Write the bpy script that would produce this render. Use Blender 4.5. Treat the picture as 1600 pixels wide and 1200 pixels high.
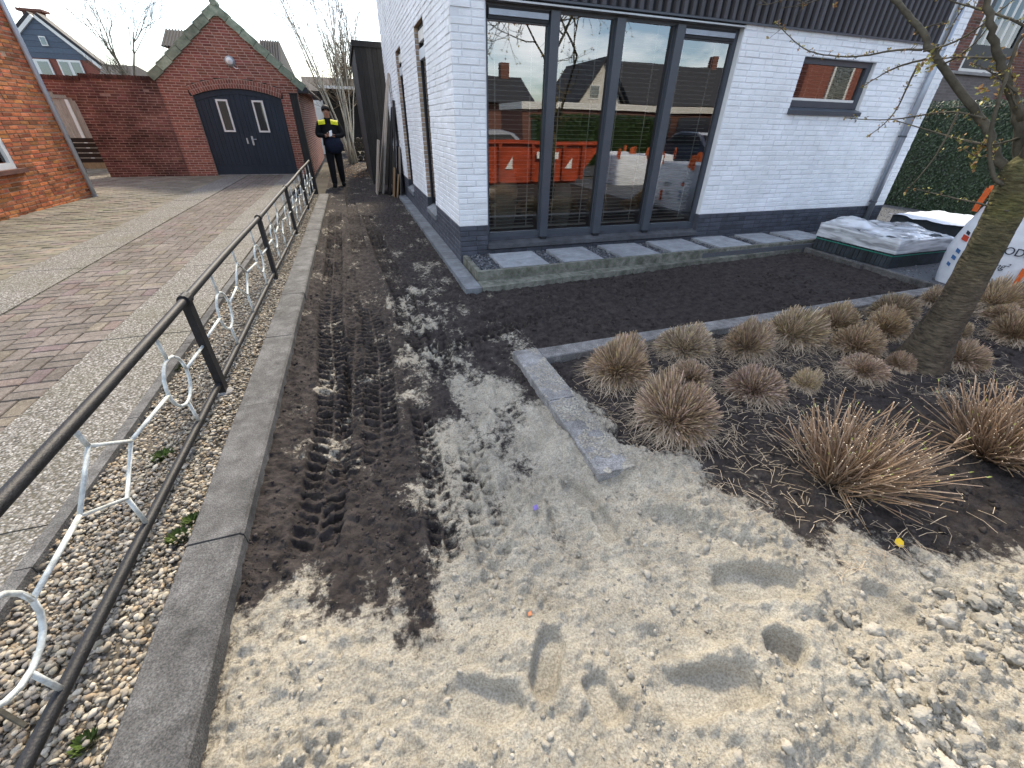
import bpy, math, random
import numpy as np
from mathutils import Matrix, Vector

random.seed(4)
RNG = np.random.default_rng(7)
scene = bpy.context.scene
for o in list(bpy.data.objects):
    bpy.data.objects.remove(o)
COL = scene.collection

# ------------------------------------------------------------------ camera
CAM_H = 1.55
FPX = 641.1                                   # focal length in pixels of a 1600 px wide picture
PIT, ROL, YAW = [math.radians(a) for a in (32.34, 1.25, 19.58)]
_cy, _sy = math.cos(YAW), math.sin(YAW)
FW = np.array([_sy * math.cos(PIT), _cy * math.cos(PIT), -math.sin(PIT)])
_r = np.array([_cy, -_sy, 0.0]); _u = np.cross(_r, FW)
RT = _r * math.cos(ROL) + _u * math.sin(ROL)
UP = -_r * math.sin(ROL) + _u * math.cos(ROL)
CAM = np.array([0.0, 0.0, CAM_H])
cd = bpy.data.cameras.new('camera')
cam = bpy.data.objects.new('camera', cd); COL.objects.link(cam)
cam.matrix_world = Matrix(((RT[0], UP[0], -FW[0], 0), (RT[1], UP[1], -FW[1], 0), (RT[2], UP[2], -FW[2], CAM_H), (0, 0, 0, 1)))
cd.sensor_width = 36.0; cd.lens = FPX / 1600 * 36.0
cd.clip_start = 0.05; cd.clip_end = 900
scene.camera = cam
scene.render.resolution_x = 1024; scene.render.resolution_y = 768

# ------------------------------------------------------------------ sky, sun, exposure
SUN_EL, SUN_AZ = math.radians(43), math.radians(14)      # azimuth measured from +Y towards +X
world = bpy.data.worlds.new('World'); scene.world = world; world.use_nodes = True
wn, wl = world.node_tree.nodes, world.node_tree.links
wn.clear()
w_out = wn.new('ShaderNodeOutputWorld'); w_bg = wn.new('ShaderNodeBackground')
w_bg.inputs['Strength'].default_value = 0.14
w_sky = wn.new('ShaderNodeTexSky'); w_sky.sky_type = 'NISHITA'; w_sky.sun_disc = False
w_sky.sun_elevation = SUN_EL; w_sky.sun_rotation = SUN_AZ
w_sky.air_density = 1.0; w_sky.dust_density = 1.2; w_sky.ozone_density = 1.2
w_tc = wn.new('ShaderNodeTexCoord')
w_map = wn.new('ShaderNodeMapping'); w_map.inputs['Scale'].default_value = (1.0, 1.0, 2.2)
w_no = wn.new('ShaderNodeTexNoise'); w_no.inputs['Scale'].default_value = 2.3; w_no.inputs['Detail'].default_value = 7
w_no.inputs['Roughness'].default_value = 0.55; w_no.inputs['Distortion'].default_value = 0.3
w_rp = wn.new('ShaderNodeValToRGB')
w_rp.color_ramp.elements[0].position = 0.50; w_rp.color_ramp.elements[0].color = (0, 0, 0, 1)
w_rp.color_ramp.elements[1].position = 0.66; w_rp.color_ramp.elements[1].color = (1, 1, 1, 1)
w_cc = wn.new('ShaderNodeValToRGB')                       # thicker cloud is a little greyer
w_cc.color_ramp.elements[0].position = 0.50; w_cc.color_ramp.elements[0].color = (1, 0.98, 0.95, 1)
w_cc.color_ramp.elements[1].position = 0.75; w_cc.color_ramp.elements[1].color = (0.62, 0.64, 0.67, 1)
w_mul = wn.new('ShaderNodeVectorMath'); w_mul.operation = 'SCALE'; w_mul.inputs['Scale'].default_value = 13.0
w_mix = wn.new('ShaderNodeMix'); w_mix.data_type = 'RGBA'
wl.new(w_tc.outputs['Generated'], w_map.inputs['Vector']); wl.new(w_map.outputs['Vector'], w_no.inputs['Vector'])
wl.new(w_no.outputs['Fac'], w_rp.inputs['Fac']); wl.new(w_no.outputs['Fac'], w_cc.inputs['Fac'])
wl.new(w_cc.outputs['Color'], w_mul.inputs[0])
wl.new(w_rp.outputs['Color'], w_mix.inputs['Factor'])
wl.new(w_sky.outputs['Color'], w_mix.inputs['A']); wl.new(w_mul.outputs['Vector'], w_mix.inputs['B'])
wl.new(w_mix.outputs['Result'], w_bg.inputs['Color']); wl.new(w_bg.outputs['Background'], w_out.inputs['Surface'])

sd = bpy.data.lights.new('sun', 'SUN'); sd.energy = 2.4; sd.angle = math.radians(8); sd.color = (1.0, 0.87, 0.66)
sun = bpy.data.objects.new('sun', sd); COL.objects.link(sun)
SDIR = Vector((math.sin(SUN_AZ) * math.cos(SUN_EL), math.cos(SUN_AZ) * math.cos(SUN_EL), math.sin(SUN_EL)))
sun.rotation_euler = SDIR.to_track_quat('Z', 'Y').to_euler(); sun.location = (3, 12, 20)
scene.view_settings.view_transform = 'Standard'; scene.view_settings.look = 'None'
scene.view_settings.exposure = 1.28; scene.view_settings.gamma = 1.0; scene.view_settings.use_curve_mapping = False
scene.render.engine = 'CYCLES'

# ------------------------------------------------------------------ pixel -> place (1600x1200 photograph)
def ray(x, y): return (x - 800) * RT - (y - 600) * UP + FPX * FW
def onz(x, y, z=0.0):
    d = ray(x, y); return CAM + d * ((z - CAM_H) / d[2])
def ony(x, y, Y):
    d = ray(x, y); return CAM + d * (Y / d[1])
def onx(x, y, X):
    d = ray(x, y); return CAM + d * (X / d[0])
def onp(x, y, P, n):
    d = ray(x, y); n = np.asarray(n, float); return CAM + d * (((np.asarray(P) - CAM) @ n) / (d @ n))
def project(P):
    d = np.asarray(P, float) - CAM; k = d @ FW
    return 800 + FPX * (d @ RT) / k, 600 - FPX * (d @ UP) / k, k

# ------------------------------------------------------------------ materials
MATS = {}
def nodes_of(m): return m.node_tree.nodes, m.node_tree.links
def mat(name, col, rough=0.8, var=0.25, scale=8.0, bump=0.0, bscale=60.0, col2=None, metal=0.0, spec=0.3,
        tint=False, coat=0.0, detail=6.0, stretch=None, mott=0.0, mscale=1.6, grain=0.0, gscale=240.0):
    """Principled material: base colour broken up by noise (two scales), optional bump and per-piece tint attribute."""
    m = bpy.data.materials.new(name); m.use_nodes = True; MATS[name] = m
    n, l = nodes_of(m); n.clear()
    out = n.new('ShaderNodeOutputMaterial'); b = n.new('ShaderNodeBsdfPrincipled')
    l.new(b.outputs['BSDF'], out.inputs['Surface'])
    b.inputs['Roughness'].default_value = rough; b.inputs['Metallic'].default_value = metal
    b.inputs['Specular IOR Level'].default_value = spec; b.inputs['Coat Weight'].default_value = coat
    geo = n.new('ShaderNodeNewGeometry'); src = geo.outputs['Position']
    if stretch:
        mp = n.new('ShaderNodeMapping'); mp.inputs['Scale'].default_value = stretch
        l.new(src, mp.inputs['Vector']); src = mp.outputs['Vector']
    no = n.new('ShaderNodeTexNoise'); no.inputs['Scale'].default_value = scale; no.inputs['Detail'].default_value = detail
    no.inputs['Roughness'].default_value = 0.65
    l.new(src, no.inputs['Vector'])
    rp = n.new('ShaderNodeValToRGB')
    c = np.array(col); c2 = np.array(col2) if col2 is not None else np.clip(c * (1 + var), 0, 1)
    c1 = c * (1 - var) if col2 is None else c
    rp.color_ramp.elements[0].position = 0.32; rp.color_ramp.elements[0].color = (*c1, 1)
    rp.color_ramp.elements[1].position = 0.68; rp.color_ramp.elements[1].color = (*c2, 1)
    l.new(no.outputs['Fac'], rp.inputs['Fac']); colour = rp.outputs['Color']
    if mott > 0:                                          # broad stains
        mn = n.new('ShaderNodeTexNoise'); mn.inputs['Scale'].default_value = mscale; mn.inputs['Detail'].default_value = 7; mn.inputs['Roughness'].default_value = 0.7
        l.new(geo.outputs['Position'], mn.inputs['Vector'])
        mr = n.new('ShaderNodeValToRGB'); mr.color_ramp.elements[0].position = 0.36; mr.color_ramp.elements[1].position = 0.62
        a = 1 - mott; mr.color_ramp.elements[0].color = (a, a, a * 0.98, 1); mr.color_ramp.elements[1].color = (1.12, 1.12, 1.12, 1)
        l.new(mn.outputs['Fac'], mr.inputs['Fac'])
        mm = n.new('ShaderNodeMix'); mm.data_type = 'RGBA'; mm.blend_type = 'MULTIPLY'; mm.inputs['Factor'].default_value = 1.0
        l.new(colour, mm.inputs['A']); l.new(mr.outputs['Color'], mm.inputs['B']); colour = mm.outputs['Result']
    if grain > 0:                                         # fine speckle of the material itself
        gn = n.new('ShaderNodeTexNoise'); gn.inputs['Scale'].default_value = gscale; gn.inputs['Detail'].default_value = 2
        l.new(geo.outputs['Position'], gn.inputs['Vector'])
        gr = n.new('ShaderNodeValToRGB'); gr.color_ramp.elements[0].position = 0.34; gr.color_ramp.elements[1].position = 0.66
        a = 1 - grain; gr.color_ramp.elements[0].color = (a, a, a, 1); a = 1 + grain * 0.7; gr.color_ramp.elements[1].color = (a, a, a, 1)
        l.new(gn.outputs['Fac'], gr.inputs['Fac'])
        gm = n.new('ShaderNodeMix'); gm.data_type = 'RGBA'; gm.blend_type = 'MULTIPLY'; gm.inputs['Factor'].default_value = 1.0
        l.new(colour, gm.inputs['A']); l.new(gr.outputs['Color'], gm.inputs['B']); colour = gm.outputs['Result']
    if tint:
        at = n.new('ShaderNodeAttribute'); at.attribute_name = 'tint'
        mx = n.new('ShaderNodeMix'); mx.data_type = 'RGBA'; mx.blend_type = 'MULTIPLY'; mx.inputs['Factor'].default_value = 1.0
        l.new(colour, mx.inputs['A']); l.new(at.outputs['Color'], mx.inputs['B']); colour = mx.outputs['Result']
    l.new(colour, b.inputs['Base Color'])
    if bump > 0:
        bn = n.new('ShaderNodeTexNoise'); bn.inputs['Scale'].default_value = bscale; bn.inputs['Detail'].default_value = 5
        l.new(src, bn.inputs['Vector'])
        bp = n.new('ShaderNodeBump'); bp.inputs['Strength'].default_value = 1.0; bp.inputs['Distance'].default_value = bump
        l.new(bn.outputs['Fac'], bp.inputs['Height']); l.new(bp.outputs['Normal'], b.inputs['Normal'])
    return m

def aggregate_mat(name, stops, scale, bump=0.002, rough=0.85, dirt=(0.10, 0.09, 0.07)):
    """Exposed-aggregate concrete: small rounded pebbles of mixed colour in a paste."""
    m = bpy.data.materials.new(name); m.use_nodes = True; MATS[name] = m
    n, l = nodes_of(m); n.clear()
    out = n.new('ShaderNodeOutputMaterial'); b = n.new('ShaderNodeBsdfPrincipled'); l.new(b.outputs['BSDF'], out.inputs['Surface'])
    b.inputs['Roughness'].default_value = rough; b.inputs['Specular IOR Level'].default_value = 0.25
    geo = n.new('ShaderNodeNewGeometry')
    v = n.new('ShaderNodeTexVoronoi'); v.inputs['Scale'].default_value = scale
    l.new(geo.outputs['Position'], v.inputs['Vector'])
    sep = n.new('ShaderNodeSeparateColor'); l.new(v.outputs['Color'], sep.inputs['Color'])
    rp = n.new('ShaderNodeValToRGB'); e = rp.color_ramp.elements
    e[0].position = 0; e[0].color = (*stops[0], 1); e[1].position = 1; e[1].color = (*stops[-1], 1)
    for i, s in enumerate(stops[1:-1]):
        x = e.new((i + 1) / (len(stops) - 1)); x.color = (*s, 1)
    l.new(sep.outputs['Red'], rp.inputs['Fac'])
    edge = n.new('ShaderNodeMapRange'); edge.inputs['From Min'].default_value = 0.45; edge.inputs['From Max'].default_value = 0.75
    l.new(v.outputs['Distance'], edge.inputs['Value'])
    mx = n.new('ShaderNodeMix'); mx.data_type = 'RGBA'; l.new(edge.outputs['Result'], mx.inputs['Factor'])
    l.new(rp.outputs['Color'], mx.inputs['A']); mx.inputs['B'].default_value = (*dirt, 1)
    no = n.new('ShaderNodeTexNoise'); no.inputs['Scale'].default_value = 1.7; no.inputs['Detail'].default_value = 5
    l.new(geo.outputs['Position'], no.inputs['Vector'])
    r2 = n.new('ShaderNodeMapRange'); r2.inputs['From Min'].default_value = 0.45; r2.inputs['From Max'].default_value = 0.8
    r2.inputs['To Max'].default_value = 0.55
    l.new(no.outputs['Fac'], r2.inputs['Value'])
    m2 = n.new('ShaderNodeMix'); m2.data_type = 'RGBA'; l.new(r2.outputs['Result'], m2.inputs['Factor'])
    l.new(mx.outputs['Result'], m2.inputs['A']); m2.inputs['B'].default_value = (dirt[0] * 1.3, dirt[1] * 1.35, dirt[2] * 1.1, 1)
    l.new(m2.outputs['Result'], b.inputs['Base Color'])
    inv = n.new('ShaderNodeMath'); inv.operation = 'SUBTRACT'; inv.inputs[0].default_value = 1.0
    l.new(v.outputs['Distance'], inv.inputs[1])
    bp = n.new('ShaderNodeBump'); bp.inputs['Distance'].default_value = bump; bp.inputs['Strength'].default_value = 1.0
    l.new(inv.outputs['Value'], bp.inputs['Height']); l.new(bp.outputs['Normal'], b.inputs['Normal'])
    return m

def glass_mat(name, ior=2.1, tint=(0.80, 0.84, 0.84)):
    m = bpy.data.materials.new(name); m.use_nodes = True; MATS[name] = m
    n, l = nodes_of(m); n.clear()
    out = n.new('ShaderNodeOutputMaterial'); mix = n.new('ShaderNodeMixShader')
    gl = n.new('ShaderNodeBsdfGlossy'); gl.inputs['Roughness'].default_value = 0.0; gl.inputs['Color'].default_value = (1, 1, 1, 1)
    tr = n.new('ShaderNodeBsdfTransparent'); tr.inputs['Color'].default_value = (*tint, 1)
    fr = n.new('ShaderNodeFresnel'); fr.inputs['IOR'].default_value = ior
    geo = n.new('ShaderNodeNewGeometry'); no = n.new('ShaderNodeTexNoise'); no.inputs['Scale'].default_value = 1.1
    no.inputs['Detail'].default_value = 1
    bp = n.new('ShaderNodeBump'); bp.inputs['Distance'].default_value = 0.004; bp.inputs['Strength'].default_value = 0.5
    l.new(geo.outputs['Position'], no.inputs['Vector']); l.new(no.outputs['Fac'], bp.inputs['Height'])
    l.new(bp.outputs['Normal'], gl.inputs['Normal'])
    l.new(fr.outputs['Fac'], mix.inputs['Fac']); l.new(tr.outputs['BSDF'], mix.inputs[1]); l.new(gl.outputs['BSDF'], mix.inputs[2])
    l.new(mix.outputs['Shader'], out.inputs['Surface'])
    return m

# ------------------------------------------------------------------ mesh builder
QUADBOX = np.array([[0, 3, 2, 1], [4, 5, 6, 7], [0, 1, 5, 4], [1, 2, 6, 5], [2, 3, 7, 6], [3, 0, 4, 7]])
class MB:
    def __init__(s): s.v = []; s.q = []; s.t = []; s.n = []; s.c = 0; s.tint = []
    def add(s, V, quads=None, tris=None, ngons=None, tint=None):
        V = np.asarray(V, float).reshape(-1, 3)
        if quads is not None and len(quads): s.q.append(np.asarray(quads, int).reshape(-1, 4) + s.c)
        if tris is not None and len(tris): s.t.append(np.asarray(tris, int).reshape(-1, 3) + s.c)
        if ngons is not None:
            for g in ngons: s.n.append([int(i) + s.c for i in g])
        if tint is None: tint = np.ones((len(V), 3))
        s.tint.append(np.broadcast_to(np.asarray(tint, float), (len(V), 3)))
        s.v.append(V); s.c += len(V); return s
    def box(s, a, b, tint=None):
        x0, y0, z0 = np.minimum(a, b); x1, y1, z1 = np.maximum(a, b)
        return s.add([[x0, y0, z0], [x1, y0, z0], [x1, y1, z0], [x0, y1, z0], [x0, y0, z1], [x1, y0, z1], [x1, y1, z1], [x0, y1, z1]], QUADBOX, tint=tint)
    def obox(s, c, U, V, W, tint=None):
        """oriented box: centre and three half-extent vectors"""
        c, U, V, W = [np.asarray(k, float) for k in (c, U, V, W)]
        P = [c + a * U + b * V + d * W for d in (-1, 1) for a, b in ((-1, -1), (1, -1), (1, 1), (-1, 1))]
        q = QUADBOX if np.dot(np.cross(U, V), W) > 0 else QUADBOX[:, ::-1]
        return s.add(P, q, tint=tint)
    def prism(s, poly, vec, tint=None):
        """planar polygon (n,3) extruded by vec"""
        P = np.asarray(poly, float); n = len(P); vec = np.asarray(vec, float)
        V = np.vstack([P, P + vec])
        nrm = np.zeros(3)
        for i in range(n): nrm += np.cross(P[i], P[(i + 1) % n])
        side = [[i, (i + 1) % n, (i + 1) % n + n, i + n] for i in range(n)]
        bot, top = list(range(n))[::-1], list(range(n, 2 * n))
        if nrm @ vec < 0: side = [f[::-1] for f in side]; bot, top = bot[::-1], top[::-1]
        return s.add(V, side, ngons=[bot, top], tint=tint)
    def tube(s, pts, rad, seg=6, cap=True, tint=None):
        P = np.asarray(pts, float); n = len(P)
        R = np.full(n, rad, float) if np.isscalar(rad) else np.asarray(rad, float)
        T = np.gradient(P, axis=0); T /= np.linalg.norm(T, axis=1)[:, None] + 1e-12
        a = np.array([0, 0, 1.0]) if abs(T[0][2]) < 0.9 else np.array([1.0, 0, 0])
        A = np.cross(T[0], a); A /= np.linalg.norm(A)
        ang = np.arange(seg) * 2 * np.pi / seg; V = []
        for i in range(n):
            A = A - T[i] * (A @ T[i]); A /= np.linalg.norm(A) + 1e-12
            B = np.cross(T[i], A)
            V.append(P[i] + R[i] * (np.cos(ang)[:, None] * A + np.sin(ang)[:, None] * B))
        V = np.vstack(V); q = []
        for i in range(n - 1):
            for j in range(seg):
                k = (j + 1) % seg; q.append([i * seg + j, i * seg + k, (i + 1) * seg + k, (i + 1) * seg + j])
        ng = [list(range(seg))[::-1], list(range((n - 1) * seg, n * seg))] if cap else None
        return s.add(V, q, ngons=ng, tint=tint)
    def lathe(s, prof, c, seg=20, axis=2, tint=None):
        """profile [(r, h)] turned about an axis through c"""
        prof = np.asarray(prof, float); ang = np.arange(seg) * 2 * np.pi / seg; V = []
        for r, h in prof:
            p = np.zeros((seg, 3)); p[:, (axis + 1) % 3] = r * np.cos(ang); p[:, (axis + 2) % 3] = r * np.sin(ang); p[:, axis] = h; V.append(p)
        V = np.vstack(V) + np.asarray(c, float); n = len(prof); q = []
        for i in range(n - 1):
            for j in range(seg):
                k = (j + 1) % seg; q.append([i * seg + j, i * seg + k, (i + 1) * seg + k, (i + 1) * seg + j])
        return s.add(V, q, ngons=[list(range(seg))[::-1], list(range((n - 1) * seg, n * seg))], tint=tint)
    def scatter(s, bv, bf, M, T, tint=None):
        """N copies of a small triangle/quad mesh: M (N,3,3), T (N,3), tint (N,3)"""
        bv = np.asarray(bv, float); bf = np.asarray(bf, int); N = len(T); k = len(bv)
        if N == 0: return s
        V = (np.einsum('nij,kj->nki', M, bv) + np.asarray(T)[:, None, :]).reshape(-1, 3)
        Fa = (bf[None] + (np.arange(N) * k)[:, None, None]).reshape(-1, bf.shape[1])
        tt = None if tint is None else np.repeat(np.asarray(tint, float), k, axis=0)
        return s.add(V, quads=Fa if bf.shape[1] == 4 else None, tris=Fa if bf.shape[1] == 3 else None, tint=tt)
    def mesh(s, name, origin=(0, 0, 0), smooth=False):
        V = np.vstack(s.v) - np.asarray(origin, float)
        q = np.vstack(s.q) if s.q else np.zeros((0, 4), int); t = np.vstack(s.t) if s.t else np.zeros((0, 3), int)
        tot = np.concatenate([np.full(len(q), 4), np.full(len(t), 3), np.array([len(g) for g in s.n], int)]).astype(np.int32)
        ng = np.array([i for g in s.n for i in g], int)
        lv = np.concatenate([q.ravel(), t.ravel(), ng]).astype(np.int32)
        me = bpy.data.meshes.new(name)
        me.vertices.add(len(V)); me.vertices.foreach_set('co', V.astype(np.float32).ravel())
        me.loops.add(len(lv)); me.loops.foreach_set('vertex_index', lv)
        me.polygons.add(len(tot)); me.polygons.foreach_set('loop_start', np.concatenate([[0], np.cumsum(tot)[:-1]]).astype(np.int32))
        me.polygons.foreach_set('loop_total', tot)
        me.polygons.foreach_set('use_smooth', np.full(len(tot), smooth))
        tn = np.vstack(s.tint); at = me.attributes.new('tint', 'FLOAT_COLOR', 'POINT')
        at.data.foreach_set('color', np.hstack([tn, np.ones((len(tn), 1))]).astype(np.float32).ravel())
        me.update(calc_edges=True)
        return me
    def build(s, name, m, parent=None, origin=None, smooth=False, **kw):
        if origin is None:
            A = np.vstack(s.v); lo, hi = A.min(0), A.max(0); origin = np.array([(lo[0] + hi[0]) / 2, (lo[1] + hi[1]) / 2, lo[2]])
        me = s.mesh(name, origin, smooth)
        for k in (m if isinstance(m, (list, tuple)) else [m]): me.materials.append(MATS[k] if isinstance(k, str) else k)
        return place(name, me, origin, parent, **kw)

WO = {}
def place(name, data, origin, parent=None, rot=None, label=None, cat=None, group=None, kind=None):
    o = bpy.data.objects.new(name, data); COL.objects.link(o)
    origin = np.asarray(origin, float); WO[o] = origin
    if parent is not None:
        o.parent = parent; o.location = origin - WO[parent]
    else: o.location = origin
    if rot is not None: o.rotation_euler = rot
    if label: o['label'] = label
    if cat: o['category'] = cat
    if group: o['group'] = group
    if kind: o['kind'] = kind
    return o
def thing(name, loc, label, cat, group=None): return place(name, None, loc, None, label=label, cat=cat, group=group)
def setting(name, loc=(0, 0, 0)): return place(name, None, loc, kind='structure')

# ------------------------------------------------------------------ numpy noise
def _hash(ix, iy, seed):
    h = (ix.astype(np.int64) * 374761393 + iy.astype(np.int64) * 668265263 + seed * 974634301) & 0xffffffff
    h = ((h ^ (h >> 13)) * 1274126177) & 0xffffffff
    return ((h ^ (h >> 16)) & 0xffffff) / float(0xffffff)
def vnoise(x, y, seed=0):
    ix, iy = np.floor(x), np.floor(y); fx, fy = x - ix, y - iy
    fx = fx * fx * fx * (fx * (fx * 6 - 15) + 10); fy = fy * fy * fy * (fy * (fy * 6 - 15) + 10)
    a, b = _hash(ix, iy, seed), _hash(ix + 1, iy, seed); c, d = _hash(ix, iy + 1, seed), _hash(ix + 1, iy + 1, seed)
    return (a + (b - a) * fx) + ((c + (d - c) * fx) - (a + (b - a) * fx)) * fy
def fbm(x, y, oct=4, seed=0, gain=0.5):
    s = 0; a = 1; n = 0
    for i in range(oct):
        s = s + a * (vnoise(x * 2 ** i + 17.3 * i, y * 2 ** i - 9.1 * i, seed + i) - 0.5); n += a; a *= gain
    return s / n * 2
def worley(x, y, seed=0):
    ix, iy = np.floor(x), np.floor(y); best = np.full(x.shape, 9.0); sec = np.full(x.shape, 9.0); val = np.zeros(x.shape)
    for dx in (-1, 0, 1):
        for dy in (-1, 0, 1):
            cx, cy = ix + dx, iy + dy
            d = (cx + _hash(cx, cy, seed) - x) ** 2 + (cy + _hash(cx, cy, seed + 5) - y) ** 2
            m = d < best; sec = np.where(m, best, np.minimum(sec, d)); val = np.where(m, _hash(cx, cy, seed + 9), val); best = np.where(m, d, best)
    return np.sqrt(best), np.sqrt(sec), val
def polydist(X, Y, P):
    """signed distance to a closed polygon, positive inside"""
    P = np.asarray(P, float); d = np.full(X.shape, 1e9); ins = np.zeros(X.shape, bool); n = len(P)
    for i in range(n):
        a, b = P[i], P[(i + 1) % n]; e = b - a
        t = np.clip(((X - a[0]) * e[0] + (Y - a[1]) * e[1]) / (e @ e + 1e-12), 0, 1)
        d = np.minimum(d, (X - a[0] - t * e[0]) ** 2 + (Y - a[1] - t * e[1]) ** 2)
        c = (a[1] > Y) != (b[1] > Y)
        ins ^= c & (X < (b[0] - a[0]) * (Y - a[1]) / (b[1] - a[1] + 1e-12) + a[0])
    return np.where(ins, 1, -1) * np.sqrt(d)
def sstep(a, b, x):
    t = np.clip((x - a) / (b - a), 0, 1); return t * t * (3 - 2 * t)
def ico(sub=0):
    t = (1 + 5 ** 0.5) / 2
    V = [np.array(v, float) / math.sqrt(1 + t * t) for v in ((-1, t, 0), (1, t, 0), (-1, -t, 0), (1, -t, 0), (0, -1, t), (0, 1, t), (0, -1, -t), (0, 1, -t), (t, 0, -1), (t, 0, 1), (-t, 0, -1), (-t, 0, 1))]
    Fc = [(0, 11, 5), (0, 5, 1), (0, 1, 7), (0, 7, 10), (0, 10, 11), (1, 5, 9), (5, 11, 4), (11, 10, 2), (10, 7, 6), (7, 1, 8), (3, 9, 4), (3, 4, 2), (3, 2, 6), (3, 6, 8), (3, 8, 9), (4, 9, 5), (2, 4, 11), (6, 2, 10), (8, 6, 7), (9, 8, 1)]
    for _ in range(sub):
        mid = {}; N = []
        def m(a, b):
            k = (min(a, b), max(a, b))
            if k not in mid:
                p = V[a] + V[b]; V.append(p / np.linalg.norm(p)); mid[k] = len(V) - 1
            return mid[k]
        for a, b, c in Fc:
            x, y, z = m(a, b), m(b, c), m(c, a); N += [(a, x, z), (b, y, x), (c, z, y), (x, y, z)]
        Fc = N
    return np.array(V), np.array(Fc)
def rotmats(n, rng, tilt=1.0):
    """random rotations: spin about z, then a tilt"""
    a = rng.uniform(0, 2 * np.pi, n); b = rng.normal(0, tilt, n); c = rng.uniform(0, 2 * np.pi, n)
    def Rz(t):
        M = np.zeros((n, 3, 3)); M[:, 0, 0] = np.cos(t); M[:, 0, 1] = -np.sin(t); M[:, 1, 0] = np.sin(t); M[:, 1, 1] = np.cos(t); M[:, 2, 2] = 1; return M
    Rx = np.zeros((n, 3, 3)); Rx[:, 0, 0] = 1; Rx[:, 1, 1] = np.cos(b); Rx[:, 1, 2] = -np.sin(b); Rx[:, 2, 1] = np.sin(b); Rx[:, 2, 2] = np.cos(b)
    return Rz(a) @ Rx @ Rz(c)
def scaled(M, S): return M * S[:, None, :]          # per-axis scale before the rotation

# ================================================================== materials used
mat('white_paint', (0.78, 0.805, 0.84), 0.55, 0.04, 3.0, 0.0035, 90, spec=0.35, tint=True, mott=0.05)
mat('white_joint', (0.69, 0.72, 0.755), 0.7, 0.06, 3.0, 0.002, 60)
mat('plinth_paint', (0.060, 0.066, 0.084), 0.55, 0.3, 6, 0.0025, 70, tint=True)
mat('plinth_joint', (0.045, 0.05, 0.062), 0.7, 0.2, 6)
mat('frame_grey', (0.055, 0.065, 0.082), 0.35, 0.10, 4, spec=0.5)
mat('frame_dark', (0.016, 0.018, 0.022), 0.45, 0.2, 5)
mat('aluminium', (0.42, 0.43, 0.44), 0.35, 0.08, 8, metal=0.7)
mat('cladding', (0.068, 0.067, 0.074), 0.6, 0.35, 9, 0.001, 40, stretch=(1, 1, 0.12))
mat('zinc', (0.30, 0.33, 0.38), 0.35, 0.10, 6, metal=0.55)
mat('zinc_light', (0.50, 0.54, 0.60), 0.4, 0.08, 6, metal=0.3)
mat('orange_brick', (0.42, 0.135, 0.052), 0.85, 0.25, 14, 0.004, 60, tint=True)
mat('orange_mortar', (0.40, 0.26, 0.17), 0.95, 0.2, 10, 0.003, 80)
mat('red_brick', (0.22, 0.080, 0.058), 0.85, 0.28, 14, 0.003, 60, tint=True)
mat('red_mortar', (0.42, 0.31, 0.25), 0.95, 0.15, 10, 0.003, 80)
mat('dirty_brick', (0.120, 0.050, 0.040), 0.9, 0.45, 2.4, 0.003, 60, tint=True, mott=0.45, mscale=0.9)
mat('dirty_mortar', (0.25, 0.17, 0.14), 0.95, 0.4, 2.4, 0.003, 80)
mat('brown_brick', (0.14, 0.065, 0.048), 0.85, 0.25, 12, 0.003, 60, tint=True)
mat('grey_brick', (0.15, 0.135, 0.13), 0.85, 0.12, 8, 0.003, 60, tint=True)
mat('grey_mortar', (0.20, 0.18, 0.17), 0.95, 0.15, 10)
mat('raw_brick', (0.42, 0.33, 0.26), 0.85, 0.2, 14, 0.002, 60, tint=True)
mat('door_blue', (0.016, 0.026, 0.040), 0.5, 0.25, 12, 0.0006, 50, stretch=(1, 1, 0.15))
mat('white_wood', (0.66, 0.66, 0.63), 0.5, 0.06, 8)
mat('green_tile', (0.135, 0.19, 0.135), 0.6, 0.35, 9, 0.003, 40, col2=(0.29, 0.33, 0.25), tint=True, mott=0.35, mscale=3)
mat('roof_tile', (0.085, 0.075, 0.07), 0.75, 0.3, 9, 0.003, 40, tint=True)
mat('roof_dark', (0.030, 0.030, 0.033), 0.7, 0.3, 7, tint=True)
mat('blue_board', (0.075, 0.098, 0.135), 0.6, 0.15, 6, tint=True)  # far gable's blue made paler, with the distance haze put into the colour
mat('concrete', (0.19, 0.185, 0.18), 0.9, 0.3, 9, 0.002, 140, col2=(0.33, 0.325, 0.32))
mat('concrete_kerb', (0.090, 0.087, 0.085), 0.9, 0.3, 14, 0.004, 130, col2=(0.175, 0.171, 0.166), tint=True, mott=0.45, mscale=3.2, grain=0.42, gscale=190)
mat('concrete_moss', (0.105, 0.112, 0.085), 0.92, 0.3, 12, 0.003, 120, col2=(0.225, 0.225, 0.195), tint=True, mott=0.4, mscale=3, grain=0.3)
mat('pale_slab', (0.30, 0.32, 0.35), 0.8, 0.14, 14, 0.0012, 120, tint=True, mott=0.25, mscale=4, grain=0.15)
mat('bluestone', (0.17, 0.185, 0.20), 0.7, 0.25, 9, 0.0012, 120, tint=True, mott=0.3, mscale=3)
mat('dark_sill', (0.075, 0.08, 0.09), 0.65, 0.3, 8, 0.001, 120, mott=0.3)
mat('iron_black', (0.012, 0.012, 0.014), 0.55, 0.5, 30, 0.0016, 150, spec=0.4, mott=0.4, mscale=12, grain=0.4)
mat('wire_white', (0.60, 0.63, 0.61), 0.6, 0.12, 40, 0.001, 160, mott=0.35, mscale=22)
mat('pebble', (0.36, 0.335, 0.290), 0.62, 0.2, 120, spec=0.35, tint=True)
mat('basalt', (0.085, 0.09, 0.10), 0.75, 0.3, 90, tint=True)
mat('joint_sand', (0.10, 0.085, 0.060), 0.95, 0.4, 12, 0.003, 120)
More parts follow.
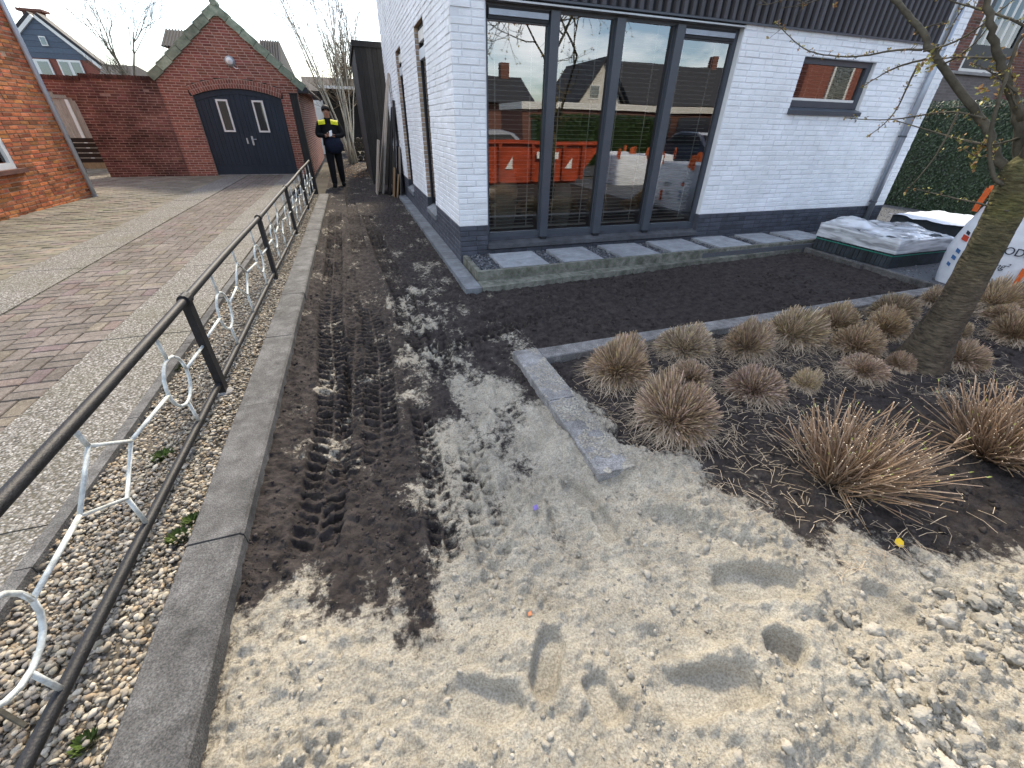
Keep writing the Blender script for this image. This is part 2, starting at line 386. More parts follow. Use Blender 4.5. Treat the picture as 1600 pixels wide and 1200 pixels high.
mat('joint_moss', (0.075, 0.078, 0.035), 0.95, 0.5, 5, 0.003, 120)
mat('gravel_bed', (0.11, 0.095, 0.075), 0.95, 0.4, 30, 0.004, 160)
mat('plank_black', (0.020, 0.019, 0.019), 0.75, 0.5, 8, 0.002, 30, stretch=(6, 6, 0.5), tint=True)
mat('plank_grey', (0.25, 0.215, 0.18), 0.85, 0.3, 8, 0.0015, 40, stretch=(5, 5, 0.6), tint=True)
mat('plank_warm', (0.24, 0.16, 0.09), 0.85, 0.3, 8, 0.0015, 40, stretch=(5, 5, 0.6), tint=True)
mat('bark_green', (0.052, 0.046, 0.034), 0.95, 0.4, 16, 0.022, 24, col2=(0.165, 0.135, 0.088), stretch=(1, 1, 2.8), tint=True, mott=0.35, mscale=5)
mat('bark', (0.085, 0.075, 0.055), 0.9, 0.35, 14, 0.004, 50, tint=True, mott=0.3, mscale=6)
mat('bark_birch', (0.52, 0.49, 0.40), 0.8, 0.25, 12, 0.001, 40, tint=True, stretch=(1, 1, 5))
mat('bud', (0.26, 0.25, 0.10), 0.6, 0.3, 60, tint=True)
mat('straw', (0.43, 0.345, 0.24), 0.75, 0.22, 60, tint=True)
mat('stem', (0.235, 0.172, 0.118), 0.75, 0.3, 60, tint=True)
mat('ivy', (0.020, 0.040, 0.018), 0.45, 0.4, 20, spec=0.45, tint=True)
mat('hedge', (0.035, 0.065, 0.018), 0.6, 0.4, 12, tint=True)
mat('moss', (0.055, 0.085, 0.020), 0.9, 0.4, 60, tint=True)
mat('plain_ground', (0.075, 0.065, 0.05), 0.95, 0.4, 0.8, 0.004, 20)
mat('asphalt', (0.055, 0.055, 0.056), 0.9, 0.2, 20, 0.002, 200)
mat('paver', (0.132, 0.110, 0.094), 0.88, 0.28, 40, 0.0018, 200, col2=(0.215, 0.185, 0.162), tint=True, mott=0.3, mscale=2.5, grain=0.45, gscale=260)
mat('paver_old', (0.130, 0.115, 0.092), 0.9, 0.30, 2.0, 0.002, 120, col2=(0.225, 0.202, 0.165), tint=True)
mat('blind', (0.78, 0.76, 0.72), 0.5, 0.05, 10)
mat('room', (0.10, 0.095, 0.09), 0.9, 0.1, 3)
mat('room_floor', (0.12, 0.11, 0.10), 0.6, 0.2, 3)
mat('pale_ceramic', (0.50, 0.47, 0.42), 0.5, 0.1, 8)
mat('black_block', (0.030, 0.036, 0.042), 0.7, 0.3, 10, 0.002, 100, tint=True)
mat('strap_green', (0.03, 0.22, 0.16), 0.4, 0.1, 10)
mat('bag_white', (0.66, 0.69, 0.74), 0.55, 0.05, 12, 0.004, 26)
mat('orange_strap', (0.72, 0.14, 0.03), 0.55, 0.12, 40, 0.001, 200)
mat('print_dark', (0.03, 0.035, 0.05), 0.6, 0.1, 10)
mat('print_blue', (0.05, 0.13, 0.30), 0.6, 0.1, 10)
mat('print_red', (0.5, 0.06, 0.03), 0.6, 0.1, 10)
mat('cloth_black', (0.010, 0.010, 0.012), 0.9, 0.3, 20)
mat('cloth_navy', (0.010, 0.014, 0.032), 0.85, 0.3, 20)
mat('cloth_yellow', (0.62, 0.60, 0.01), 0.7, 0.1, 20)
mat('skin', (0.42, 0.22, 0.15), 0.55, 0.1, 20)
mat('hair', (0.012, 0.010, 0.009), 0.7, 0.3, 40)
mat('white_plastic', (0.75, 0.75, 0.74), 0.4, 0.05, 8)
mat('black_plastic', (0.012, 0.012, 0.013), 0.4, 0.2, 8)
mat('skip_orange', (0.36, 0.055, 0.018), 0.5, 0.25, 4, tint=True)
mat('car_paint', (0.05, 0.06, 0.09), 0.25, 0.05, 2, coat=0.6, spec=0.5)
mat('car_grey', (0.22, 0.24, 0.27), 0.25, 0.05, 2, coat=0.6, spec=0.5)
mat('rubber', (0.012, 0.012, 0.012), 0.8, 0.2, 20)
mat('yellow_plate', (0.75, 0.50, 0.02), 0.5, 0.05, 8)
mat('petal', (0.75, 0.50, 0.02), 0.5, 0.1, 60)
mat('wrapper_violet', (0.17, 0.13, 0.36), 0.4, 0.2, 60)
mat('leaf_orange', (0.55, 0.22, 0.10), 0.6, 0.2, 60)
mat('lamp_shell', (0.35, 0.36, 0.37), 0.4, 0.1, 20, metal=0.3)
mat('cream_wall', (0.55, 0.53, 0.48), 0.8, 0.06, 3)
glass_mat('glass', 2.9)
glass_mat('far_glass', 1.9, (0.5, 0.55, 0.6))
aggregate_mat('aggregate', [(0.065, 0.060, 0.055), (0.21, 0.195, 0.175), (0.33, 0.315, 0.29), (0.12, 0.108, 0.097), (0.50, 0.48, 0.45)], 85, 0.007)

def wrap_mat():
    m = bpy.data.materials.new('shrink_wrap'); m.use_nodes = True; MATS['shrink_wrap'] = m
    n, l = nodes_of(m); n.clear()
    out = n.new('ShaderNodeOutputMaterial'); mix = n.new('ShaderNodeMixShader')
    b = n.new('ShaderNodeBsdfPrincipled'); b.inputs['Base Color'].default_value = (0.68, 0.71, 0.75, 1); b.inputs['Roughness'].default_value = 0.16
    b.inputs['Specular IOR Level'].default_value = 0.8
    tr = n.new('ShaderNodeBsdfTransparent')
    geo = n.new('ShaderNodeNewGeometry'); mp = n.new('ShaderNodeMapping'); mp.inputs['Scale'].default_value = (1.1, 1.1, 9)
    no = n.new('ShaderNodeTexNoise'); no.inputs['Scale'].default_value = 2.0; no.inputs['Detail'].default_value = 5; no.inputs['Distortion'].default_value = 1.0
    rp = n.new('ShaderNodeMapRange'); rp.inputs['From Min'].default_value = 0.36; rp.inputs['From Max'].default_value = 0.60
    rp.inputs['To Min'].default_value = 0.42; rp.inputs['To Max'].default_value = 0.95
    bp = n.new('ShaderNodeBump'); bp.inputs['Distance'].default_value = 0.008
    l.new(geo.outputs['Position'], mp.inputs['Vector']); l.new(mp.outputs['Vector'], no.inputs['Vector'])
    l.new(no.outputs['Fac'], rp.inputs['Value']); l.new(no.outputs['Fac'], bp.inputs['Height']); l.new(bp.outputs['Normal'], b.inputs['Normal'])
    l.new(rp.outputs['Result'], mix.inputs['Fac']); l.new(tr.outputs['BSDF'], mix.inputs[1]); l.new(b.outputs['BSDF'], mix.inputs[2])
    l.new(mix.outputs['Shader'], out.inputs['Surface'])
wrap_mat()

def earth_mat():
    m = bpy.data.materials.new('earth'); m.use_nodes = True; MATS['earth'] = m
    n, l = nodes_of(m); n.clear()
    out = n.new('ShaderNodeOutputMaterial'); b = n.new('ShaderNodeBsdfPrincipled'); l.new(b.outputs['BSDF'], out.inputs['Surface'])
    b.inputs['Roughness'].default_value = 0.95; b.inputs['Specular IOR Level'].default_value = 0.12
    geo = n.new('ShaderNodeNewGeometry'); P = geo.outputs['Position']
    def noise(s, d=6, r=0.65):
        x = n.new('ShaderNodeTexNoise'); x.inputs['Scale'].default_value = s; x.inputs['Detail'].default_value = d; x.inputs['Roughness'].default_value = r
        l.new(P, x.inputs['Vector']); return x.outputs['Fac']
    def ramp(f, c0, c1, p0=0.32, p1=0.68):
        r = n.new('ShaderNodeValToRGB'); r.color_ramp.elements[0].position = p0; r.color_ramp.elements[1].position = p1
        r.color_ramp.elements[0].color = (*c0, 1); r.color_ramp.elements[1].color = (*c1, 1); l.new(f, r.inputs['Fac']); return r.outputs['Color']
    soil = ramp(noise(14), (0.025, 0.0212, 0.0205), (0.074, 0.063, 0.058))
    sand = ramp(noise(7), (0.345, 0.315, 0.255), (0.555, 0.51, 0.418))
    grit = ramp(noise(130, 3), (0.60, 0.58, 0.55), (1.15, 1.15, 1.15), 0.30, 0.62)
    mg = n.new('ShaderNodeMix'); mg.data_type = 'RGBA'; mg.blend_type = 'MULTIPLY'; mg.inputs['Factor'].default_value = 1
    l.new(sand, mg.inputs['A']); l.new(grit, mg.inputs['B'])
    at = n.new('ShaderNodeAttribute'); at.attribute_name = 'sand'
    nz = n.new('ShaderNodeMath'); nz.operation = 'MULTIPLY_ADD'; l.new(noise(30, 9, 0.78), nz.inputs[0]); nz.inputs[1].default_value = 1.7; nz.inputs[2].default_value = -0.85
    ad = n.new('ShaderNodeMath'); ad.operation = 'ADD'; l.new(at.outputs['Fac'], ad.inputs[0]); l.new(nz.outputs['Value'], ad.inputs[1])
    mr = n.new('ShaderNodeMapRange'); mr.interpolation_type = 'SMOOTHSTEP'; mr.inputs['From Min'].default_value = 0.30; mr.inputs['From Max'].default_value = 0.66
    l.new(ad.outputs['Value'], mr.inputs['Value'])
    mx = n.new('ShaderNodeMix'); mx.data_type = 'RGBA'; l.new(mr.outputs['Result'], mx.inputs['Factor'])
    l.new(soil, mx.inputs['A']); l.new(mg.outputs['Result'], mx.inputs['B'])
    l.new(mx.outputs['Result'], b.inputs['Base Color'])
    bp = n.new('ShaderNodeBump'); bp.inputs['Distance'].default_value = 0.016; bp.inputs['Strength'].default_value = 1.0
    l.new(noise(70, 9, 0.72), bp.inputs['Height']); l.new(bp.outputs['Normal'], b.inputs['Normal'])
earth_mat()

# ================================================================== ground
g = MB(); g.add([[-300, -300, -0.14], [300, -300, -0.14], [300, 400, -0.14], [-300, 400, -0.14]], [[0, 1, 2, 3]])
g.build('ground', 'plain_ground', origin=(0, 0, -0.14), kind='structure')

# ------------------------------------------------------------------ bare earth and sand (one relief sheet)
SAND = [(-0.75, 1.12), (-0.60, 1.14), (-0.43, 1.12), (-0.25, 0.95), (-0.12, 0.86), (0.04, 0.98), (0.14, 1.2), (0.15, 1.5), (0.17, 1.85), (0.30, 2.2), (0.30, 2.6),
        (0.42, 2.9), (0.62, 2.85), (0.80, 2.62), (0.98, 2.2), (1.17, 1.95), (1.16, 1.60), (1.28, 1.40), (1.50, 1.30), (1.57, 1.02), (1.74, 0.68), (2.2, 0.42),
        (2.6, 0.27), (3.6, -0.1), (3.6, -3), (-0.75, -3)]
def fp(a, b, d, w):
    A, B = onz(*a)[:2], onz(*b)[:2]; return (A + B) / 2, math.atan2(*(B - A)[::-1]), np.linalg.norm(B - A) / 2, w / 2, d
FEET = [fp((1108, 912), (1256, 928), 0.040, 0.165), fp((1352, 915), (1425, 990), 0.055, 0.15), fp((1024, 1092), (1192, 1068), 0.036, 0.165),
        fp((866, 985), (842, 1100), 0.024, 0.115), fp((918, 1058), (968, 1132), 0.024, 0.115), fp((1190, 1000), (1250, 1040), 0.03, 0.11),
        fp((930, 800), (960, 850), 0.02, 0.10), fp((880, 760), (930, 800), 0.018, 0.12), fp((700, 1090), (820, 1110), 0.02, 0.13)]
# wheel tracks: polyline, half width, lug pitch, depth
TRACKS = [([(-0.47, 9.5), (-0.43, 6.1), (-0.42, 3.85), (-0.36, 2.7), (-0.355, 2.07), (-0.42, 1.2)], 0.105, 0.070, 0.030),
          ([(-0.08, 4.2), (-0.04, 3.1), (-0.08, 2.25), (-0.10, 1.7)], 0.100, 0.072, 0.026),
          ([(0.12, 9.0), (0.21, 5.9), (0.29, 4.2), (0.25, 3.4), (0.42, 2.7), (0.55, 2.2)], 0.105, 0.070, 0.026),
          ([(0.16, 2.3), (0.14, 1.5), (0.10, 1.0)], 0.060, 0.066, 0.026),
          ([(0.80, 3.35), (1.41, 3.68), (1.95, 3.80), (3.2, 3.95)], 0.085, 0.066, 0.016),
          ([(0.35, 2.9), (0.72, 3.05), (1.3, 3.3), (2.2, 3.5)], 0.10, 0.075, 0.022),
          ([(0.66, 2.25), (0.70, 1.75)], 0.085, 0.070, 0.022), ([(-0.25, 5.5), (-0.2, 3.6), (-0.26, 2.0), (-0.33, 1.3)], 0.07, 0.066, 0.016), ([(0.42, 4.6), (0.47, 3.4), (0.38, 2.5)], 0.08, 0.068, 0.018),
          ([(0.40, 1.9), (0.33, 1.3), (0.30, 0.9)], 0.075, 0.07, 0.018),
          ([(-0.20, 12.5), (-0.12, 8.0), (-0.1, 6.0)], 0.10, 0.070, 0.018)]
def earth(X, Y):
    """height and sand share at (X, Y)"""
    wx = X + 0.10 * fbm(X * 4, Y * 4, 4, 91, 0.6); wy = Y + 0.10 * fbm(X * 4, Y * 4, 4, 92, 0.6)
    sd_ = polydist(wx, wy, SAND)
    sand = sstep(-0.24, 0.27, sd_ + 0.24 * fbm(X * 6, Y * 3.4, 6, 31, 0.70))
    mott = sstep(1.5, 2.3, Y) * (X < 1.0)                       # further up only traces of sand on dark earth
    patch = fbm(X * 6.5, Y * 3.6, 5, 37, 0.62)
    sand = sand * (1 - mott * np.clip(0.40 - 0.75 * patch, 0.02, 0.85))
    inner = sstep(0.9, 0.55, X) * sstep(0.0, 0.25, sd_) * sstep(0.75, 1.1, Y)
    sand = sand * (1 - inner * np.clip(0.16 - 0.85 * fbm(X * 7, Y * 4, 5, 38, 0.62), 0, 0.8))
    streak = fbm(X * 7.0, Y * 3.4, 5, 51, 0.62)
    spill = np.exp(-((X - 0.30 - 0.05 * (Y - 3)) / 0.36) ** 2) * sstep(1.8, 2.4, Y) * (1 - sstep(4.0, 6.6, Y))
    sand = np.maximum(sand, np.clip(0.24 * spill + 0.80 * (streak + 0.05) * (0.25 + spill), 0, 0.80))
    left = np.exp(-((X + 0.36) / 0.25) ** 2) * (1 - sstep(2.6, 3.6, Y)) * sstep(1.1, 1.6, Y)
    sand = np.maximum(sand, np.clip(0.27 * left + 0.85 * fbm(X * 7, Y * 5, 5, 77, 0.62) * left, 0, 0.6))
    strip = sstep(2.75, 2.9, Y) * (X > 0.9) * (1 - sstep(1.5, 3.2, X))
    sand = np.maximum(sand, np.clip(0.55 * strip * (fbm(X * 3, Y * 6, 4, 61) + 0.10), 0, 0.5))
    bed = sstep(1.14, 1.25, X) * (1 - sstep(2.4, 2.5, Y))
    sand = np.maximum(sand, np.clip(0.75 * (fbm(X * 2.2, Y * 3.2, 4, 71) - 0.22), 0, 0.45) * bed * (X < 4))
    sand = np.maximum(sand, np.clip(0.70 * fbm(X * 5, Y * 3.0, 5, 72, 0.62) + 0.11, 0, 0.46) * (Y > 2.2) * (X < 1.2))
    deep = sstep(0.6, 0.95, sand)
    h = 0.018 * fbm(X * 1.3, Y * 1.3, 3, 1)
    w1, w2, wv = worley(X * 17 + 0.6 * fbm(X * 6, Y * 6, 2, 5), Y * 17, 11)
    h = h + 0.018 * (0.6 - w1) * (1 - deep) + 0.021 * fbm(X * 20, Y * 20, 4, 21, 0.68) * (1 - 0.25 * deep)
    # crumbly sand: clods whose size varies
    rough = sstep(-0.25, 0.35, fbm(X * 2.1, Y * 2.1, 3, 41)) * (0.45 + 0.55 * sstep(1.1, 0.4, Y))
    corner = sstep(1.1, 1.7, X) * sstep(0.5, 0.15, Y)
    rough = np.clip(rough + 0.6 * corner, 0, 1.3)
    c1, c2, cv = worley(X * 20, Y * 20, 13); d1, d2, dv = worley(X * 44 + 3, Y * 44, 14)
    e1, e2, ev = worley(X * 27 + 0.5 * fbm(X * 9, Y * 9, 3, 7), Y * 27 + 0.5 * fbm(X * 9, Y * 9, 3, 6), 16)
    crumb = 0.030 * np.clip(0.62 - c1, 0, 1) * (cv > 0.35) * (0.5 + cv) + 0.018 * np.clip(0.62 - d1, 0, 1) * (dv > 0.25) + 0.020 * fbm(X * 11, Y * 11, 5, 15, 0.66) + 0.010 * np.minimum((e2 - e1) * 2.2, 1) * (0.3 + ev)
    h = h + deep * (0.012 + (0.45 + 0.95 * rough) * crumb + 0.048 * fbm(X * 3.2, Y * 3.2, 3, 19))
    for P, hw, pitch, dep in TRACKS:
        P = np.asarray(P, float); s0 = 0.0; bestd = np.full(X.shape, 9.0); S = np.zeros(X.shape); Tt = np.zeros(X.shape); endf = np.zeros(X.shape)
        Ltot = np.linalg.norm(np.diff(P, axis=0), axis=1).sum()
        for a, b in zip(P[:-1], P[1:]):
            e = b - a; L = np.linalg.norm(e); e = e / L
            s = (X - a[0]) * e[0] + (Y - a[1]) * e[1]; t = (X - a[0]) * -e[1] + (Y - a[1]) * e[0]
            dd = np.hypot(t, s - np.clip(s, 0, L)); m = dd < bestd
            bestd = np.where(m, dd, bestd); S = np.where(m, s0 + s, S); Tt = np.where(m, t, Tt); s0 += L
        fade = sstep(0, 0.25, S) * sstep(0, 0.25, Ltot - S) * np.clip(1.0 + 1.2 * fbm(X * 2.7, Y * 2.0, 3, int(pitch * 1e4)), 0.0, 1.2)
        ins = sstep(hw * 1.06, hw * 0.92, np.abs(Tt)) * fade
        wob = 0.018 * fbm(X * 7, Y * 7, 3, 33)
        ph = (S + wob + np.abs(Tt) * 0.35 + (Tt > 0) * pitch * 0.5) / pitch
        tri = np.abs((ph % 1.0) - 0.5) * 2
        lug = sstep(0.34, 0.52, tri) * sstep(0.004, 0.016, np.abs(Tt))
        lugd = np.clip(0.98 + 1.1 * fbm(X * 6, Y * 6, 3, 35), 0.15, 1.25)
        h = h - ins * dep * 1.75 * (0.22 + 0.78 * lug * lugd) + ins * 0.006 * fbm(X * 40, Y * 40, 2, 36) + fade * dep * 0.45 * np.exp(-((np.abs(Tt) - hw * 1.22) / 0.022) ** 2)
        sand = sand * (1 - 0.30 * ins * lug)
    for c, a, L, Wd, dep in FEET:
        u = (X - c[0]) * math.cos(a) + (Y - c[1]) * math.sin(a); v = -(X - c[0]) * math.sin(a) + (Y - c[1]) * math.cos(a)
        ju = 0.10 * fbm(X * 18, Y * 18, 3, 28); q = ju + np.sqrt((u / L) ** 2 + (v / (Wd * (1 - 0.15 * np.cos(np.pi * u / L) * (np.abs(u) < L)))) ** 2)
        ins = sstep(1.07, 0.80, q)
        h = h * (1 - 0.75 * ins) - 1.0 * dep * ins * (0.8 + 0.2 * u / L) + 0.011 * np.exp(-((q - 1.25) / 0.22) ** 2) * np.clip(0.6 + 1.6 * fbm(X * 9, Y * 9, 3, 8), 0, 2)
    # a long scrape across the sand
    A, B = onz(1000, 796)[:2], onz(1190, 862)[:2]; e = (B - A) / np.linalg.norm(B - A); L = np.linalg.norm(B - A)
    s = (X - A[0]) * e[0] + (Y - A[1]) * e[1]; t = (X - A[0]) * -e[1] + (Y - A[1]) * e[0]
    scr = sstep(-0.03, 0.06, s) * sstep(-0.03, 0.06, L - s)
    h = h + scr * (0.030 * np.exp(-((t - 0.05) / 0.045) ** 2) - 0.026 * np.exp(-((t + 0.035) / 0.05) ** 2))
    # sand heaped over the inner side of the planting-bed kerb
    heap = sstep(1.02, 1.12, X) * sstep(1.75, 1.25, X) * sstep(0.8, 1.3, Y) * sstep(2.3, 1.7, Y)
    h = h + 0.050 * heap * sstep(0.2, 0.6, sand)
    h = h + 0.030 * bed * (1 - heap)
    # the earth sinks a little against the long kerb, and never rises over paving
    h = h + 0.022 * sstep(-0.45, -0.68, X)
    return h, np.clip(sand, 0, 1)
def earth_z(x, y):
    return float(earth(np.array([[float(x)]]), np.array([[float(y)]]))[0][0, 0])

def lines(parts):
    o = []
    for a, b, s in parts: o.append(np.linspace(a, b, max(2, int(round((b - a) / s))), endpoint=False))
    return np.concatenate(o + [[parts[-1][1]]])
YL = lines([(-2.5, -0.25, 0.05), (-0.25, 2.0, 0.0065), (2.0, 4.6, 0.010), (4.6, 9, 0.022), (9, 27, 0.09)])
XA = lines([(-0.74, 1.2, 0.0065)]); XB = lines([(1.2, 2.4, 0.0068), (2.4, 4.2, 0.013), (4.2, 9.5, 0.05)])
def relief(xl, yl):
    X, Y = np.meshgrid(xl, yl); Z, S = earth(X, Y); ny, nx = X.shape
    i = (np.arange(ny - 1)[:, None] * nx + np.arange(nx - 1)[None]).ravel()
    return np.stack([X.ravel(), Y.ravel(), Z.ravel()], 1), np.stack([i, i + 1, i + nx + 1, i + nx], 1), S.ravel()
Va, Qa, Sa = relief(XA, YL); Vb, Qb, Sb = relief(XB, YL[YL < 4.7])
em = MB(); em.add(Va, Qa); em.add(Vb, Qb)
eo = em.build('earth', 'earth', origin=(0, 2, 0), smooth=True, kind='structure')
sa = eo.data.attributes.new('sand', 'FLOAT', 'POINT'); sa.data.foreach_set('value', np.concatenate([Sa, Sb]).astype(np.float32))

# loose clods lying on the sand and on the earth
def clods(name, n, box, size, want_sand, m, seed, label, cat, bias=1.0, sub=1):
    r = np.random.default_rng(seed); x = r.uniform(box[0], box[1], n); y = box[2] + (box[3] - box[2]) * r.random(n) ** bias
    z, s = earth(x[None], y[None]); z, s = z[0], s[0]
    ok = (s > 0.7) if want_sand else (s < 0.35)
    for c, a, L, Wd, dep in FEET: ok &= np.hypot(x - c[0], y - c[1]) > L * 0.9
    clump = fbm(x[None] * 3, y[None] * 3, 3, seed)[0] + r.normal(0, 0.25, n) > 0.05
    ok &= clump
    x, y, z = x[ok], y[ok], z[ok]; k = len(x)
    V, Fc = ico(sub); mb = MB()
    sz = size[0] + (size[1] - size[0]) * r.random(k) ** 5
    S = np.stack([sz * r.uniform(0.8, 1.25, k), sz * r.uniform(0.8, 1.25, k), sz * r.uniform(0.45, 0.8, k)], 1)
    for q in range(6):                                   # six lump shapes
        pick = np.arange(k) % 6 == q; rr = np.random.default_rng(seed + q)
        Vq = V * (1 + rr.normal(0, 0.20, (len(V), 1)))
        t = r.uniform(0.75, 1.15, pick.sum())
        mb.scatter(Vq, Fc, scaled(rotmats(pick.sum(), r), S[pick]), np.stack([x, y, z + sz * 0.08], 1)[pick], np.stack([t, t, t], 1))
    mb.build(name, m, kind='stuff', label=label, cat=cat, smooth=True)
mat('clod_sand', (0.29, 0.267, 0.222), 0.95, 0.2, 9, 0.008, 70, col2=(0.46, 0.425, 0.356), tint=True, spec=0.1)
mat('clod_soil', (0.025, 0.0212, 0.0205), 0.95, 0.2, 9, 0.006, 90, col2=(0.074, 0.063, 0.058), tint=True, spec=0.1)
clods('sand_clods', 11000, (-0.70, 3.2, -0.3, 1.5), (0.0025, 0.014), True, 'clod_sand', 61, 'pale crumbled clods of damp sand strewn over the sand', 'sand', sub=0)
clods('sand_lumps', 1300, (1.25, 2.8, -0.35, 0.42), (0.010, 0.036), True, 'clod_sand', 62, 'larger pale lumps of sand heaped past the footprints', 'sand', sub=2)
clods('soil_clods', 15000, (-0.70, 1.0, 0.9, 6.0), (0.0025, 0.013), False, 'clod_soil', 63, 'dark crumbs of garden soil strewn along the wheel tracks', 'soil', 1.6, sub=0)
clods('strip_clods', 9000, (0.95, 6.2, 2.72, 4.3), (0.003, 0.020), False, 'clod_soil', 65, 'dark crumbs of soil on the bare strip before the window', 'soil', sub=0)
clods('sand_crumbs', 1300, (-0.68, 2.4, -0.2, 1.0), (0.005, 0.019), True, 'clod_sand', 66, 'crumbled sand around the footprints and along the long kerb', 'sand')
clods('bed_clods', 10000, (1.2, 5.5, 0.2, 2.4), (0.003, 0.020), False, 'clod_soil', 64, 'dark crumbs of soil between the clipped grass tufts', 'soil')

# ================================================================== small repeated pieces
def in_view(P, m=60):
    x, y, k = project(P); return k > 0.1 and -m < x < 1600 + m and -m < y < 1200 + m
class Pieces:
    """collects many alike pieces; the n that show largest become objects that share meshes, the rest one 'stuff' part"""
    def __init__(s, name, m, parent, n=300, rest='stuff_name'): s.name, s.m, s.parent, s.n, s.rest = name, m, parent, n, rest; s.items = []
    def add(s, key, verts, faces, pos, size, rotz=0.0, tint=(1, 1, 1), tri=False): s.items.append((key, verts, faces, np.asarray(pos, float), size, rotz, tint))
    def finish(s):
        score = []
        for it in s.items:
            x, y, k = project(it[3]); ok = k > 0.1 and -20 < x < 1620 and -20 < y < 1220
            score.append(it[4] / k if ok else 0)
        order = np.argsort(-np.array(score)); cache = {}; mb = MB()
        for rank, i in enumerate(order):
            key, V, Fc, pos, size, rz, tint = s.items[i]
            if rank < s.n and score[i] > 0:
                tk = (key, tuple(np.round(tint, 1)))
                if tk not in cache:
                    b = MB(); b.add(V, ngons=Fc, tint=np.round(tint, 1)); me = b.mesh(s.name); me.materials.append(MATS[s.m]); cache[tk] = me
                place(s.name, cache[tk], pos, s.parent, rot=(0, 0, rz) if rz else None)
            else:
                c, sn = math.cos(rz), math.sin(rz); W = np.asarray(V, float)
                W = np.stack([W[:, 0] * c - W[:, 1] * sn, W[:, 0] * sn + W[:, 1] * c, W[:, 2]], 1) + pos
                mb.add(W, ngons=Fc, tint=tint)
        if mb.c: mb.build(s.rest, s.m, s.parent, kind='stuff')

def slab_piece(poly, t, ch=0.004):
    """paving piece: polygon (n,2) around its centre, thickness t, chamfered top edge"""
    P = np.asarray(poly, float); n = len(P); c = P.mean(0)
    inn = P + (c - P) / (np.linalg.norm(c - P, axis=1)[:, None]) * ch * 1.4
    V = [(x, y, -t) for x, y in P] + [(x, y, -ch) for x, y in P] + [(x, y, 0) for x, y in inn]
    Fc = [[i, (i + 1) % n, (i + 1) % n + n, i + n] for i in range(n)] + [[i + n, (i + 1) % n + n, (i + 1) % n + 2 * n, i + 2 * n] for i in range(n)] + [list(range(2 * n, 3 * n))]
    return V, Fc

# ================================================================== driveway
ZD = 0.06                                                      # top of the driveway
drive = setting('driveway', (-3, 8, ZD))
b = MB(); b.box((-1.56, -1, -0.02), (-9.5, 24, ZD - 0.014)); b.build('joint_bed', 'joint_moss', drive)
def agg_slabs(x0, x1, y0, y1, L):
    y = y0; k = 0
    while y < y1:
        e = min(y + L, y1); j = RNG.normal(0, 0.0025, 4)
        b = MB(); P = [(x0 + j[0], y + 0.004, 0), (x1 + j[1], y + 0.004, 0), (x1 + j[2], e - 0.004, 0), (x0 + j[3], e - 0.004, 0)]
        b.prism(np.array(P) + [0, 0, ZD - 0.05], (0, 0, 0.05 + RNG.normal(0, 0.002))); b.build('aggregate_slab', 'aggregate', drive); y = e
agg_slabs(-2.07, -1.475, -0.3, 16.15, 1.02)
agg_slabs(-3.69, -3.125, 3.0, 16.15, 1.02)
pv = Pieces('paver', 'paver', drive, 300, 'pavers'); cell = 0.2075
hp = slab_piece([(-0.0985, -0.0472), (0.0985, -0.0472), (0.0985, 0.0472), (-0.0985, 0.0472)], 0.05, 0.006)
for i in range(5):
    for j in range(72):
        cx, cy = -3.105 + (i + 0.5) * cell * 0.995, 1.5 + (j + 0.5) * cell
        if cy > 16.1: continue
        for k in (-1, 1):
            t = RNG.uniform(0.86, 1.10); tt = (t, t * RNG.uniform(0.97, 1.01), t * RNG.uniform(0.95, 1.01)); z = ZD + RNG.normal(0, 0.0012) - 0.001
            if (i + j) % 2: pv.add('h', *hp, (cx, cy + k * cell / 4, z), 0.2, RNG.normal(0, 0.008), tt)
            else: pv.add('h', *hp, (cx + k * cell / 4, cy, z), 0.2, math.pi / 2 + RNG.normal(0, 0.008), tt)
pv.finish()
# old zigzag-edged pavers up to the orange house and in front of the garden wall
zz = Pieces('zigzag_paver', 'paver_old', drive, 300, 'zigzag_pavers')
a, h_, d_ = 0.113, 0.0540, 0.018
zp = slab_piece([(-a, -h_ - d_ * 0.5), (-a * 0.5, -h_ - d_ * 0.5), (-a * 0.2, -h_ + d_ * 0.5), (a * 0.6, -h_ + d_ * 0.5), (a, -h_ - d_ * 0.5),
                 (a, h_ - d_ * 0.5), (a * 0.6, h_ + d_ * 0.5), (-a * 0.2, h_ + d_ * 0.5), (-a * 0.5, h_ - d_ * 0.5), (-a, h_ - d_ * 0.5)], 0.05)
zh = slab_piece([(-a * 0.48, -h_), (a * 0.48, -h_), (a * 0.48, h_), (-a * 0.48, h_)], 0.05)
y = 4.6; r_ = 0
while y < 20.5:
    x = -3.81 - (r_ % 2) * 0.115
    if r_ % 2 and not y > 16.1:
        t = RNG.uniform(0.85, 1.1); zz.add('zh', *zh, (-3.752, y, ZD - 0.002), 0.12, 0, (t, t, t * 0.95))
    while x > (-9.0 if y > 11.8 else -5.6):
        if not (y > 16.1 and x > -6.75):
            t = RNG.uniform(0.80, 1.10)
            zz.add('z', *zp, (x, y, ZD + RNG.normal(0, 0.003) - 0.002), 0.2, RNG.normal(0, 0.008), (t, t * RNG.uniform(0.95, 1.02), t * RNG.uniform(0.88, 1.0)))
        x -= 0.2305
    y += 0.1125; r_ += 1
zz.finish()
# narrow concrete edging between driveway and pebbles
edg = setting('concrete_edging', (-1.44, 5, 0))
y = -0.5
while y < 11.9:
    b = MB(); x = -1.475 + 0.007 * y; b.obox((x + 0.028, y + 0.495, 0.020), (0.028, 0, 0), (0.0035, 0.4965, 0), (0, 0, 0.056 + RNG.normal(0, 0.003)), tint=RNG.uniform(0.85, 1.1))
    b.build('edging_stone', 'concrete_kerb', edg); y += 1.0

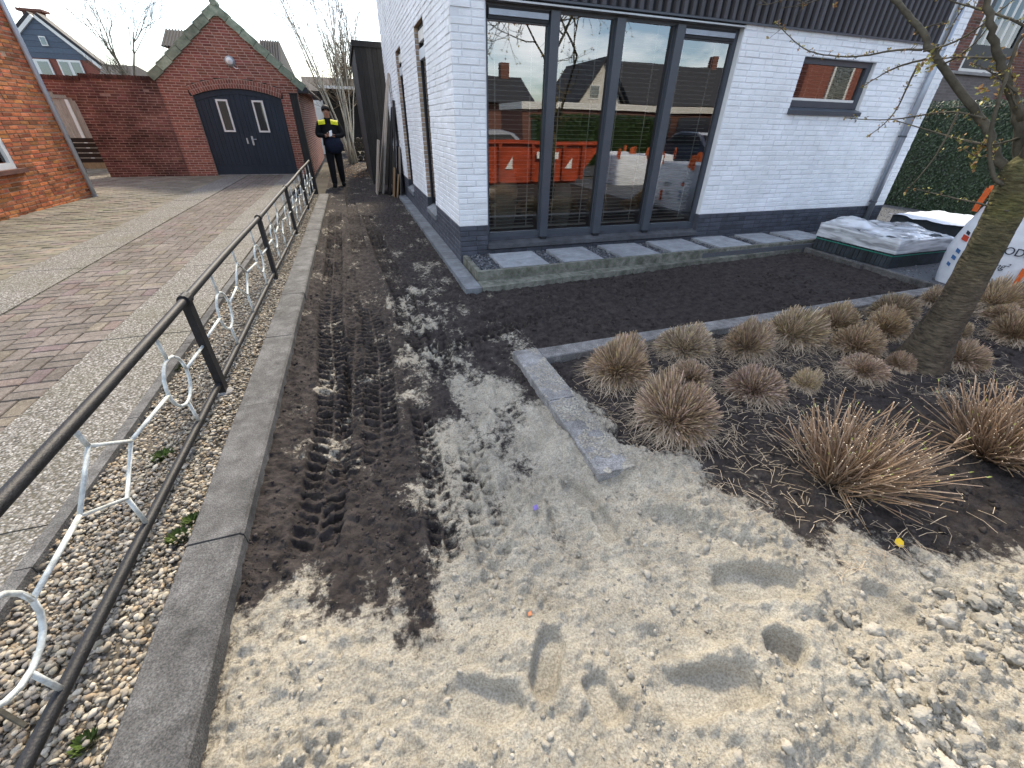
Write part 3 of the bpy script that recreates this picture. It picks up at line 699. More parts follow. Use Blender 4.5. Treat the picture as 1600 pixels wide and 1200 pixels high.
# ------------------------------------------------------------------ long kerb beside the earth
kerb = setting('long_kerb', (-0.77, 5, 0))
ys = [-0.55, 0.43, 1.40, 2.40, 3.38, 4.38, 5.37, 6.35, 7.34, 8.33, 9.30, 10.25, 11.35]
for y0, y1 in zip(ys[:-1], ys[1:]):
    x0, x1 = -0.870 + 0.004 * (y0 - 2.5), -0.872 + 0.004 * (y1 - 2.5); w0, w1 = 0.205 + RNG.normal(0, 0.003), 0.205 + RNG.normal(0, 0.003); zt = 0.098 + RNG.normal(0, 0.003); c = 0.012
    V = []
    for x, w, y in ((x0, w0, y0 + 0.004), (x1, w1, y1 - 0.004)):
        V += [(x, y, -0.12), (x, y, zt - c * 0.6), (x + c * 0.6, y, zt), (x + w - c, y, zt), (x + w, y, zt - c), (x + w + 0.004, y, -0.12)]
    b = MB(); b.add(V, [[i, i + 1, i + 7, i + 6] for i in range(5)][::1], ngons=[[0, 1, 2, 3, 4, 5][::-1], [6, 7, 8, 9, 10, 11]], tint=RNG.uniform(0.88, 1.08))
    b.build('kerbstone', 'concrete_kerb', kerb)

# ------------------------------------------------------------------ pebble strip
bedp = MB(); bedp.box((-1.47, -0.6, -0.1), (-0.83, 11.6, 0.030)); bedp.build('gravel_strip', 'gravel_bed', kind='structure')
def pebbles(name, m, X, Y, Z, size, pal, seed, label, cat, parent=None, sub=0, flat=(0.45, 0.75)):
    r = np.random.default_rng(seed); n = len(X); V, Fc = ico(sub); mb = MB()
    sz = size[0] + (size[1] - size[0]) * r.random(n) ** 1.8
    S = np.stack([sz * r.uniform(0.9, 1.35, n), sz * r.uniform(0.75, 1.0, n), sz * r.uniform(*flat, n)], 1)
    pal = np.asarray(pal, float); t = pal[r.integers(0, len(pal), n)] * r.uniform(0.75, 1.2, (n, 1))
    M = scaled(rotmats(n, r, 0.35), S)
    for q in range(5):
        p = np.arange(n) % 5 == q; rr = np.random.default_rng(seed + 50 + q)
        mb.scatter(V * (1 + rr.normal(0, 0.09, (len(V), 1))), Fc, M[p], np.stack([X, Y, Z], 1)[p], t[p])
    kw = dict(label=label, cat=cat) if parent is None else {}
    mb.build(name, m, parent, kind='stuff', smooth=True, **kw)
PAL = [(0.5, 0.48, 0.44), (1.15, 1.1, 1.0), (0.8, 0.74, 0.66), (1.35, 1.3, 1.22), (0.62, 0.60, 0.60), (0.92, 0.76, 0.58), (0.72, 0.60, 0.47), (0.42, 0.40, 0.38), (1.0, 0.95, 0.82), (0.55, 0.52, 0.50)]
r = np.random.default_rng(5)
def strip_pts(n, y0, y1): return r.uniform(-1.43, -0.868, n), r.uniform(y0, y1, n)
x1, y1_ = strip_pts(9500, 0.45, 2.1); x2, y2_ = strip_pts(11500, 2.1, 5.2); x3, y3_ = strip_pts(7000, 5.2, 11.5)
for nm, X, Y, sub, s_, lab in (('pebbles', x1, y1_, 1, (0.0050, 0.0132), 'mixed cream, grey and tan river pebbles under the near end of the railing'),
                          ('pebbles', np.concatenate([x2, x3]), np.concatenate([y2_, y3_]), 0, (0.006, 0.0145), 'mixed river pebbles along the far part of the railing')):
    Z = 0.032 + r.random(len(X)) ** 2 * 0.022 + 0.014 * fbm(X[None] * 3, Y[None] * 3, 2, 4)[0]
    if sub: X, Y = X - 0.0, Y
    pebbles(nm, 'pebble', X, Y, Z, s_, PAL, 70 + sub, lab, 'pebbles', sub=sub)

# moss and weed tufts between the pebbles
def weed(px, py, rad, n, seed, label):
    r = np.random.default_rng(seed); P = onz(px, py, 0.05); mb = MB()
    for k in range(n):
        a = r.uniform(0, 6.28); q = rad * r.random() ** 0.5; c = P + [q * math.cos(a), q * math.sin(a), -0.01]; L = r.uniform(0.012, 0.03); w = 0.003
        d = np.array([math.cos(a) * 0.7, math.sin(a) * 0.7, 1.0]); d /= np.linalg.norm(d); s = np.array([-math.sin(a), math.cos(a), 0]) * w
        t = r.uniform(0.6, 1.5); mb.add([c - s, c + s, c + d * L * 0.6 + s * 1.4, c + d * L, c + d * L * 0.6 - s * 1.4], ngons=[[0, 1, 2, 3, 4]], tint=(t, t, t * 0.8))
    mb.build('weed', 'moss', origin=P, label=label, cat='weed', group='weeds among the pebbles')
weed(255, 712, 0.045, 260, 1, 'dark moss cushion among the pebbles beside the bottom rail')
weed(300, 812, 0.03, 150, 2, 'bright green weed among the pebbles close to the long kerb')
weed(132, 1162, 0.025, 110, 3, 'small green weed between pebbles next to the black bottom rail')
weed(280, 838, 0.04, 160, 4, 'olive moss patch next to the bright weed by the kerb')
weed(70, 690, 0.06, 200, 5, 'grass strands growing over the narrow edging at the driveway')
weed(270, 575, 0.05, 160, 6, 'grass growing on the narrow edging beside the nearest railing post')

# ================================================================== railing
fence = thing('railing', (-1.04, 2.72, 0), 'low black tubular railing with white wire rings and diamonds along the pebbles', 'railing')
FP = [0.40, 2.72, 5.09, 7.32, 9.60, 11.85]
def fx(y): return -1.058 + 0.0125 * y - 0.0003 * y * y
def ftop(y): return 0.650 + 0.0075 * y
for y in FP[:-1]:
    b = MB(); x = fx(y); b.box((x - 0.020, y - 0.034, -0.05), (x + 0.020, y + 0.034, ftop(y) - 0.012)); p = b.build('post', 'iron_black', fence)
    k = MB(); k.tube([(x, y - 0.035, ftop(y)), (x, y + 0.035, ftop(y))], 0.033, 12); k.build('collar', 'iron_black', p)
    k = MB(); k.lathe([(0.0, 0), (0.06, 0.0), (0.055, 0.03), (0.02, 0.04), (0, 0.04)], (x, y, 0.015), 9); k.build('footing', 'concrete', p)
yy = np.linspace(-0.9, 11.85, 44)
b = MB(); b.tube([(fx(y), y, ftop(y) + 0.004 * math.sin(y * 2.1)) for y in yy], 0.0225, 12); b.build('top_rail', 'iron_black', fence, smooth=True)
b = MB(); b.tube([(fx(y) - 0.004, y, 0.115 + 0.004 * math.sin(y * 1.7)) for y in yy], 0.0195, 12); b.build('bottom_rail', 'iron_black', fence, smooth=True)
def wire(name, pts, closed=False, w=0.0085):
    P = [np.array([fx(y), y, z]) for y, z in pts]
    if closed: P.append(P[0]); P.append(P[1])
    b = MB(); b.tube(P, w, 6); b.build(name, 'wire_white', fence, smooth=True)
for y0, y1 in zip(FP[:-1], FP[1:]):
    L = y1 - y0; r1, dm, r2 = y0 + 0.22 * L, y0 + 0.485 * L, y0 + 0.80 * L; zc = 0.395
    for c in (r1, r2):
        wire('ring', [(c + 0.135 * math.cos(t), zc + 0.128 * math.sin(t)) for t in np.linspace(0, 2 * math.pi, 18)[:-1]], True)
        wire('strut', [(c, zc + 0.128), (c - 0.015, ftop(c) - 0.015)]); wire('strut', [(c, zc - 0.128), (c + 0.015, 0.125)])
    dy, dz = 0.20, 0.138
    wire('diamond', [(dm, zc + 0.03 + dz), (dm + dy, zc + 0.03), (dm + 0.01, zc + 0.03 - dz), (dm - dy, zc + 0.03)], True)
    wire('strut', [(dm, zc + 0.03 + dz), (dm - 0.01, ftop(dm) - 0.015)]); wire('strut', [(dm + 0.01, zc + 0.03 - dz), (dm + 0.02, 0.125)])
    wire('strut', [(dm + dy, zc + 0.03), (r2 - 0.135, zc)]); wire('strut', [(dm - dy, zc + 0.03), (r1 + 0.135, zc)])
    wire('strut', [(y0 + 0.02, zc), (r1 - 0.135, zc)]); wire('strut', [(r2 + 0.135, zc), (y1 - 0.02, zc - 0.01)])

# a bare twig lying over the pebbles by the bottom rail
A, B = onz(-30, 1095, 0.10), onz(42, 1135, 0.09); b = MB(); b.tube([A, A * 0.6 + B * 0.4 + [0, 0, 0.004], B], [0.008, 0.007, 0.006], 6)
b.build('twig', 'bark', label='short bare twig lying over pebbles against the bottom rail', cat='twig')

# ================================================================== kerb of the planting bed
pk = setting('bed_kerb', (1.05, 2.5, 0))
def kstone(P0, P1, w, zt, side=1, parent=pk, name='kerbstone', m='concrete_kerb', zb=-0.12, tint=None):
    """stone from P0 to P1 (outer edge), width w to the right of the direction"""
    P0, P1 = np.array([*P0, 0.0]), np.array([*P1, 0.0]); e = (P1 - P0) / np.linalg.norm(P1 - P0); s = np.array([e[1], -e[0], 0]) * side
    P0 = P0 + e * 0.003; P1 = P1 - e * 0.003; c = 0.007
    V = []
    for P in (P0, P1):
        V += [P + [0, 0, zb], P + [0, 0, zt - c], P + s * c + [0, 0, zt], P + s * (w - c) + [0, 0, zt], P + s * w + [0, 0, zt - c], P + s * w + [0, 0, zb]]
    q = [[i, i + 1, i + 7, i + 6] for i in range(5)]; ng = [[5, 4, 3, 2, 1, 0], [6, 7, 8, 9, 10, 11]]
    if side < 0: q = [f[::-1] for f in q]; ng = [f[::-1] for f in ng]
    b = MB(); b.add(V, q, ngons=ng, tint=tint or RNG.uniform(0.9, 1.15)); return b.build(name, m, parent)
kstone((0.932, 1.27), (0.940, 1.95), 0.205, 0.066, tint=2.2); kstone((0.940, 1.95), (0.942, 2.655), 0.205, 0.068, tint=2.1)
xs = [1.147, 2.05, 3.03, 4.02, 5.01, 6.02]
for i in range(5):
    y0, y1 = 2.655 + 0.020 * (xs[i] - 1.1), 2.655 + 0.020 * (xs[i + 1] - 1.1)
    kstone((xs[i], y0), (xs[i + 1], y1), 0.155, 0.066 + RNG.normal(0, 0.003), tint=(2.0, 1.9, 1.8, 1.75, 1.7)[i])
# loose sand smeared over the near kerb stones
rr = np.random.default_rng(21); n = 5200; X = rr.uniform(0.945, 1.14, n); Y = 1.27 + 1.4 * rr.random(n) ** 1.5; ok = fbm(X[None] * 9, Y[None] * 9, 3, 3)[0] + 0.55 * (X - 0.95) / 0.2 - 0.12 > 0.02
X, Y = X[ok], Y[ok]; pebbles('sand_grains', 'clod_sand', X, Y, np.full(len(X), 0.0675), (0.003, 0.009), [(1, 1, 1)], 23, 'sand spilled over the corner stones of the planting bed kerb', 'sand', flat=(0.25, 0.5))

# ================================================================== brickwork
def intervals(lo, hi, cuts):
    seg = [(lo, hi)]
    for a, b in cuts:
        o = []
        for s, e in seg:
            if b <= s or a >= e: o.append((s, e)); continue
            if a > s: o.append((s, a))
            if b < e: o.append((b, e))
        seg = o
    return seg
def brickwork(parent, O, U, width, z0, z1, m, mortar, course=0.0627, bl=0.21, joint=0.011, proud=0.006, ch=0.0025, openings=(), shape=None,
              n=300, mo_lo=0.0, bond='wild', tv=0.10, seed=1, jitter=0.0012, hue=0.0, thick=0.10):
    """Wall face: recessed mortar plus single bricks. O = foot of the wall (u=0), U = direction along it seen from outside left to right.
       shape(z) -> (u0,u1) outline; openings = [(u0,u1,z0,z1)] or callables z -> (u0,u1) or None."""
    r = np.random.default_rng(seed); O = np.asarray(O, float); U = np.asarray(U, float); U = U / np.linalg.norm(U); N = np.array([U[1], -U[0], 0.0]); Zv = np.array([0, 0, 1.0])
    ang = math.atan2(U[1], U[0]); pc = Pieces('brick', m, parent, n, 'brickwork'); mo = MB(); rows = int(round((z1 - z0) / course))
    Wd = [bl, (bl - joint) / 2]
    for i in range(rows):
        za, zb = z0 + i * course, z0 + (i + 1) * course; zc = (za + zb) / 2
        lo, hi = shape(zc) if shape else (0.0, width)
        if hi - lo < 0.03: continue
        cuts = []
        for op in openings:
            if callable(op):
                c = op(zc)
                if c: cuts.append(c)
            elif op[2] < zc < op[3]: cuts.append((op[0], op[1]))
        for s, e in intervals(lo, hi, cuts):
            P = lambda u, z, d=0: O + U * u + Zv * z + N * d
            sm = max(s, mo_lo); mo.add([P(sm, za, 0), P(e, za, 0), P(e, za, -thick), P(sm, za, -thick), P(sm, zb, 0), P(e, zb, 0), P(e, zb, -thick), P(sm, zb, -thick)], QUADBOX)
            u = s - (0.5 * (bl + joint) if i % 2 else 0) if bond == 'stretcher' else s
            if bond == 'wild' and r.random() < 0.5: u = s - 0.05 * r.random()
            k = 0
            while u < e - 0.012:
                L = bl if bond == 'stretcher' else (Wd[1] if r.random() < 0.28 else bl)
                a, b = max(u, s), min(u + L, e)
                if e - b < 0.06 and b < e: b = e
                if b - a > 0.02:
                    w = round((b - a) / 0.01) * 0.01; hw = (b - a) / 2; hh = (course - joint) / 2; d = proud
                    # canonical meshes per rounded length, so alike bricks share data
                    if abs((b - a) - bl) < 0.002: hw = bl / 2
                    V = [(-hw, 0, -hh), (hw, 0, -hh), (hw, 0, hh), (-hw, 0, hh), (-hw + ch, -d, -hh + ch), (hw - ch, -d, -hh + ch), (hw - ch, -d, hh - ch), (-hw + ch, -d, hh - ch)]
                    Fc = [[4, 5, 6, 7], [0, 1, 5, 4], [1, 2, 6, 5], [2, 3, 7, 6], [3, 0, 4, 7]]
                    t = 1 + r.normal(0, tv); t = min(max(t, 0.45), 1.7); tt = (t, t * (1 + r.normal(0, hue)), t * (1 + r.normal(0, hue)))
                    pc.add((round(hw, 4),), V, Fc, P((a + b) / 2, zc + r.normal(0, jitter * 0.6), r.normal(0, jitter)), 0.15, ang + r.normal(0, jitter * 2), tt)
                u += L + joint; k += 1
    pc.parent = mo.build('wall', mortar, parent); pc.finish(); return pc.parent

# ================================================================== white house
HX, HY, HXR, HYB, HTOP = 1.12, 5.17, 8.60, 13.1, 4.05
PZ = 0.483
house = thing('white_house', (4.8, 9, 0), 'white painted brick house with dark plinth and floor-length window front', 'house')
WX0, WX1, WZ0, WZ1 = 1.465, 4.705, 0.30, 2.60
SX0, SX1, SZ0, SZ1 = 5.775, 7.11, 1.765, 2.385
fo = [(WX0 - HX, WX1 - HX, 0.20, 2.66), (SX0 - HX, SX1 - HX, SZ0, SZ1)]
CLX1 = 8.14
fo_top = (WX0 - HX, CLX1 - HX, 2.62, 9.9)
kwf = dict(tv=0.025, proud=0.0042, ch=0.004, jitter=0.0018, joint=0.010)
brickwork(house, (HX, HY, 0), (1, 0, 0), WX0 - HX, PZ, HTOP, 'white_paint', 'white_joint', mo_lo=0.1005, n=60, seed=3, **kwf)
sh_ = lambda L: [(a - (WX1 - HX), b - (WX1 - HX), c, d) for a, b, c, d in L]
brickwork(house, (WX1, HY, 0), (1, 0, 0), HXR - WX1, PZ, HTOP, 'white_paint', 'white_joint', openings=sh_(fo[1:] + [fo_top]), n=90, seed=7, **kwf)
brickwork(house, (HX, HY, 0), (1, 0, 0), HXR - HX, 0.0, PZ, 'plinth_paint', 'plinth_joint', course=0.0604, openings=[(WX0 - HX, WX1 - HX, 0.20, 2.7)], mo_lo=0.1005, n=30, tv=0.12, seed=4, proud=0.0055, ch=0.004, joint=0.010)
# side wall faces the path: seen from outside left to right runs from the back to the corner
S0 = HYB
w1 = (6.78, 7.60); w2 = (9.40, 10.26)
so = [(S0 - w1[1], S0 - w1[0], 0.40, 2.70), (S0 - w2[1], S0 - w2[0], 0.40, 2.70)]
brickwork(house, (HX, HYB, 0), (0, -1, 0), HYB - HY, PZ, HTOP, 'white_paint', 'white_joint', openings=so, n=100, tv=0.025, seed=5, proud=0.0042, ch=0.004, jitter=0.0018, joint=0.010)
brickwork(house, (HX, HYB, 0), (0, -1, 0), HYB - HY, 0.0, PZ, 'plinth_paint', 'plinth_joint', course=0.0604, openings=[(a, b, 0.33, c_) for a, b, _, c_ in so], n=20, tv=0.12, seed=6, proud=0.0055, ch=0.004, joint=0.010)
# rear and right walls and the roof close the volume
b = MB(); b.box((HXR - 0.12, HY + 0.101, 0), (HXR - 0.0, HYB, HTOP)); b.build('right_wall', 'white_paint', house)
b = MB(); b.box((HX + 0.101, HYB - 0.15, 0), (HXR - 0.121, HYB - 0.001, HTOP - 0.001)); b.build('rear_wall', 'white_paint', house)
b = MB(); b.box((HX - 0.02, HY - 0.03, HTOP + 0.002), (HXR + 0.03, HYB + 0.02, HTOP + 0.12)); b.build('roof', 'frame_dark', house)
# dark ribbed cladding over the window and the right part of the front
b = MB(); b.box((WX0 + 0.002, HY + 0.02, 2.622), (CLX1 - 0.002, HY + 0.06, HTOP)); clad = b.build('cladding', 'frame_dark', house)
x = WX0 + 0.02
while x < CLX1 - 0.07:
    b = MB(); z0, z1 = 2.626, HTOP - 0.003; y0 = HY + 0.0195; d = 0.045
    P = [(x, y0, 0), (x + 0.066, y0, 0), (x + 0.056, y0 - d, 0), (x + 0.010, y0 - d, 0)]
    b.prism(np.array(P) + [0, 0, z0], (0, 0, z1 - z0)); b.build('rib', 'cladding', clad); x += 0.1135
b = MB(); b.box((WX0 - 0.012, HY - 0.035, 2.603), (CLX1 + 0.02, HY + 0.05, 2.6215)); b.build('drip_edge', 'frame_grey', house)
b = MB(); b.box((CLX1 + 0.003, HY - 0.012, 2.625), (CLX1 + 0.105, HY + 0.02, HTOP)); b.build('corner_strip', 'white_joint', house)
# ---------------------------------------------------------------- big window
win = place('window', None, (3.08, HY, WZ0), house)
FY = HY + 0.075                                              # front of the frame (set back in the reveal)
b = MB()
b.box((WX0, HY + 0.001, PZ), (WX0 + 0.012, FY + 0.10, 2.60)); b.box((WX1 - 0.012, HY + 0.001, PZ), (WX1, FY + 0.10, 2.60)); b.box((WX0 + 0.013, HY + 0.06, 2.588), (WX1 - 0.013, FY + 0.10, 2.601))
b.build('reveal', 'white_joint', win)
b = MB(); b.box((WX0, HY + 0.001, WZ0 - 0.1), (WX0 + 0.012, FY + 0.10, PZ - 0.001)); b.build('reveal_foot', 'plinth_paint', win)
b = MB(); b.box((WX1 - 0.012, HY + 0.001, WZ0 - 0.1), (WX1, FY + 0.10, PZ - 0.001)); b.build('reveal_foot', 'plinth_paint', win)
b = MB()
b.box((WX0 + 0.013, FY, 0.315), (WX0 + 0.042, FY + 0.07, 2.585)); b.box((WX1 - 0.065, FY, 0.315), (WX1 - 0.013, FY + 0.07, 2.585))
b.box((WX0 + 0.043, FY + 0.001, 2.550), (WX1 - 0.066, FY + 0.069, 2.584)); b.box((WX0 + 0.043, FY - 0.004, 0.315), (WX1 - 0.066, FY + 0.069, 0.360)); b.build('frame', 'frame_grey', win)
b = MB(); b.box((WX0 - 0.0, HY - 0.022, 2.572), (WX1 - 0.02, HY + 0.072, 2.587)); b.build('head_trim', 'aluminium', win)
MX = [(2.195, 2.298), (2.978, 3.088), (3.770, 3.880)]
for a_, c_ in MX:
    b = MB(); b.box((a_, FY - 0.045, 0.300), (c_, FY + 0.0695, 2.5495)); b.build('mullion', 'frame_grey', win)
    b = MB(); b.box((a_ + 0.012, FY - 0.052, 0.268), (c_ - 0.012, FY - 0.002, 0.299)); b.build('mullion_foot', 'frame_dark', win)
edges = [WX0 + 0.0425] + [v for p in MX for v in p] + [WX1 - 0.0655]
for i in range(4):
    x0, x1 = edges[2 * i] + 0.0005, edges[2 * i + 1] - 0.0005
    b = MB(); ztop = 2.5495; z0 = 0.3605
    if i in (0, 3):
        v = MB(); v.box((x0 + 0.01, FY - 0.012, 2.445), (x1 - 0.01, FY + 0.066, 2.547)); v.build('vent_grille', 'frame_dark', win)
        v = MB(); v.box((x0 + 0.02, FY - 0.026, 2.475), (x1 - 0.02, FY - 0.0125, 2.522)); v.build('vent_flap', 'zinc', win); ztop = 2.4445
    w = 0.012                                                 # glazing bead, light inner edge
    for A, B in (((x0, z0), (x0 + w, ztop)), ((x1 - w, z0), (x1, ztop)), ((x0 + w, z0), (x1 - w, z0 + w)), ((x0 + w, ztop - w), (x1 - w, ztop))):
        b.box((A[0], FY + 0.006, A[1]), (B[0], FY + 0.060, B[1]))
    b.build('bead', 'frame_grey', win)
    gp = MB(); gp.add([(x0 + w, FY + 0.030, z0 + w), (x1 - w, FY + 0.030, z0 + w), (x1 - w, FY + 0.030, ztop - w), (x0 + w, FY + 0.030, ztop - w)], [[0, 1, 2, 3]])
    gp.build('pane', 'glass', win)
    # venetian blind behind the pane: thin open slats, tapes and a head box
    s = MB(); z = 0.44
    while z < ztop - 0.06:
        s.box((x0 + 0.035, FY + 0.135, z), (x1 - 0.035, FY + 0.183, z + 0.0042)); z += 0.046
    bl_ = s.build('blind', 'blind', win, kind='stuff')
    for t in (0.18, 0.80):
        v = MB(); xx = x0 + (x1 - x0) * t; v.box((xx - 0.006, FY + 0.130, 0.40), (xx + 0.006, FY + 0.133, ztop)); v.build('ladder_tape', 'blind', bl_)
    v = MB(); v.box((x0 + 0.03, FY + 0.125, 0.39), (x1 - 0.03, FY + 0.19, 0.41)); v.build('bottom_bar', 'blind', bl_)
b = MB(); b.prism(np.array([(HX + 0.352, HY - 0.045, 0.245), (HX + 0.352, HY + 0.074, 0.275), (HX + 0.352, HY + 0.074, 0.20), (HX + 0.352, HY - 0.045, 0.20)]), (WX1 - WX0 - 0.014, 0, 0)); b.build('sill', 'dark_sill', win)
b = MB(); b.box((WX0 + 0.001, HY + 0.08, 0.276), (WX1 - 0.001, FY + 0.07, 0.3145)); b.box((WX0 + 0.001, HY + 0.012, 0.0), (WX1 - 0.001, HY + 0.10, 0.199)); b.build('sill_base', 'plinth_paint', win)
# dark room behind
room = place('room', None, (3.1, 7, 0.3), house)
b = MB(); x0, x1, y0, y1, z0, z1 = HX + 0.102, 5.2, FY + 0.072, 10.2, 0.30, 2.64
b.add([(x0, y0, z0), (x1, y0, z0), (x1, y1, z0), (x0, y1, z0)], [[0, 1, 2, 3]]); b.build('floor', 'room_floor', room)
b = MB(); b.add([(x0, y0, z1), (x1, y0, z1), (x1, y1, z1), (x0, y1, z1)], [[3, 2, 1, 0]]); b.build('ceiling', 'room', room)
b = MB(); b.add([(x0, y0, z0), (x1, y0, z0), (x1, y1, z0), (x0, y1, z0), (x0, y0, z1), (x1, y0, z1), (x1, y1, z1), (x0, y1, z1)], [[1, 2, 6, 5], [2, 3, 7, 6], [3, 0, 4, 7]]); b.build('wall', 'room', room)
for i, (x, sc, lab) in enumerate(((1.87, 1.0, 'tall pale floor vase behind the blind nearest the house corner'), (2.75, 0.72, 'squat pale vase behind the second blind of the window'))):
    b = MB(); b.lathe([(0.0, 0), (0.13 * sc, 0), (0.17 * sc, 0.2 * sc), (0.19 * sc, 0.5 * sc), (0.15 * sc, 0.72 * sc), (0.12 * sc, 0.78 * sc), (0.10 * sc, 0.77 * sc), (0.1 * sc, 0.4 * sc), (0, 0.4 * sc)], (x, FY + 0.52, 0.301), 24)
    b.build('floor_vase', 'pale_ceramic', smooth=True, label=lab, cat='vase', group='vases behind the window')
# ---------------------------------------------------------------- small window
sw = place('window', None, (6.44, HY, SZ0), house); FS = HY + 0.05
b = MB(); b.box((SX0 + 0.002, FS, SZ0 + 0.06), (SX0 + 0.045, FS + 0.06, SZ1 - 0.002)); b.box((SX1 - 0.085, FS, SZ0 + 0.06), (SX1 - 0.002, FS + 0.06, SZ1 - 0.002)); b.box((SX0 + 0.0455, FS + 0.001, SZ1 - 0.085), (SX1 - 0.0855, FS + 0.059, SZ1 - 0.002)); b.box((SX0 + 0.0455, FS + 0.001, SZ0 + 0.06), (SX1 - 0.0855, FS + 0.059, SZ0 + 0.135)); b.build('frame', 'frame_grey', sw)
b = MB(); b.box((SX0 + 0.05, FS + 0.008, SZ0 + 0.1355), (SX1 - 0.09, FS + 0.05, SZ0 + 0.165)); b.build('inner_sill', 'white_wood', sw)
b = MB(); b.add([(SX0 + 0.046, FS + 0.03, SZ0 + 0.166), (SX1 - 0.086, FS + 0.03, SZ0 + 0.166), (SX1 - 0.086, FS + 0.03, SZ1 - 0.086), (SX0 + 0.046, FS + 0.03, SZ1 - 0.086)], [[0, 1, 2, 3]]); b.build('pane', 'glass', sw)
b = MB(); b.prism(np.array([(SX0 - 0.015, HY - 0.05, SZ0 + 0.018), (SX0 - 0.015, FS - 0.001, SZ0 + 0.056), (SX0 - 0.015, FS - 0.001, SZ0 - 0.012), (SX0 - 0.015, HY - 0.05, SZ0 - 0.030)]), (SX1 - SX0 + 0.03, 0, 0)); b.build('sill', 'frame_grey', sw)
b = MB(); x0, x1, y0, y1, z0, z1 = SX0 - 0.3, SX1 + 0.3, FS + 0.0605, 8.0, 1.0, 2.6
b.add([(x0, y0, z0), (x1, y0, z0), (x1, y1, z0), (x0, y1, z0), (x0, y0, z1), (x1, y0, z1), (x1, y1, z1), (x0, y1, z1)], [[0, 1, 2, 3], [1, 2, 6, 5], [2, 3, 7, 6], [3, 0, 4, 7], [7, 6, 5, 4]]); b.build('room_wall', 'room', sw)
for t in (0.25, 0.45, 0.72, 0.93):
    b = MB(); x = SX0 + 0.05 + (SX1 - SX0 - 0.14) * t; b.box((x - 0.004, FS + 0.09, SZ0 + 0.15), (x + 0.004, FS + 0.094, SZ1 - 0.09)); b.build('blind_cord', 'blind', sw)
s = MB(); z = SZ0 + 0.19
while z < SZ1 - 0.1: s.box((SX0 + 0.06, FS + 0.095, z), (SX1 - 0.10, FS + 0.14, z + 0.003)); z += 0.046
s.build('blind', 'blind', sw, kind='stuff')
# ---------------------------------------------------------------- slit windows in the side wall
for a_, c_ in (w1, w2):
    z0, z1 = 0.345, 2.70; sl = place('window', None, (HX, (a_ + c_) / 2, z0), house); X = HX + 0.055
    pc = Pieces('reveal_brick', 'raw_brick', sl, 300, 'reveal_bricks'); z = PZ + 0.0
    while z < z1 - 0.03:                                     # unpainted brick reveal on the far jamb
        t = RNG.uniform(0.8, 1.15); V, Fc = [(-0.029, 0, -0.026), (0.029, 0, -0.026), (0.029, 0, 0.026), (-0.029, 0, 0.026), (-0.027, -0.006, -0.023), (0.027, -0.006, -0.023), (0.027, -0.006, 0.023), (-0.027, -0.006, 0.023)], [[4, 5, 6, 7], [0, 1, 5, 4], [1, 2, 6, 5], [2, 3, 7, 6], [3, 0, 4, 7]]
        pc.add('r', V, Fc, (HX + 0.028, c_ - 0.0005, z + 0.03), 0.1, 0, (t, t * 0.97, t * 0.94)); z += 0.0627
    pc.finish()
    b = MB(); b.box((X, c_ - 0.06, 0.40), (X + 0.05, c_ - 0.002, z1 - 0.002)); b.box((X, a_ + 0.002, 0.40), (X + 0.05, a_ + 0.06, z1 - 0.002)); b.box((X, a_ + 0.0605, z1 - 0.06), (X + 0.05, c_ - 0.0605, z1 - 0.003)); b.build('frame', 'frame_dark', sl)
    b = MB(); b.box((X - 0.02, a_ + 0.062, 2.30), (X + 0.03, c_ - 0.062, 2.42)); b.build('vent_grille', 'zinc_light', sl)
    b = MB(); b.box((X - 0.01, a_ + 0.062, 2.50), (X + 0.03, c_ - 0.062, 2.62)); b.build('roller_box', 'white_wood', sl)
    b = MB(); b.add([(X + 0.02, c_ - 0.06, 0.41), (X + 0.02, a_ + 0.06, 0.41), (X + 0.02, a_ + 0.06, 2.299), (X + 0.02, c_ - 0.06, 2.299)], [[0, 1, 2, 3]]); b.build('pane', 'glass', sl)
    b = MB(); b.box((X + 0.08, a_ + 0.01, 0.35), (X + 0.09, c_ - 0.01, 2.69)); b.build('curtain', 'room', sl)
    b = MB(); b.prism(np.array([(HX - 0.03, a_ + 0.002, 0.325), (HX + 0.103, a_ + 0.002, 0.395), (HX + 0.103, a_ + 0.002, 0.26), (HX - 0.03, a_ + 0.002, 0.26)]), (0, c_ - a_ - 0.004, 0)); b.build('sill', 'bluestone', sl)
    b = MB(); b.box((HX + 0.001, a_, 2.672), (HX + 0.053, c_, 2.699)); b.build('lintel', 'plank_warm', sl)
# ---------------------------------------------------------------- rain pipe
dp = thing('rain_pipe', (8.20, HY - 0.06, 0.1), 'grey zinc rain pipe at the right end of the white wall', 'rain pipe')
b = MB(); b.tube([(8.215, HY - 0.065, 0.05), (8.215, HY - 0.065, 4.0)], 0.043, 16); b.build('pipe', 'zinc', dp, smooth=True)
for z in (0.56, 1.50, 2.45):
    b = MB(); b.tube([(8.215, HY - 0.065, z - 0.012), (8.215, HY - 0.065, z + 0.012)], 0.049, 16); b.box((8.195, HY - 0.03, z - 0.01), (8.235, HY - 0.006, z + 0.01)); b.build('bracket', 'frame_grey', dp)

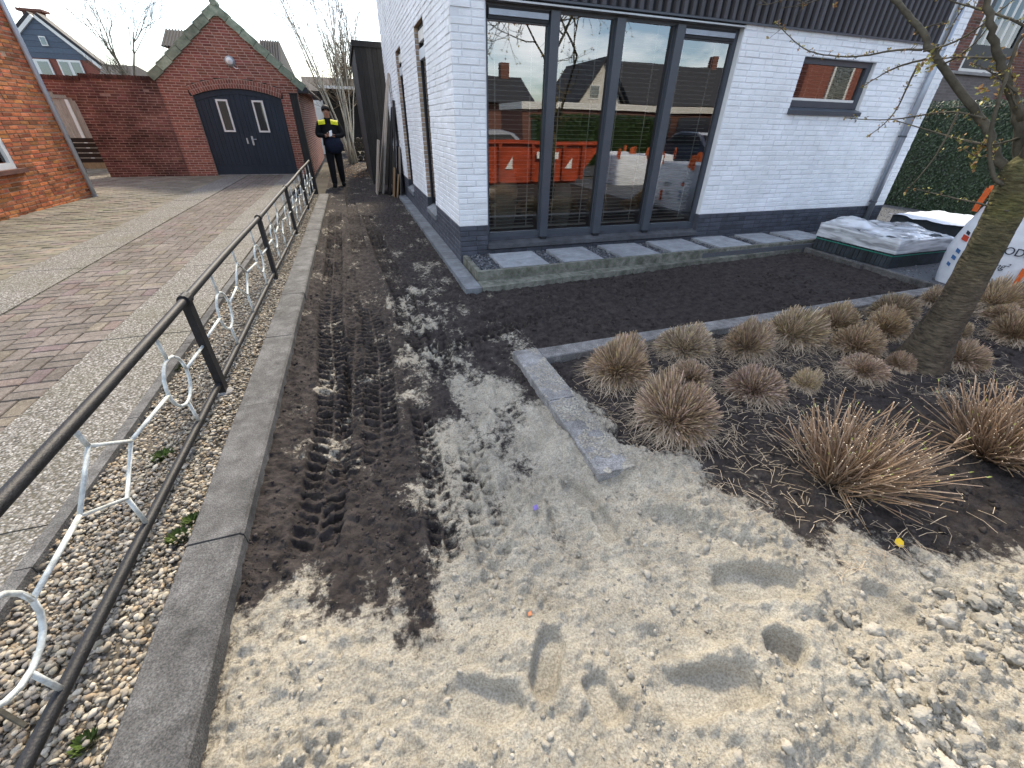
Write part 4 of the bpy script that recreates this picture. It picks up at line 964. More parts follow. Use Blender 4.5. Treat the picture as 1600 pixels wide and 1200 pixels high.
# ================================================================== paving round the white house
hp_ = setting('house_paving', (2, 4.5, 0))
y = 4.14; k = 0                                             # narrow strip along the side wall
while y < 11.3:
    e = y + 0.40; b = MB(); j = RNG.normal(0, 0.002, 2)
    b.prism(np.array([(0.932 + j[0], y + 0.003, -0.02), (1.108, y + 0.003, -0.02), (1.108, e - 0.003, -0.02), (0.932 + j[1], e - 0.003, -0.02)]), (0, 0, 0.078 + RNG.normal(0, 0.002)), tint=RNG.uniform(0.85, 1.1)); b.build('strip_slab', 'bluestone', hp_); y = e
fy = lambda x: 4.135 + 0.074 * (x - 0.93)
sy = lambda x: 4.375 + 0.036 * (x - 1.13)
xs = [1.112, 2.10, 3.09, 4.08, 5.07, 6.30]
for x0, x1 in zip(xs[:-1], xs[1:]):
    b = MB(); b.prism(np.array([(x0 + 0.003, fy(x0), -0.02), (x1 - 0.003, fy(x1), -0.02), (x1 - 0.003, sy(x1) - 0.006, -0.02), (x0 + 0.003, sy(x0) - 0.006, -0.02)]), (0, 0, 0.077 + RNG.normal(0, 0.002)), tint=RNG.uniform(0.85, 1.05)); b.build('strip_slab', 'concrete_moss', hp_)
xs = [1.125, 2.12, 3.12, 4.11, 5.10, 6.09, 6.62]
for x0, x1 in zip(xs[:-1], xs[1:]):
    b = MB(); b.prism(np.array([(x0 + 0.002, sy(x0), -0.02), (x1 - 0.002, sy(x1), -0.02), (x1 - 0.002, sy(x1) + 0.055, -0.02), (x0 + 0.002, sy(x0) + 0.055, -0.02)]), (0, 0, 0.178), tint=RNG.uniform(0.9, 1.1)); b.build('border_stone', 'concrete_moss', hp_)
b = MB(); b.prism(np.array([(1.125, 4.432, -0.02), (1.18, 4.432, -0.02), (1.18, 5.09, -0.02), (1.125, 5.09, -0.02)]), (0, 0, 0.176)); b.build('border_stone', 'concrete_moss', hp_)
b = MB(); b.prism(np.array([(1.182, sy(1.18) + 0.056, 0.0), (12.0, sy(6.6) + 0.056, 0.0), (12.0, 5.158, 0.0), (1.182, 5.158, 0.0)]), (0, 0, 0.118)); b.build('gravel_bed', 'basalt', hp_)
SL = [(1.455, 2.03), (2.24, 2.78), (3.05, 3.63), (3.83, 4.45), (4.66, 5.23), (5.46, 6.02), (6.19, 6.78)]
for i, (x0, x1) in enumerate(SL):
    b = MB(); y0 = sy(x0) + 0.075; sk = 0.012 * RNG.normal()
    b.prism(np.array([(x0, y0, 0.12), (x1, y0 + sk, 0.12), (x1 + sk, y0 + 0.605 + sk, 0.12), (x0 + sk, y0 + 0.605, 0.12)]), (0, 0, 0.038), tint=RNG.uniform(0.93, 1.07)); b.build('stepping_slab', 'pale_slab', hp_)
r = np.random.default_rng(11); n = 9500; X = r.uniform(1.19, 6.9, n); Y = 4.44 + r.random(n) * 0.72; ok = Y > 4.375 + 0.036 * (X - 1.13) + 0.06
for x0, x1 in SL: ok &= ~((X > x0 - 0.004) & (X < x1 + 0.004) & (Y > sy(x0) + 0.075) & (Y < sy(x0) + 0.675))
X, Y = X[ok], Y[ok]
pebbles('basalt_chippings', 'basalt', X, Y, 0.122 + 0.016 * r.random(len(X)), (0.006, 0.013), [(1, 1, 1), (1.7, 1.7, 1.7), (0.7, 0.7, 0.75), (2.4, 2.4, 2.4)], 12, '', '', hp_, flat=(0.6, 0.9))
# ground right of the house (dark gravel drive under the pallet and bags)
b = MB(); b.prism(np.array([(6.26, 4.60, -0.1), (6.26, 2.7, -0.1), (6.15, -3, -0.1), (13.5, -3, -0.1), (13.5, 30, -0.1), (8.62, 30, -0.1), (8.62, 5.0, -0.1)]), (0, 0, 0.150)); b.build('gravel_yard', 'basalt', kind='structure')
r = np.random.default_rng(13); n = 5200; X = r.uniform(6.28, 11.9, n); Y = 2.3 + (r.random(n)) * 4.5; ok = ~((X < 8.65) & (Y > 4.5)); X, Y = X[ok], Y[ok]
pebbles('yard_gravel', 'basalt', X, Y, np.full(len(X), 0.052), (0.006, 0.015), [(1, 1, 1), (1.8, 1.8, 1.8), (0.7, 0.7, 0.75), (2.6, 2.6, 2.6)], 14, 'loose dark grey gravel around the wrapped pallet', 'gravel', flat=(0.6, 0.9))
kk = setting('yard_edge', (6.2, 3.5, 0))
for y0, y1 in ((2.75, 3.62), (3.62, 4.50)): kstone((6.26, y1), (6.20, y0), 0.06, 0.075, parent=kk, name='edging_stone')

# ================================================================== brick garage with green verge tiles
GY = 16.2
gar = thing('brick_garage', (-2.8, GY, 0.05), 'red brick garage with pointed gable and dark blue arched double door', 'garage')
GX0, GX1, GZE, GXA, GZA = -4.68, -1.20, 2.44, -2.775, 4.02
DX0, DX1, DZS, DZC = -3.94, -1.69, 2.06, 2.26
def gable(z):
    if z < GZE: return 0.0, GX1 - GX0
    t = (z - GZE) / (GZA - GZE); return (GXA - GX0) * t, (GX1 - GX0) - (GX1 - GXA) * t
def arch_half(z, rise=DZC - DZS, hw=(DX1 - DX0) / 2, zs=DZS):
    if z < zs: return hw
    R = (hw * hw + rise * rise) / (2 * rise); d = z - (zs + rise - R)
    return math.sqrt(max(R * R - d * d, 0)) if d < R else None
def door_open(z, pad=0.0):
    h = arch_half(z - pad)
    if h is None or h < 0.02: return None
    c = (DX0 + DX1) / 2 - GX0; return (c - h - (0.0 if z < DZS else pad * 0.3), c + h + (0.0 if z < DZS else pad * 0.3))
def door_ring(z):                                            # opening plus the ring of arch bricks
    if z < DZS - 0.02: return door_open(z)
    return door_open(z, 0.222)
wg = brickwork(gar, (GX0, GY, 0), (1, 0, 0), GX1 - GX0, 0.04, GZA, 'red_brick', 'red_mortar', shape=gable, openings=[door_ring], n=240, bond='stretcher', tv=0.16, seed=21, proud=0.004, hue=0.05, joint=0.014, jitter=0.0008)
# two rings of upright arch bricks
pc = Pieces('arch_brick', 'red_brick', gar, 120, 'arch_bricks'); cx = (DX0 + DX1) / 2; hw = (DX1 - DX0) / 2; rise = DZC - DZS; R = (hw * hw + rise * rise) / (2 * rise); a0 = math.asin(hw / R)
back = MB()
for ring in range(2):
    rad = R + 0.056 + ring * 0.110; nb = int(2 * a0 * rad / 0.066)
    for i in range(nb):
        an = -a0 + (i + 0.5) * 2 * a0 / nb; c = np.array([cx + rad * math.sin(an), GY - 0.002, DZC - R + rad * math.cos(an)])
        u = np.array([math.cos(an), 0, -math.sin(an)]) * 0.026; w = np.array([math.sin(an), 0, math.cos(an)]) * 0.049; d = np.array([0, -0.006, 0])
        V = [-u - w, u - w, u + w, -u + w, (-u - w) * 0.93 + d, (u - w) * 0.93 + d, (u + w) * 0.93 + d, (-u + w) * 0.93 + d]; t = RNG.uniform(0.75, 1.2)
        pc.add((ring, i), V, [[4, 5, 6, 7], [0, 1, 5, 4], [1, 2, 6, 5], [2, 3, 7, 6], [3, 0, 4, 7]], c, 0.1, 0, (t, t, t))
pc.finish()
P = [(cx + r_ * math.sin(t), GY - 0.001, DZC - R + r_ * math.cos(t)) for r_, ts in ((R + 0.004, np.linspace(-a0, a0, 15)), (R + 0.225, np.linspace(a0, -a0, 15))) for t in ts]
b = MB(); V = np.array(P); k = 15; b.add(V, [[i, i + 1, 2 * k - 2 - i, 2 * k - 1 - i][::-1] for i in range(k - 1)]); b.build('arch_mortar', 'red_mortar', gar)
# side and back walls, roof slopes
b = MB(); b.box((GX0, GY + 0.101, 0.0), (GX0 + 0.12, 24, GZE)); b.build('side_wall', 'red_brick', gar)
brickwork(gar, (GX1, GY, 0), (0, 1, 0), 7.8, 0.04, GZE - 0.1, 'red_brick', 'red_mortar', mo_lo=0.1005, n=40, bond='stretcher', tv=0.16, seed=23, proud=0.004, hue=0.05, joint=0.014)
def slope(xe, ze, xa, za, y0, y1, th=0.06):
    b = MB(); n = np.array([-(za - ze), 0, (xa - xe)]); n = n / np.linalg.norm(n) * th * (1 if xa > xe else -1)
    b.prism(np.array([(xe, y0, ze), (xa, y0, za), (xa + n[0], y0, za + n[2]), (xe + n[0], y0, ze + n[2])]), (0, y1 - y0, 0)); return b
slope(GX0 - 0.10, GZE - 0.06, GXA, GZA + 0.015, GY + 0.03, 24).build('roof', 'roof_tile', gar)
slope(GX1 + 0.30, GZE - 0.20, GXA, GZA + 0.016, GY + 0.03, 24).build('roof', 'roof_tile', gar)
# verge tiles
def verge(xe, ze, n, dy=0.0):
    A = np.array([xe, 0, ze]); B = np.array([GXA, 0, GZA + 0.03]); e = (B - A) / n
    nn = np.array([-e[2], 0, e[0]]); nn = nn / np.linalg.norm(nn) * (1 if nn[2] > 0 else -1)
    for i in range(n):
        p0, p1 = A + e * i, A + e * (i + 1.06); q = 0.022 * nn; b = MB()
        prof = [p0 + q * 2.1, p0 + e * 0.97 + q * 1.0, p0 + e * 0.97 + q * 1.0 - nn * 0.17, p0 + q * 2.1 - nn * 0.17]
        b.prism(np.array(prof) + [0, GY - 0.075 + dy + 0.0011 * (i % 2), 0], (0, 0.062, 0), tint=RNG.uniform(0.65, 1.4)); 
        prof = [p0 + q * 3.4, p1 + q * 2.2, p1 + q * 1.05, p0 + q * 2.15]
        b.prism(np.array(prof) + [0, GY - 0.078 + dy + 0.0011 * (i % 2), 0], (0, 0.30, 0), tint=RNG.uniform(0.75, 1.3)); b.build('verge_tile', 'green_tile', gar)
verge(GX0 - 0.10, GZE + 0.02, 7); verge(GX1 + 0.22, GZE - 0.09, 7, 0.0053)
b = MB(); b.tube([(GXA, GY - 0.09, GZA + 0.09), (GXA, GY + 0.3, GZA + 0.09)], 0.085, 10); b.build('ridge_tile', 'green_tile', gar)
b = MB(); b.prism(np.array([(GXA - 0.24, GY - 0.070, GZA - 0.20), (GXA + 0.22, GY - 0.070, GZA - 0.20), (GXA, GY - 0.070, GZA + 0.06)]), (0, 0.06, 0)); b.build('apex_piece', 'green_tile', gar)
b = MB(); b.box((GX1 + 0.005, GY - 0.06, GZE - 0.22), (GX1 + 0.30, GY + 0.6, GZE - 0.08)); b.build('eaves_box', 'frame_dark', gar)
# doors
def leaf_poly(x0, x1, z0, y, inset=0.0):
    xs = np.linspace(x0, x1, 9); top = []
    for x in xs:
        d = abs(x - cx); top.append(DZC - R + math.sqrt(R * R - d * d) - 0.012 - inset)
    return [(x0, y, z0), (x1, y, z0)] + [(x, y, z) for x, z in zip(xs[::-1], top[::-1])]
for x0, x1, hs in ((DX0 + 0.02, cx - 0.006, 1), (cx + 0.006, DX1 - 0.02, -1)):
    dl = MB(); dl.prism(np.array(leaf_poly(x0, x1, 0.07, GY + 0.075)), (0, 0.03, 0)); dr = dl.build('door', 'door_blue', gar)
    npl = 10; wx0, wx1 = (-3.42, -3.12) if hs > 0 else (-2.50, -2.20)
    for i in range(npl):
        a_, c_ = x0 + (x1 - x0) * i / npl + 0.004, x0 + (x1 - x0) * (i + 1) / npl - 0.004; b = MB(); z1 = leaf_poly(a_, c_, 0, 0, 0.13)[2][2]
        b.box((a_, GY + 0.058, 0.32), (c_, GY + 0.0745, min(z1, leaf_poly(a_, c_, 0, 0, 0.13)[-1][2]))); b.build('board', 'door_blue', dr)
    b = MB(); b.box((x0, GY + 0.052, 0.075), (x1, GY + 0.0745, 0.315)); b.build('bottom_rail', 'door_blue', dr)
    b = MB(); xs = np.linspace(x0, x1, 9); T = leaf_poly(x0, x1, 0, GY + 0.050, 0.0)[2:][::-1]; Bm = [(x, GY + 0.050, z - 0.125) for x, _, z in T]; b.prism(np.array(T + Bm[::-1]), (0, 0.0245, 0)); b.build('top_rail', 'door_blue', dr)
    wn_ = MB(); z0, z1 = 1.20, 2.0; f = 0.045
    for A, B in (((wx0, z0), (wx0 + f, z1)), ((wx1 - f, z0), (wx1, z1)), ((wx0 + f, z0), (wx1 - f, z0 + f)), ((wx0 + f, z1 - f), (wx1 - f, z1))): wn_.box((A[0], GY + 0.030, A[1]), (B[0], GY + 0.0575, B[1]))
    w_ = wn_.build('window', 'white_wood', dr); b = MB(); b.box((wx0 + f, GY + 0.045, z0 + f), (wx1 - f, GY + 0.0570, z1 - f)); b.build('pane', 'far_glass', w_)
    b = MB(); b.box((wx0 + f, GY + 0.0571, z0 + f), (wx1 - f, GY + 0.0578, z1 - f)); b.build('pane_backing', 'room', w_)
b = MB(); b.box((cx - 0.03, GY + 0.042, 0.07), (cx + 0.03, GY + 0.0575, DZC - 0.02)); b.build('cover_strip', 'door_blue', gar)
b = MB(); b.box((cx + 0.05, GY + 0.02, 0.86), (cx + 0.10, GY + 0.0505, 1.10)); b.tube([(cx + 0.075, GY + 0.02, 1.02), (cx + 0.075, GY - 0.03, 1.02), (cx + 0.20, GY - 0.03, 1.02)], 0.012, 6); b.build('handle', 'aluminium', gar)
b = MB(); b.box((cx - 0.09, GY + 0.02, 0.90), (cx - 0.05, GY + 0.0505, 1.05)); b.build('lock_plate', 'aluminium', gar)
b = MB(); b.box((DX0 - 0.0, GY + 0.02, 0.0), (DX1 + 0.0, GY + 0.11, 0.069)); b.build('threshold', 'concrete', gar)
b = MB(); b.box((DX0 - 0.2, GY + 0.107, 0.07), (DX1 + 0.2, GY + 0.112, 2.6)); b.build('door_backing', 'frame_dark', gar)
lm = thing('wall_lamp', (-2.76, GY - 0.05, 2.88), 'round bulkhead lamp high on the brick garage gable', 'lamp')
b = MB(); b.lathe([(0.0, 0), (0.10, 0), (0.125, -0.02), (0.12, -0.05), (0.0, -0.055)], (-2.76, GY - 0.006, 2.88), 20, axis=1); b.build('base', 'lamp_shell', lm, smooth=True)
b = MB(); b.lathe([(0.085, 0), (0.08, -0.03), (0.05, -0.055), (0.0, -0.062)], (-2.76, GY - 0.06, 2.88), 20, axis=1); b.build('glass_dome', 'white_plastic', lm, smooth=True)
b = MB(); b.tube([(-2.72, GY - 0.02, 2.78), (-2.66, GY - 0.03, 2.72), (-2.60, GY - 0.02, 2.73)], 0.012, 6); b.build('cable', 'white_plastic', lm)

# ================================================================== garden wall with an arched passage
gw = thing('garden_wall', (-5.6, GY, 0.05), 'weathered dark brick garden wall with arched passage beside the garage', 'wall')
GWX0, GWX1 = -8.6, GX0 - 0.003
def pass_open(z):
    if z > 2.02: return None
    x0, x1 = -7.65, -6.62 - 0.04 * z / 2
    if z > 1.78:
        t = (z - 1.78) / 0.24; w = math.sqrt(max(1 - t * t, 0)); c = (x0 + x1) / 2; return (c - w * (x1 - x0) / 2 - GWX0, c + w * (x1 - x0) / 2 - GWX0)
    return (x0 - GWX0, x1 - GWX0)
def gw_shape(z): return ((0.0 if z < 2.30 else -6.35 - GWX0), GWX1 - GWX0)
brickwork(gw, (GWX0, GY - 0.015, 0), (1, 0, 0), GWX1 - GWX0, 0.04, 2.36, 'dirty_brick', 'dirty_mortar', shape=gw_shape, openings=[pass_open], n=220, bond='stretcher', tv=0.2, seed=22, proud=0.004, hue=0.05, joint=0.013, thick=0.22)
pc = Pieces('coping_brick', 'dirty_brick', gw, 80, 'coping_bricks'); x = GWX0
while x < GWX1 - 0.03:
    zt = 2.36 if x > -6.36 else 2.30
    V = [(-0.028, -0.118, 0), (0.028, -0.118, 0), (0.028, 0.118, 0), (-0.028, 0.118, 0), (-0.026, -0.116, 0.10), (0.026, -0.116, 0.10), (0.026, 0.116, 0.10), (-0.026, 0.116, 0.10)]
    t = RNG.uniform(0.35, 0.7); pc.add('c', V, [list(f) for f in QUADBOX], (x + 0.03, GY + 0.085, zt + 0.001 + RNG.normal(0, 0.003)), 0.1, 0, (t, t, t)); x += 0.064
pc.finish()
# plank gate behind the passage
pg = thing('plank_gate', (-7.3, 18.9, 0.05), 'weathered mossy plank screen seen through the arched passage', 'gate')
for i in range(9):
    b = MB(); x = -9.0 + i * 0.27; b.box((x, 18.9, 0.30), (x + 0.255, 18.93, 1.95), tint=RNG.uniform(0.8, 1.5)); b.build('plank', 'plank_grey', pg)
b = MB(); b.box((-9.1, 18.87, 1.96), (-6.4, 18.95, 2.20)); b.build('top_beam', 'plank_grey', pg)
b = MB(); b.box((-8.02, 18.86, 0.25), (-7.94, 18.895, 1.94)); b.build('pale_post', 'white_wood', pg)
b = MB(); b.box((-9.1, 18.85, 0.0), (-6.4, 18.97, 0.28)); b.build('base_beam', 'plank_warm', pg)
# dark folded bench / trolley standing in the passage
tr = thing('hand_trolley', (-7.25, 17.2, ZD), 'black slatted trolley standing in the passage beside the rain pipe', 'trolley')
for i in range(5):
    b = MB(); z = 0.35 + i * 0.13; b.box((-7.65, 17.2, z), (-7.05, 17.23, z + 0.11)); b.build('slat', 'black_plastic', tr)
for x in (-7.62, -7.04):
    b = MB(); b.tube([(x, 17.24, ZD), (x, 17.24, 1.05)], 0.02, 6); b.build('leg', 'iron_black', tr)
b = MB(); b.tube([(-7.02, 17.2, 1.10), (-7.02, 17.2, 0.5), (-6.86, 17.0, 0.35), (-6.84, 16.98, ZD + 0.01)], 0.018, 6); b.build('handle', 'iron_black', tr)

# ================================================================== orange brick house on the left
OX = -5.50; ODIR = np.array([0.062, 0.998, 0]); ODIR /= np.linalg.norm(ODIR)
OA = np.array([-5.44, 12.15, 0]); OB = OA - ODIR * 5.2
oh = thing('orange_brick_house', (*((OA + OB) / 2)[:2], ZD), 'orange brick house with a grey rain pipe at its corner', 'house')
# visible face looks towards +X: outside left to right runs from near (OB) to far (OA)
Pn = lambda px, py: onp(px, py, OA, (ODIR[1], -ODIR[0], 0))
wa, wb = Pn(26, 262), Pn(-20, 205)
u_of = lambda P: (P - OB) @ ODIR
wu1 = u_of(wa); wz0 = wa[2] - 0.01
brickwork(oh, OB, ODIR, 5.2, 0.03, 6.3, 'orange_brick', 'orange_mortar', openings=[(wu1 - 1.25, wu1, wz0, wz0 + 1.35)], n=300, bond='wild', tv=0.24, seed=31, proud=0.010, hue=0.10, joint=0.014, jitter=0.0035, ch=0.004, course=0.064)
ON = np.array([ODIR[1], -ODIR[0], 0])
def ob(u, d, z): return OB + ODIR * u + ON * d + np.array([0, 0, z])
ow = place('window', None, ob(wu1 - 0.6, 0, wz0), oh)
for a_, c_, z0, z1 in ((wu1 - 1.25, wu1 - 1.17, wz0, wz0 + 1.35), (wu1 - 0.09, wu1 - 0.004, wz0, wz0 + 1.35), (wu1 - 1.168, wu1 - 0.092, wz0, wz0 + 0.09), (wu1 - 1.168, wu1 - 0.092, wz0 + 1.26, wz0 + 1.35)):
    b = MB(); b.obox(ob((a_ + c_) / 2, -0.03, (z0 + z1) / 2), ODIR * (c_ - a_) / 2, ON * 0.035, (0, 0, (z1 - z0) / 2)); b.build('frame', 'white_wood', ow)
b = MB(); b.obox(ob(wu1 - 0.63, -0.045, wz0 + 0.68), ODIR * 0.53, ON * 0.004, (0, 0, 0.58)); b.build('pane', 'far_glass', ow)
b = MB(); b.obox(ob(wu1 - 0.63, -0.075, wz0 + 0.68), ODIR * 0.53, ON * 0.004, (0, 0, 0.58)); b.build('pane_backing', 'room', ow)
b = MB(); b.obox(ob(wu1 - 0.6, 0.02, wz0 - 0.035), ODIR * 0.72, ON * 0.06, (0, 0, 0.033)); b.build('sill', 'brown_brick', ow)
# end wall at the pipe, rear volume, roof
b = MB(); b.prism(np.array([ob(5.2, -0.10, 0), ob(5.2, -6, 0), ob(5.2, -6, 6.3), ob(5.2, -0.10, 6.3)]), -ODIR * 0.15); b.build('end_wall', 'orange_brick', oh)
b = MB(); b.prism(np.array([ob(-0.3, 0.25, 6.3), ob(5.4, 0.25, 6.3), ob(5.4, -3, 8.6), ob(-0.3, -3, 8.6)]), (0, 0, 0.08)); b.build('roof', 'roof_tile', oh)
pp_ = thing('corner_pipe', (*ob(5.13, 0.05, 0)[:2], ZD), 'pale grey rain pipe down the corner of the orange house', 'rain pipe')
b = MB(); b.tube([ob(5.16, 0.055, 0.03), ob(5.16, 0.055, 6.3)], 0.042, 14); b.build('pipe', 'zinc_light', pp_, smooth=True)
b = MB(); b.tube([ob(5.16, 0.055, 0.03), ob(5.16, 0.055, 0.07)], 0.055, 14); b.build('foot_ring', 'concrete', pp_)

# ================================================================== open black gate leaf beside the garage
gt = thing('open_gate', (-1.03, 13.2, 0), 'black wooden gate leaf standing open at the end of the railing', 'gate')
A, B = np.array([-1.03, 12.6, 0]), np.array([-1.16, 13.9, 0]); e = (B - A); L = np.linalg.norm(e); e /= L; nn = np.array([e[1], -e[0], 0])
for i in range(9):
    c = A + e * (L * (i + 0.5) / 9) + [0, 0, 1.06]; b = MB(); b.obox(c, e * (L / 18 - 0.006), nn * 0.012, (0, 0, 0.99), tint=RNG.uniform(0.7, 1.5)); b.build('plank', 'plank_black', gt)
for z in (0.35, 0.95, 1.55, 1.9):
    b = MB(); b.obox((A + B) / 2 + nn * 0.030 + [0, 0, z], e * L / 2, nn * 0.016, (0, 0, 0.05)); b.build('batten', 'plank_black', gt)
gp_ = thing('gate_post', (-1.02, 12.45, 0), 'thick mossy black post where the railing ends', 'post')
b = MB(); b.box((-1.10, 12.38, -0.05), (-0.94, 12.54, 2.03)); b.build('post', 'plank_black', gp_); b = MB(); b.box((-1.115, 12.365, 2.031), (-0.925, 12.555, 2.055)); b.build('cap', 'plank_black', gp_)

# ================================================================== black timber shed behind the white house
sh = thing('timber_shed', (0.85, 14.4, 0), 'tall black stained timber shed against the white house', 'shed')
SXL, SXR, SY0, SY1, SZT = 0.50, 1.45, 13.75, 18.5, 3.22
n = 7
for i in range(n):
    b = MB(); w = (SXR - SXL) / n; b.box((SXL + i * w + 0.003, SY0, 0.0), (SXL + (i + 1) * w - 0.003, SY0 + 0.024, SZT - 0.10), tint=RNG.uniform(0.6, 1.5)); b.build('board', 'plank_black', sh)
for i in range(26):
    b = MB(); w = (SY1 - SY0 - 0.03) / 26; y = SY0 + 0.03 + i * w; b.box((SXL, y + 0.003, 0.0), (SXL + 0.022, y + w - 0.003, SZT - 0.10), tint=RNG.uniform(0.9, 2.2)); b.build('board', 'plank_black', sh)
b = MB(); b.box((SXL + 0.026, SY0 + 0.027, 0), (SXR, SY1, SZT - 0.101)); b.build('carcass', 'frame_dark', sh)
b = MB(); b.box((SXL - 0.05, SY0 - 0.045, SZT - 0.099), (SXR + 0.02, SY1, SZT + 0.02)); b.build('roof_edge', 'plank_black', sh)

# ================================================================== boards leaning on the side wall
def lean(name, m, base_y, w, h, t, foot_x, label, z0=0.01, top_x=HX - 0.03, tint=1.0, dy=0.0, parts=None):
    """board of width w (along y), height h, thickness t, foot at foot_x, top resting on the wall"""
    A = np.array([foot_x, base_y, z0]); dx = top_x - foot_x; up = np.array([dx, dy, math.sqrt(max(h * h - dx * dx - dy * dy, 0.01))]); up /= np.linalg.norm(up)
    s = np.array([0, 1.0, 0]); s = s - up * (s @ up); s /= np.linalg.norm(s); nn = np.cross(up, s)
    b = MB(); b.obox(A + up * h / 2 + s * w / 2, s * w / 2, nn * t / 2, up * h / 2, tint=tint)
    return b.build(name, m, label=label, cat='board', group='boards leaning on the side wall')
lean('wooden_board', 'plank_grey', 11.55, 0.55, 1.18, 0.03, 0.47, 'short grey board standing in front of the tall leaning boards', tint=1.35, top_x=0.68)
lean('wooden_board', 'plank_grey', 11.75, 0.16, 2.50, 0.045, 0.62, 'tall narrow pale plank reaching highest up the white side wall', tint=1.9)
lean('wooden_board', 'plank_grey', 12.10, 0.20, 2.42, 0.045, 0.56, 'second tall pale plank leaning just behind the highest one', tint=1.5)
lean('wooden_board', 'plank_black', 11.42, 0.60, 1.85, 0.03, 0.76, 'black stained panel leaning between the tall planks and the wall', tint=0.8)
lean('wooden_board', 'plank_black', 11.30, 0.14, 1.95, 0.04, 0.90, 'narrow dark batten leaning beside the black stained panel', tint=1.6)
lean('wooden_board', 'plank_warm', 11.12, 0.40, 0.62, 0.022, 0.84, 'small honey coloured board at the foot of the leaning boards', top_x=0.93)
lean('wooden_board', 'plank_grey', 11.05, 0.75, 1.05, 0.022, 0.98, 'wide brown sheet leaning low against the side wall plinth', tint=0.9, top_x=1.09)
lean('wooden_board', 'plank_warm', 10.98, 0.28, 0.50, 0.02, 0.90, 'smallest pale offcut standing by the brown sheet', top_x=0.99, tint=1.2)

# ================================================================== clipped ornamental grass
def tuft_mesh(R, Hh, n, seed, litter=0.35):
    r = np.random.default_rng(seed); mb = MB(); k = 4
    # stiff clipped blades that fill a dome
    ph = r.uniform(0, 2 * np.pi, n); el = np.arccos(1 - r.random(n) ** 0.85 * 0.97)       # angle from vertical
    rb = R * 0.34 * np.sqrt(r.random(n)); base = np.stack([rb * np.cos(ph + r.normal(0, 0.6, n)), rb * np.sin(ph + r.normal(0, 0.6, n)), r.uniform(-0.01, 0.03, n)], 1)
    rad = r.normal(1.0, 0.042, n) * (1 + 0.10 * np.sin(2 * ph + seed * 1.7) + 0.08 * np.sin(3 * ph + seed) + 0.07 * np.sin(5 * ph - seed)) * (1 - 0.20 * (r.random(n) < 0.15))
    tip = np.stack([R * rad * np.sin(el) * np.cos(ph), R * rad * np.sin(el) * np.sin(ph), 0.02 + Hh * rad * np.cos(el)], 1)
    tip[:, :2] += r.normal(0, R * 0.04, (n, 2)) + np.array([r.normal(0, 0.10), r.normal(0, 0.10)]) * tip[:, 2:3]; tip[:, 2] *= 1 - 0.12 * np.sin(ph + seed * 2.3) * np.sin(el)
    hue = np.array([1.0, r.uniform(0.95, 1.03), r.uniform(0.90, 1.06)]) * r.uniform(0.90, 1.12)
    w = r.uniform(0.0014, 0.0030, n) * (R / 0.15) ** 0.5
    d = tip - base; side = np.cross(d, r.normal(0, 1, (n, 3))); side /= np.linalg.norm(side, axis=1)[:, None]
    mid = base + d * 0.55 + np.stack([np.zeros(n), np.zeros(n), Hh * 0.07 * np.ones(n)], 1)
    V = np.stack([base - side * w[:, None], base + side * w[:, None], mid - side * w[:, None] * 1.1, mid + side * w[:, None] * 1.1, tip - side * w[:, None] * 0.8, tip + side * w[:, None] * 0.8], 1).reshape(-1, 3)
    i = np.arange(n)[:, None] * 6; Q = np.concatenate([i + [0, 1, 3, 2], i + [2, 3, 5, 4]])
    t = r.uniform(0.42, 1.45, n); c = np.stack([t, t * r.uniform(0.88, 1.02, n), t * r.uniform(0.75, 1.1, n)], 1); grey = r.random(n) < 0.3; c[grey] *= [0.96, 1.02, 1.08]; c = c * hue
    mb.add(V, Q, tint=np.repeat(c, 6, axis=0))
    # dead bent leaves fringing the foot
    m = int(n * litter * 0.5); ph = r.uniform(0, 2 * np.pi, m); L = R * r.uniform(0.35, 1.15, m)
    a = np.stack([R * 0.6 * np.cos(ph), R * 0.6 * np.sin(ph), r.uniform(0.02, Hh * 0.4, m)], 1)
    q = ph + r.normal(0, 0.7, m); bb = a + np.stack([L * 0.5 * np.cos(q), L * 0.5 * np.sin(q), np.full(m, 0.02)], 1); q2 = q + r.normal(0, 0.7, m)
    cc = bb + np.stack([L * 0.45 * np.cos(q2), L * 0.45 * np.sin(q2), np.zeros(m)], 1); bb[:, 2] = np.maximum(a[:, 2] * 0.8, 0.015); cc[:, 2] = r.uniform(0.0, 0.012, m)
    s = np.stack([-np.sin(q), np.cos(q), np.zeros(m)], 1) * r.uniform(0.0011, 0.0024, m)[:, None]
    V = np.stack([a - s, a + s, bb - s, bb + s, cc - s * 0.3, cc + s * 0.3], 1).reshape(-1, 3); i = np.arange(m)[:, None] * 6
    t = r.uniform(0.5, 1.2, m); mb.add(V, np.concatenate([i + [0, 1, 3, 2], i + [2, 3, 5, 4]]), tint=np.repeat(np.stack([t, t, t * 1.05], 1), 6, axis=0))
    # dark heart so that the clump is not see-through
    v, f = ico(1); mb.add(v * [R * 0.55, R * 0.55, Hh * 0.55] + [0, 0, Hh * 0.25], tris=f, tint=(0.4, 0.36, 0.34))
    return mb
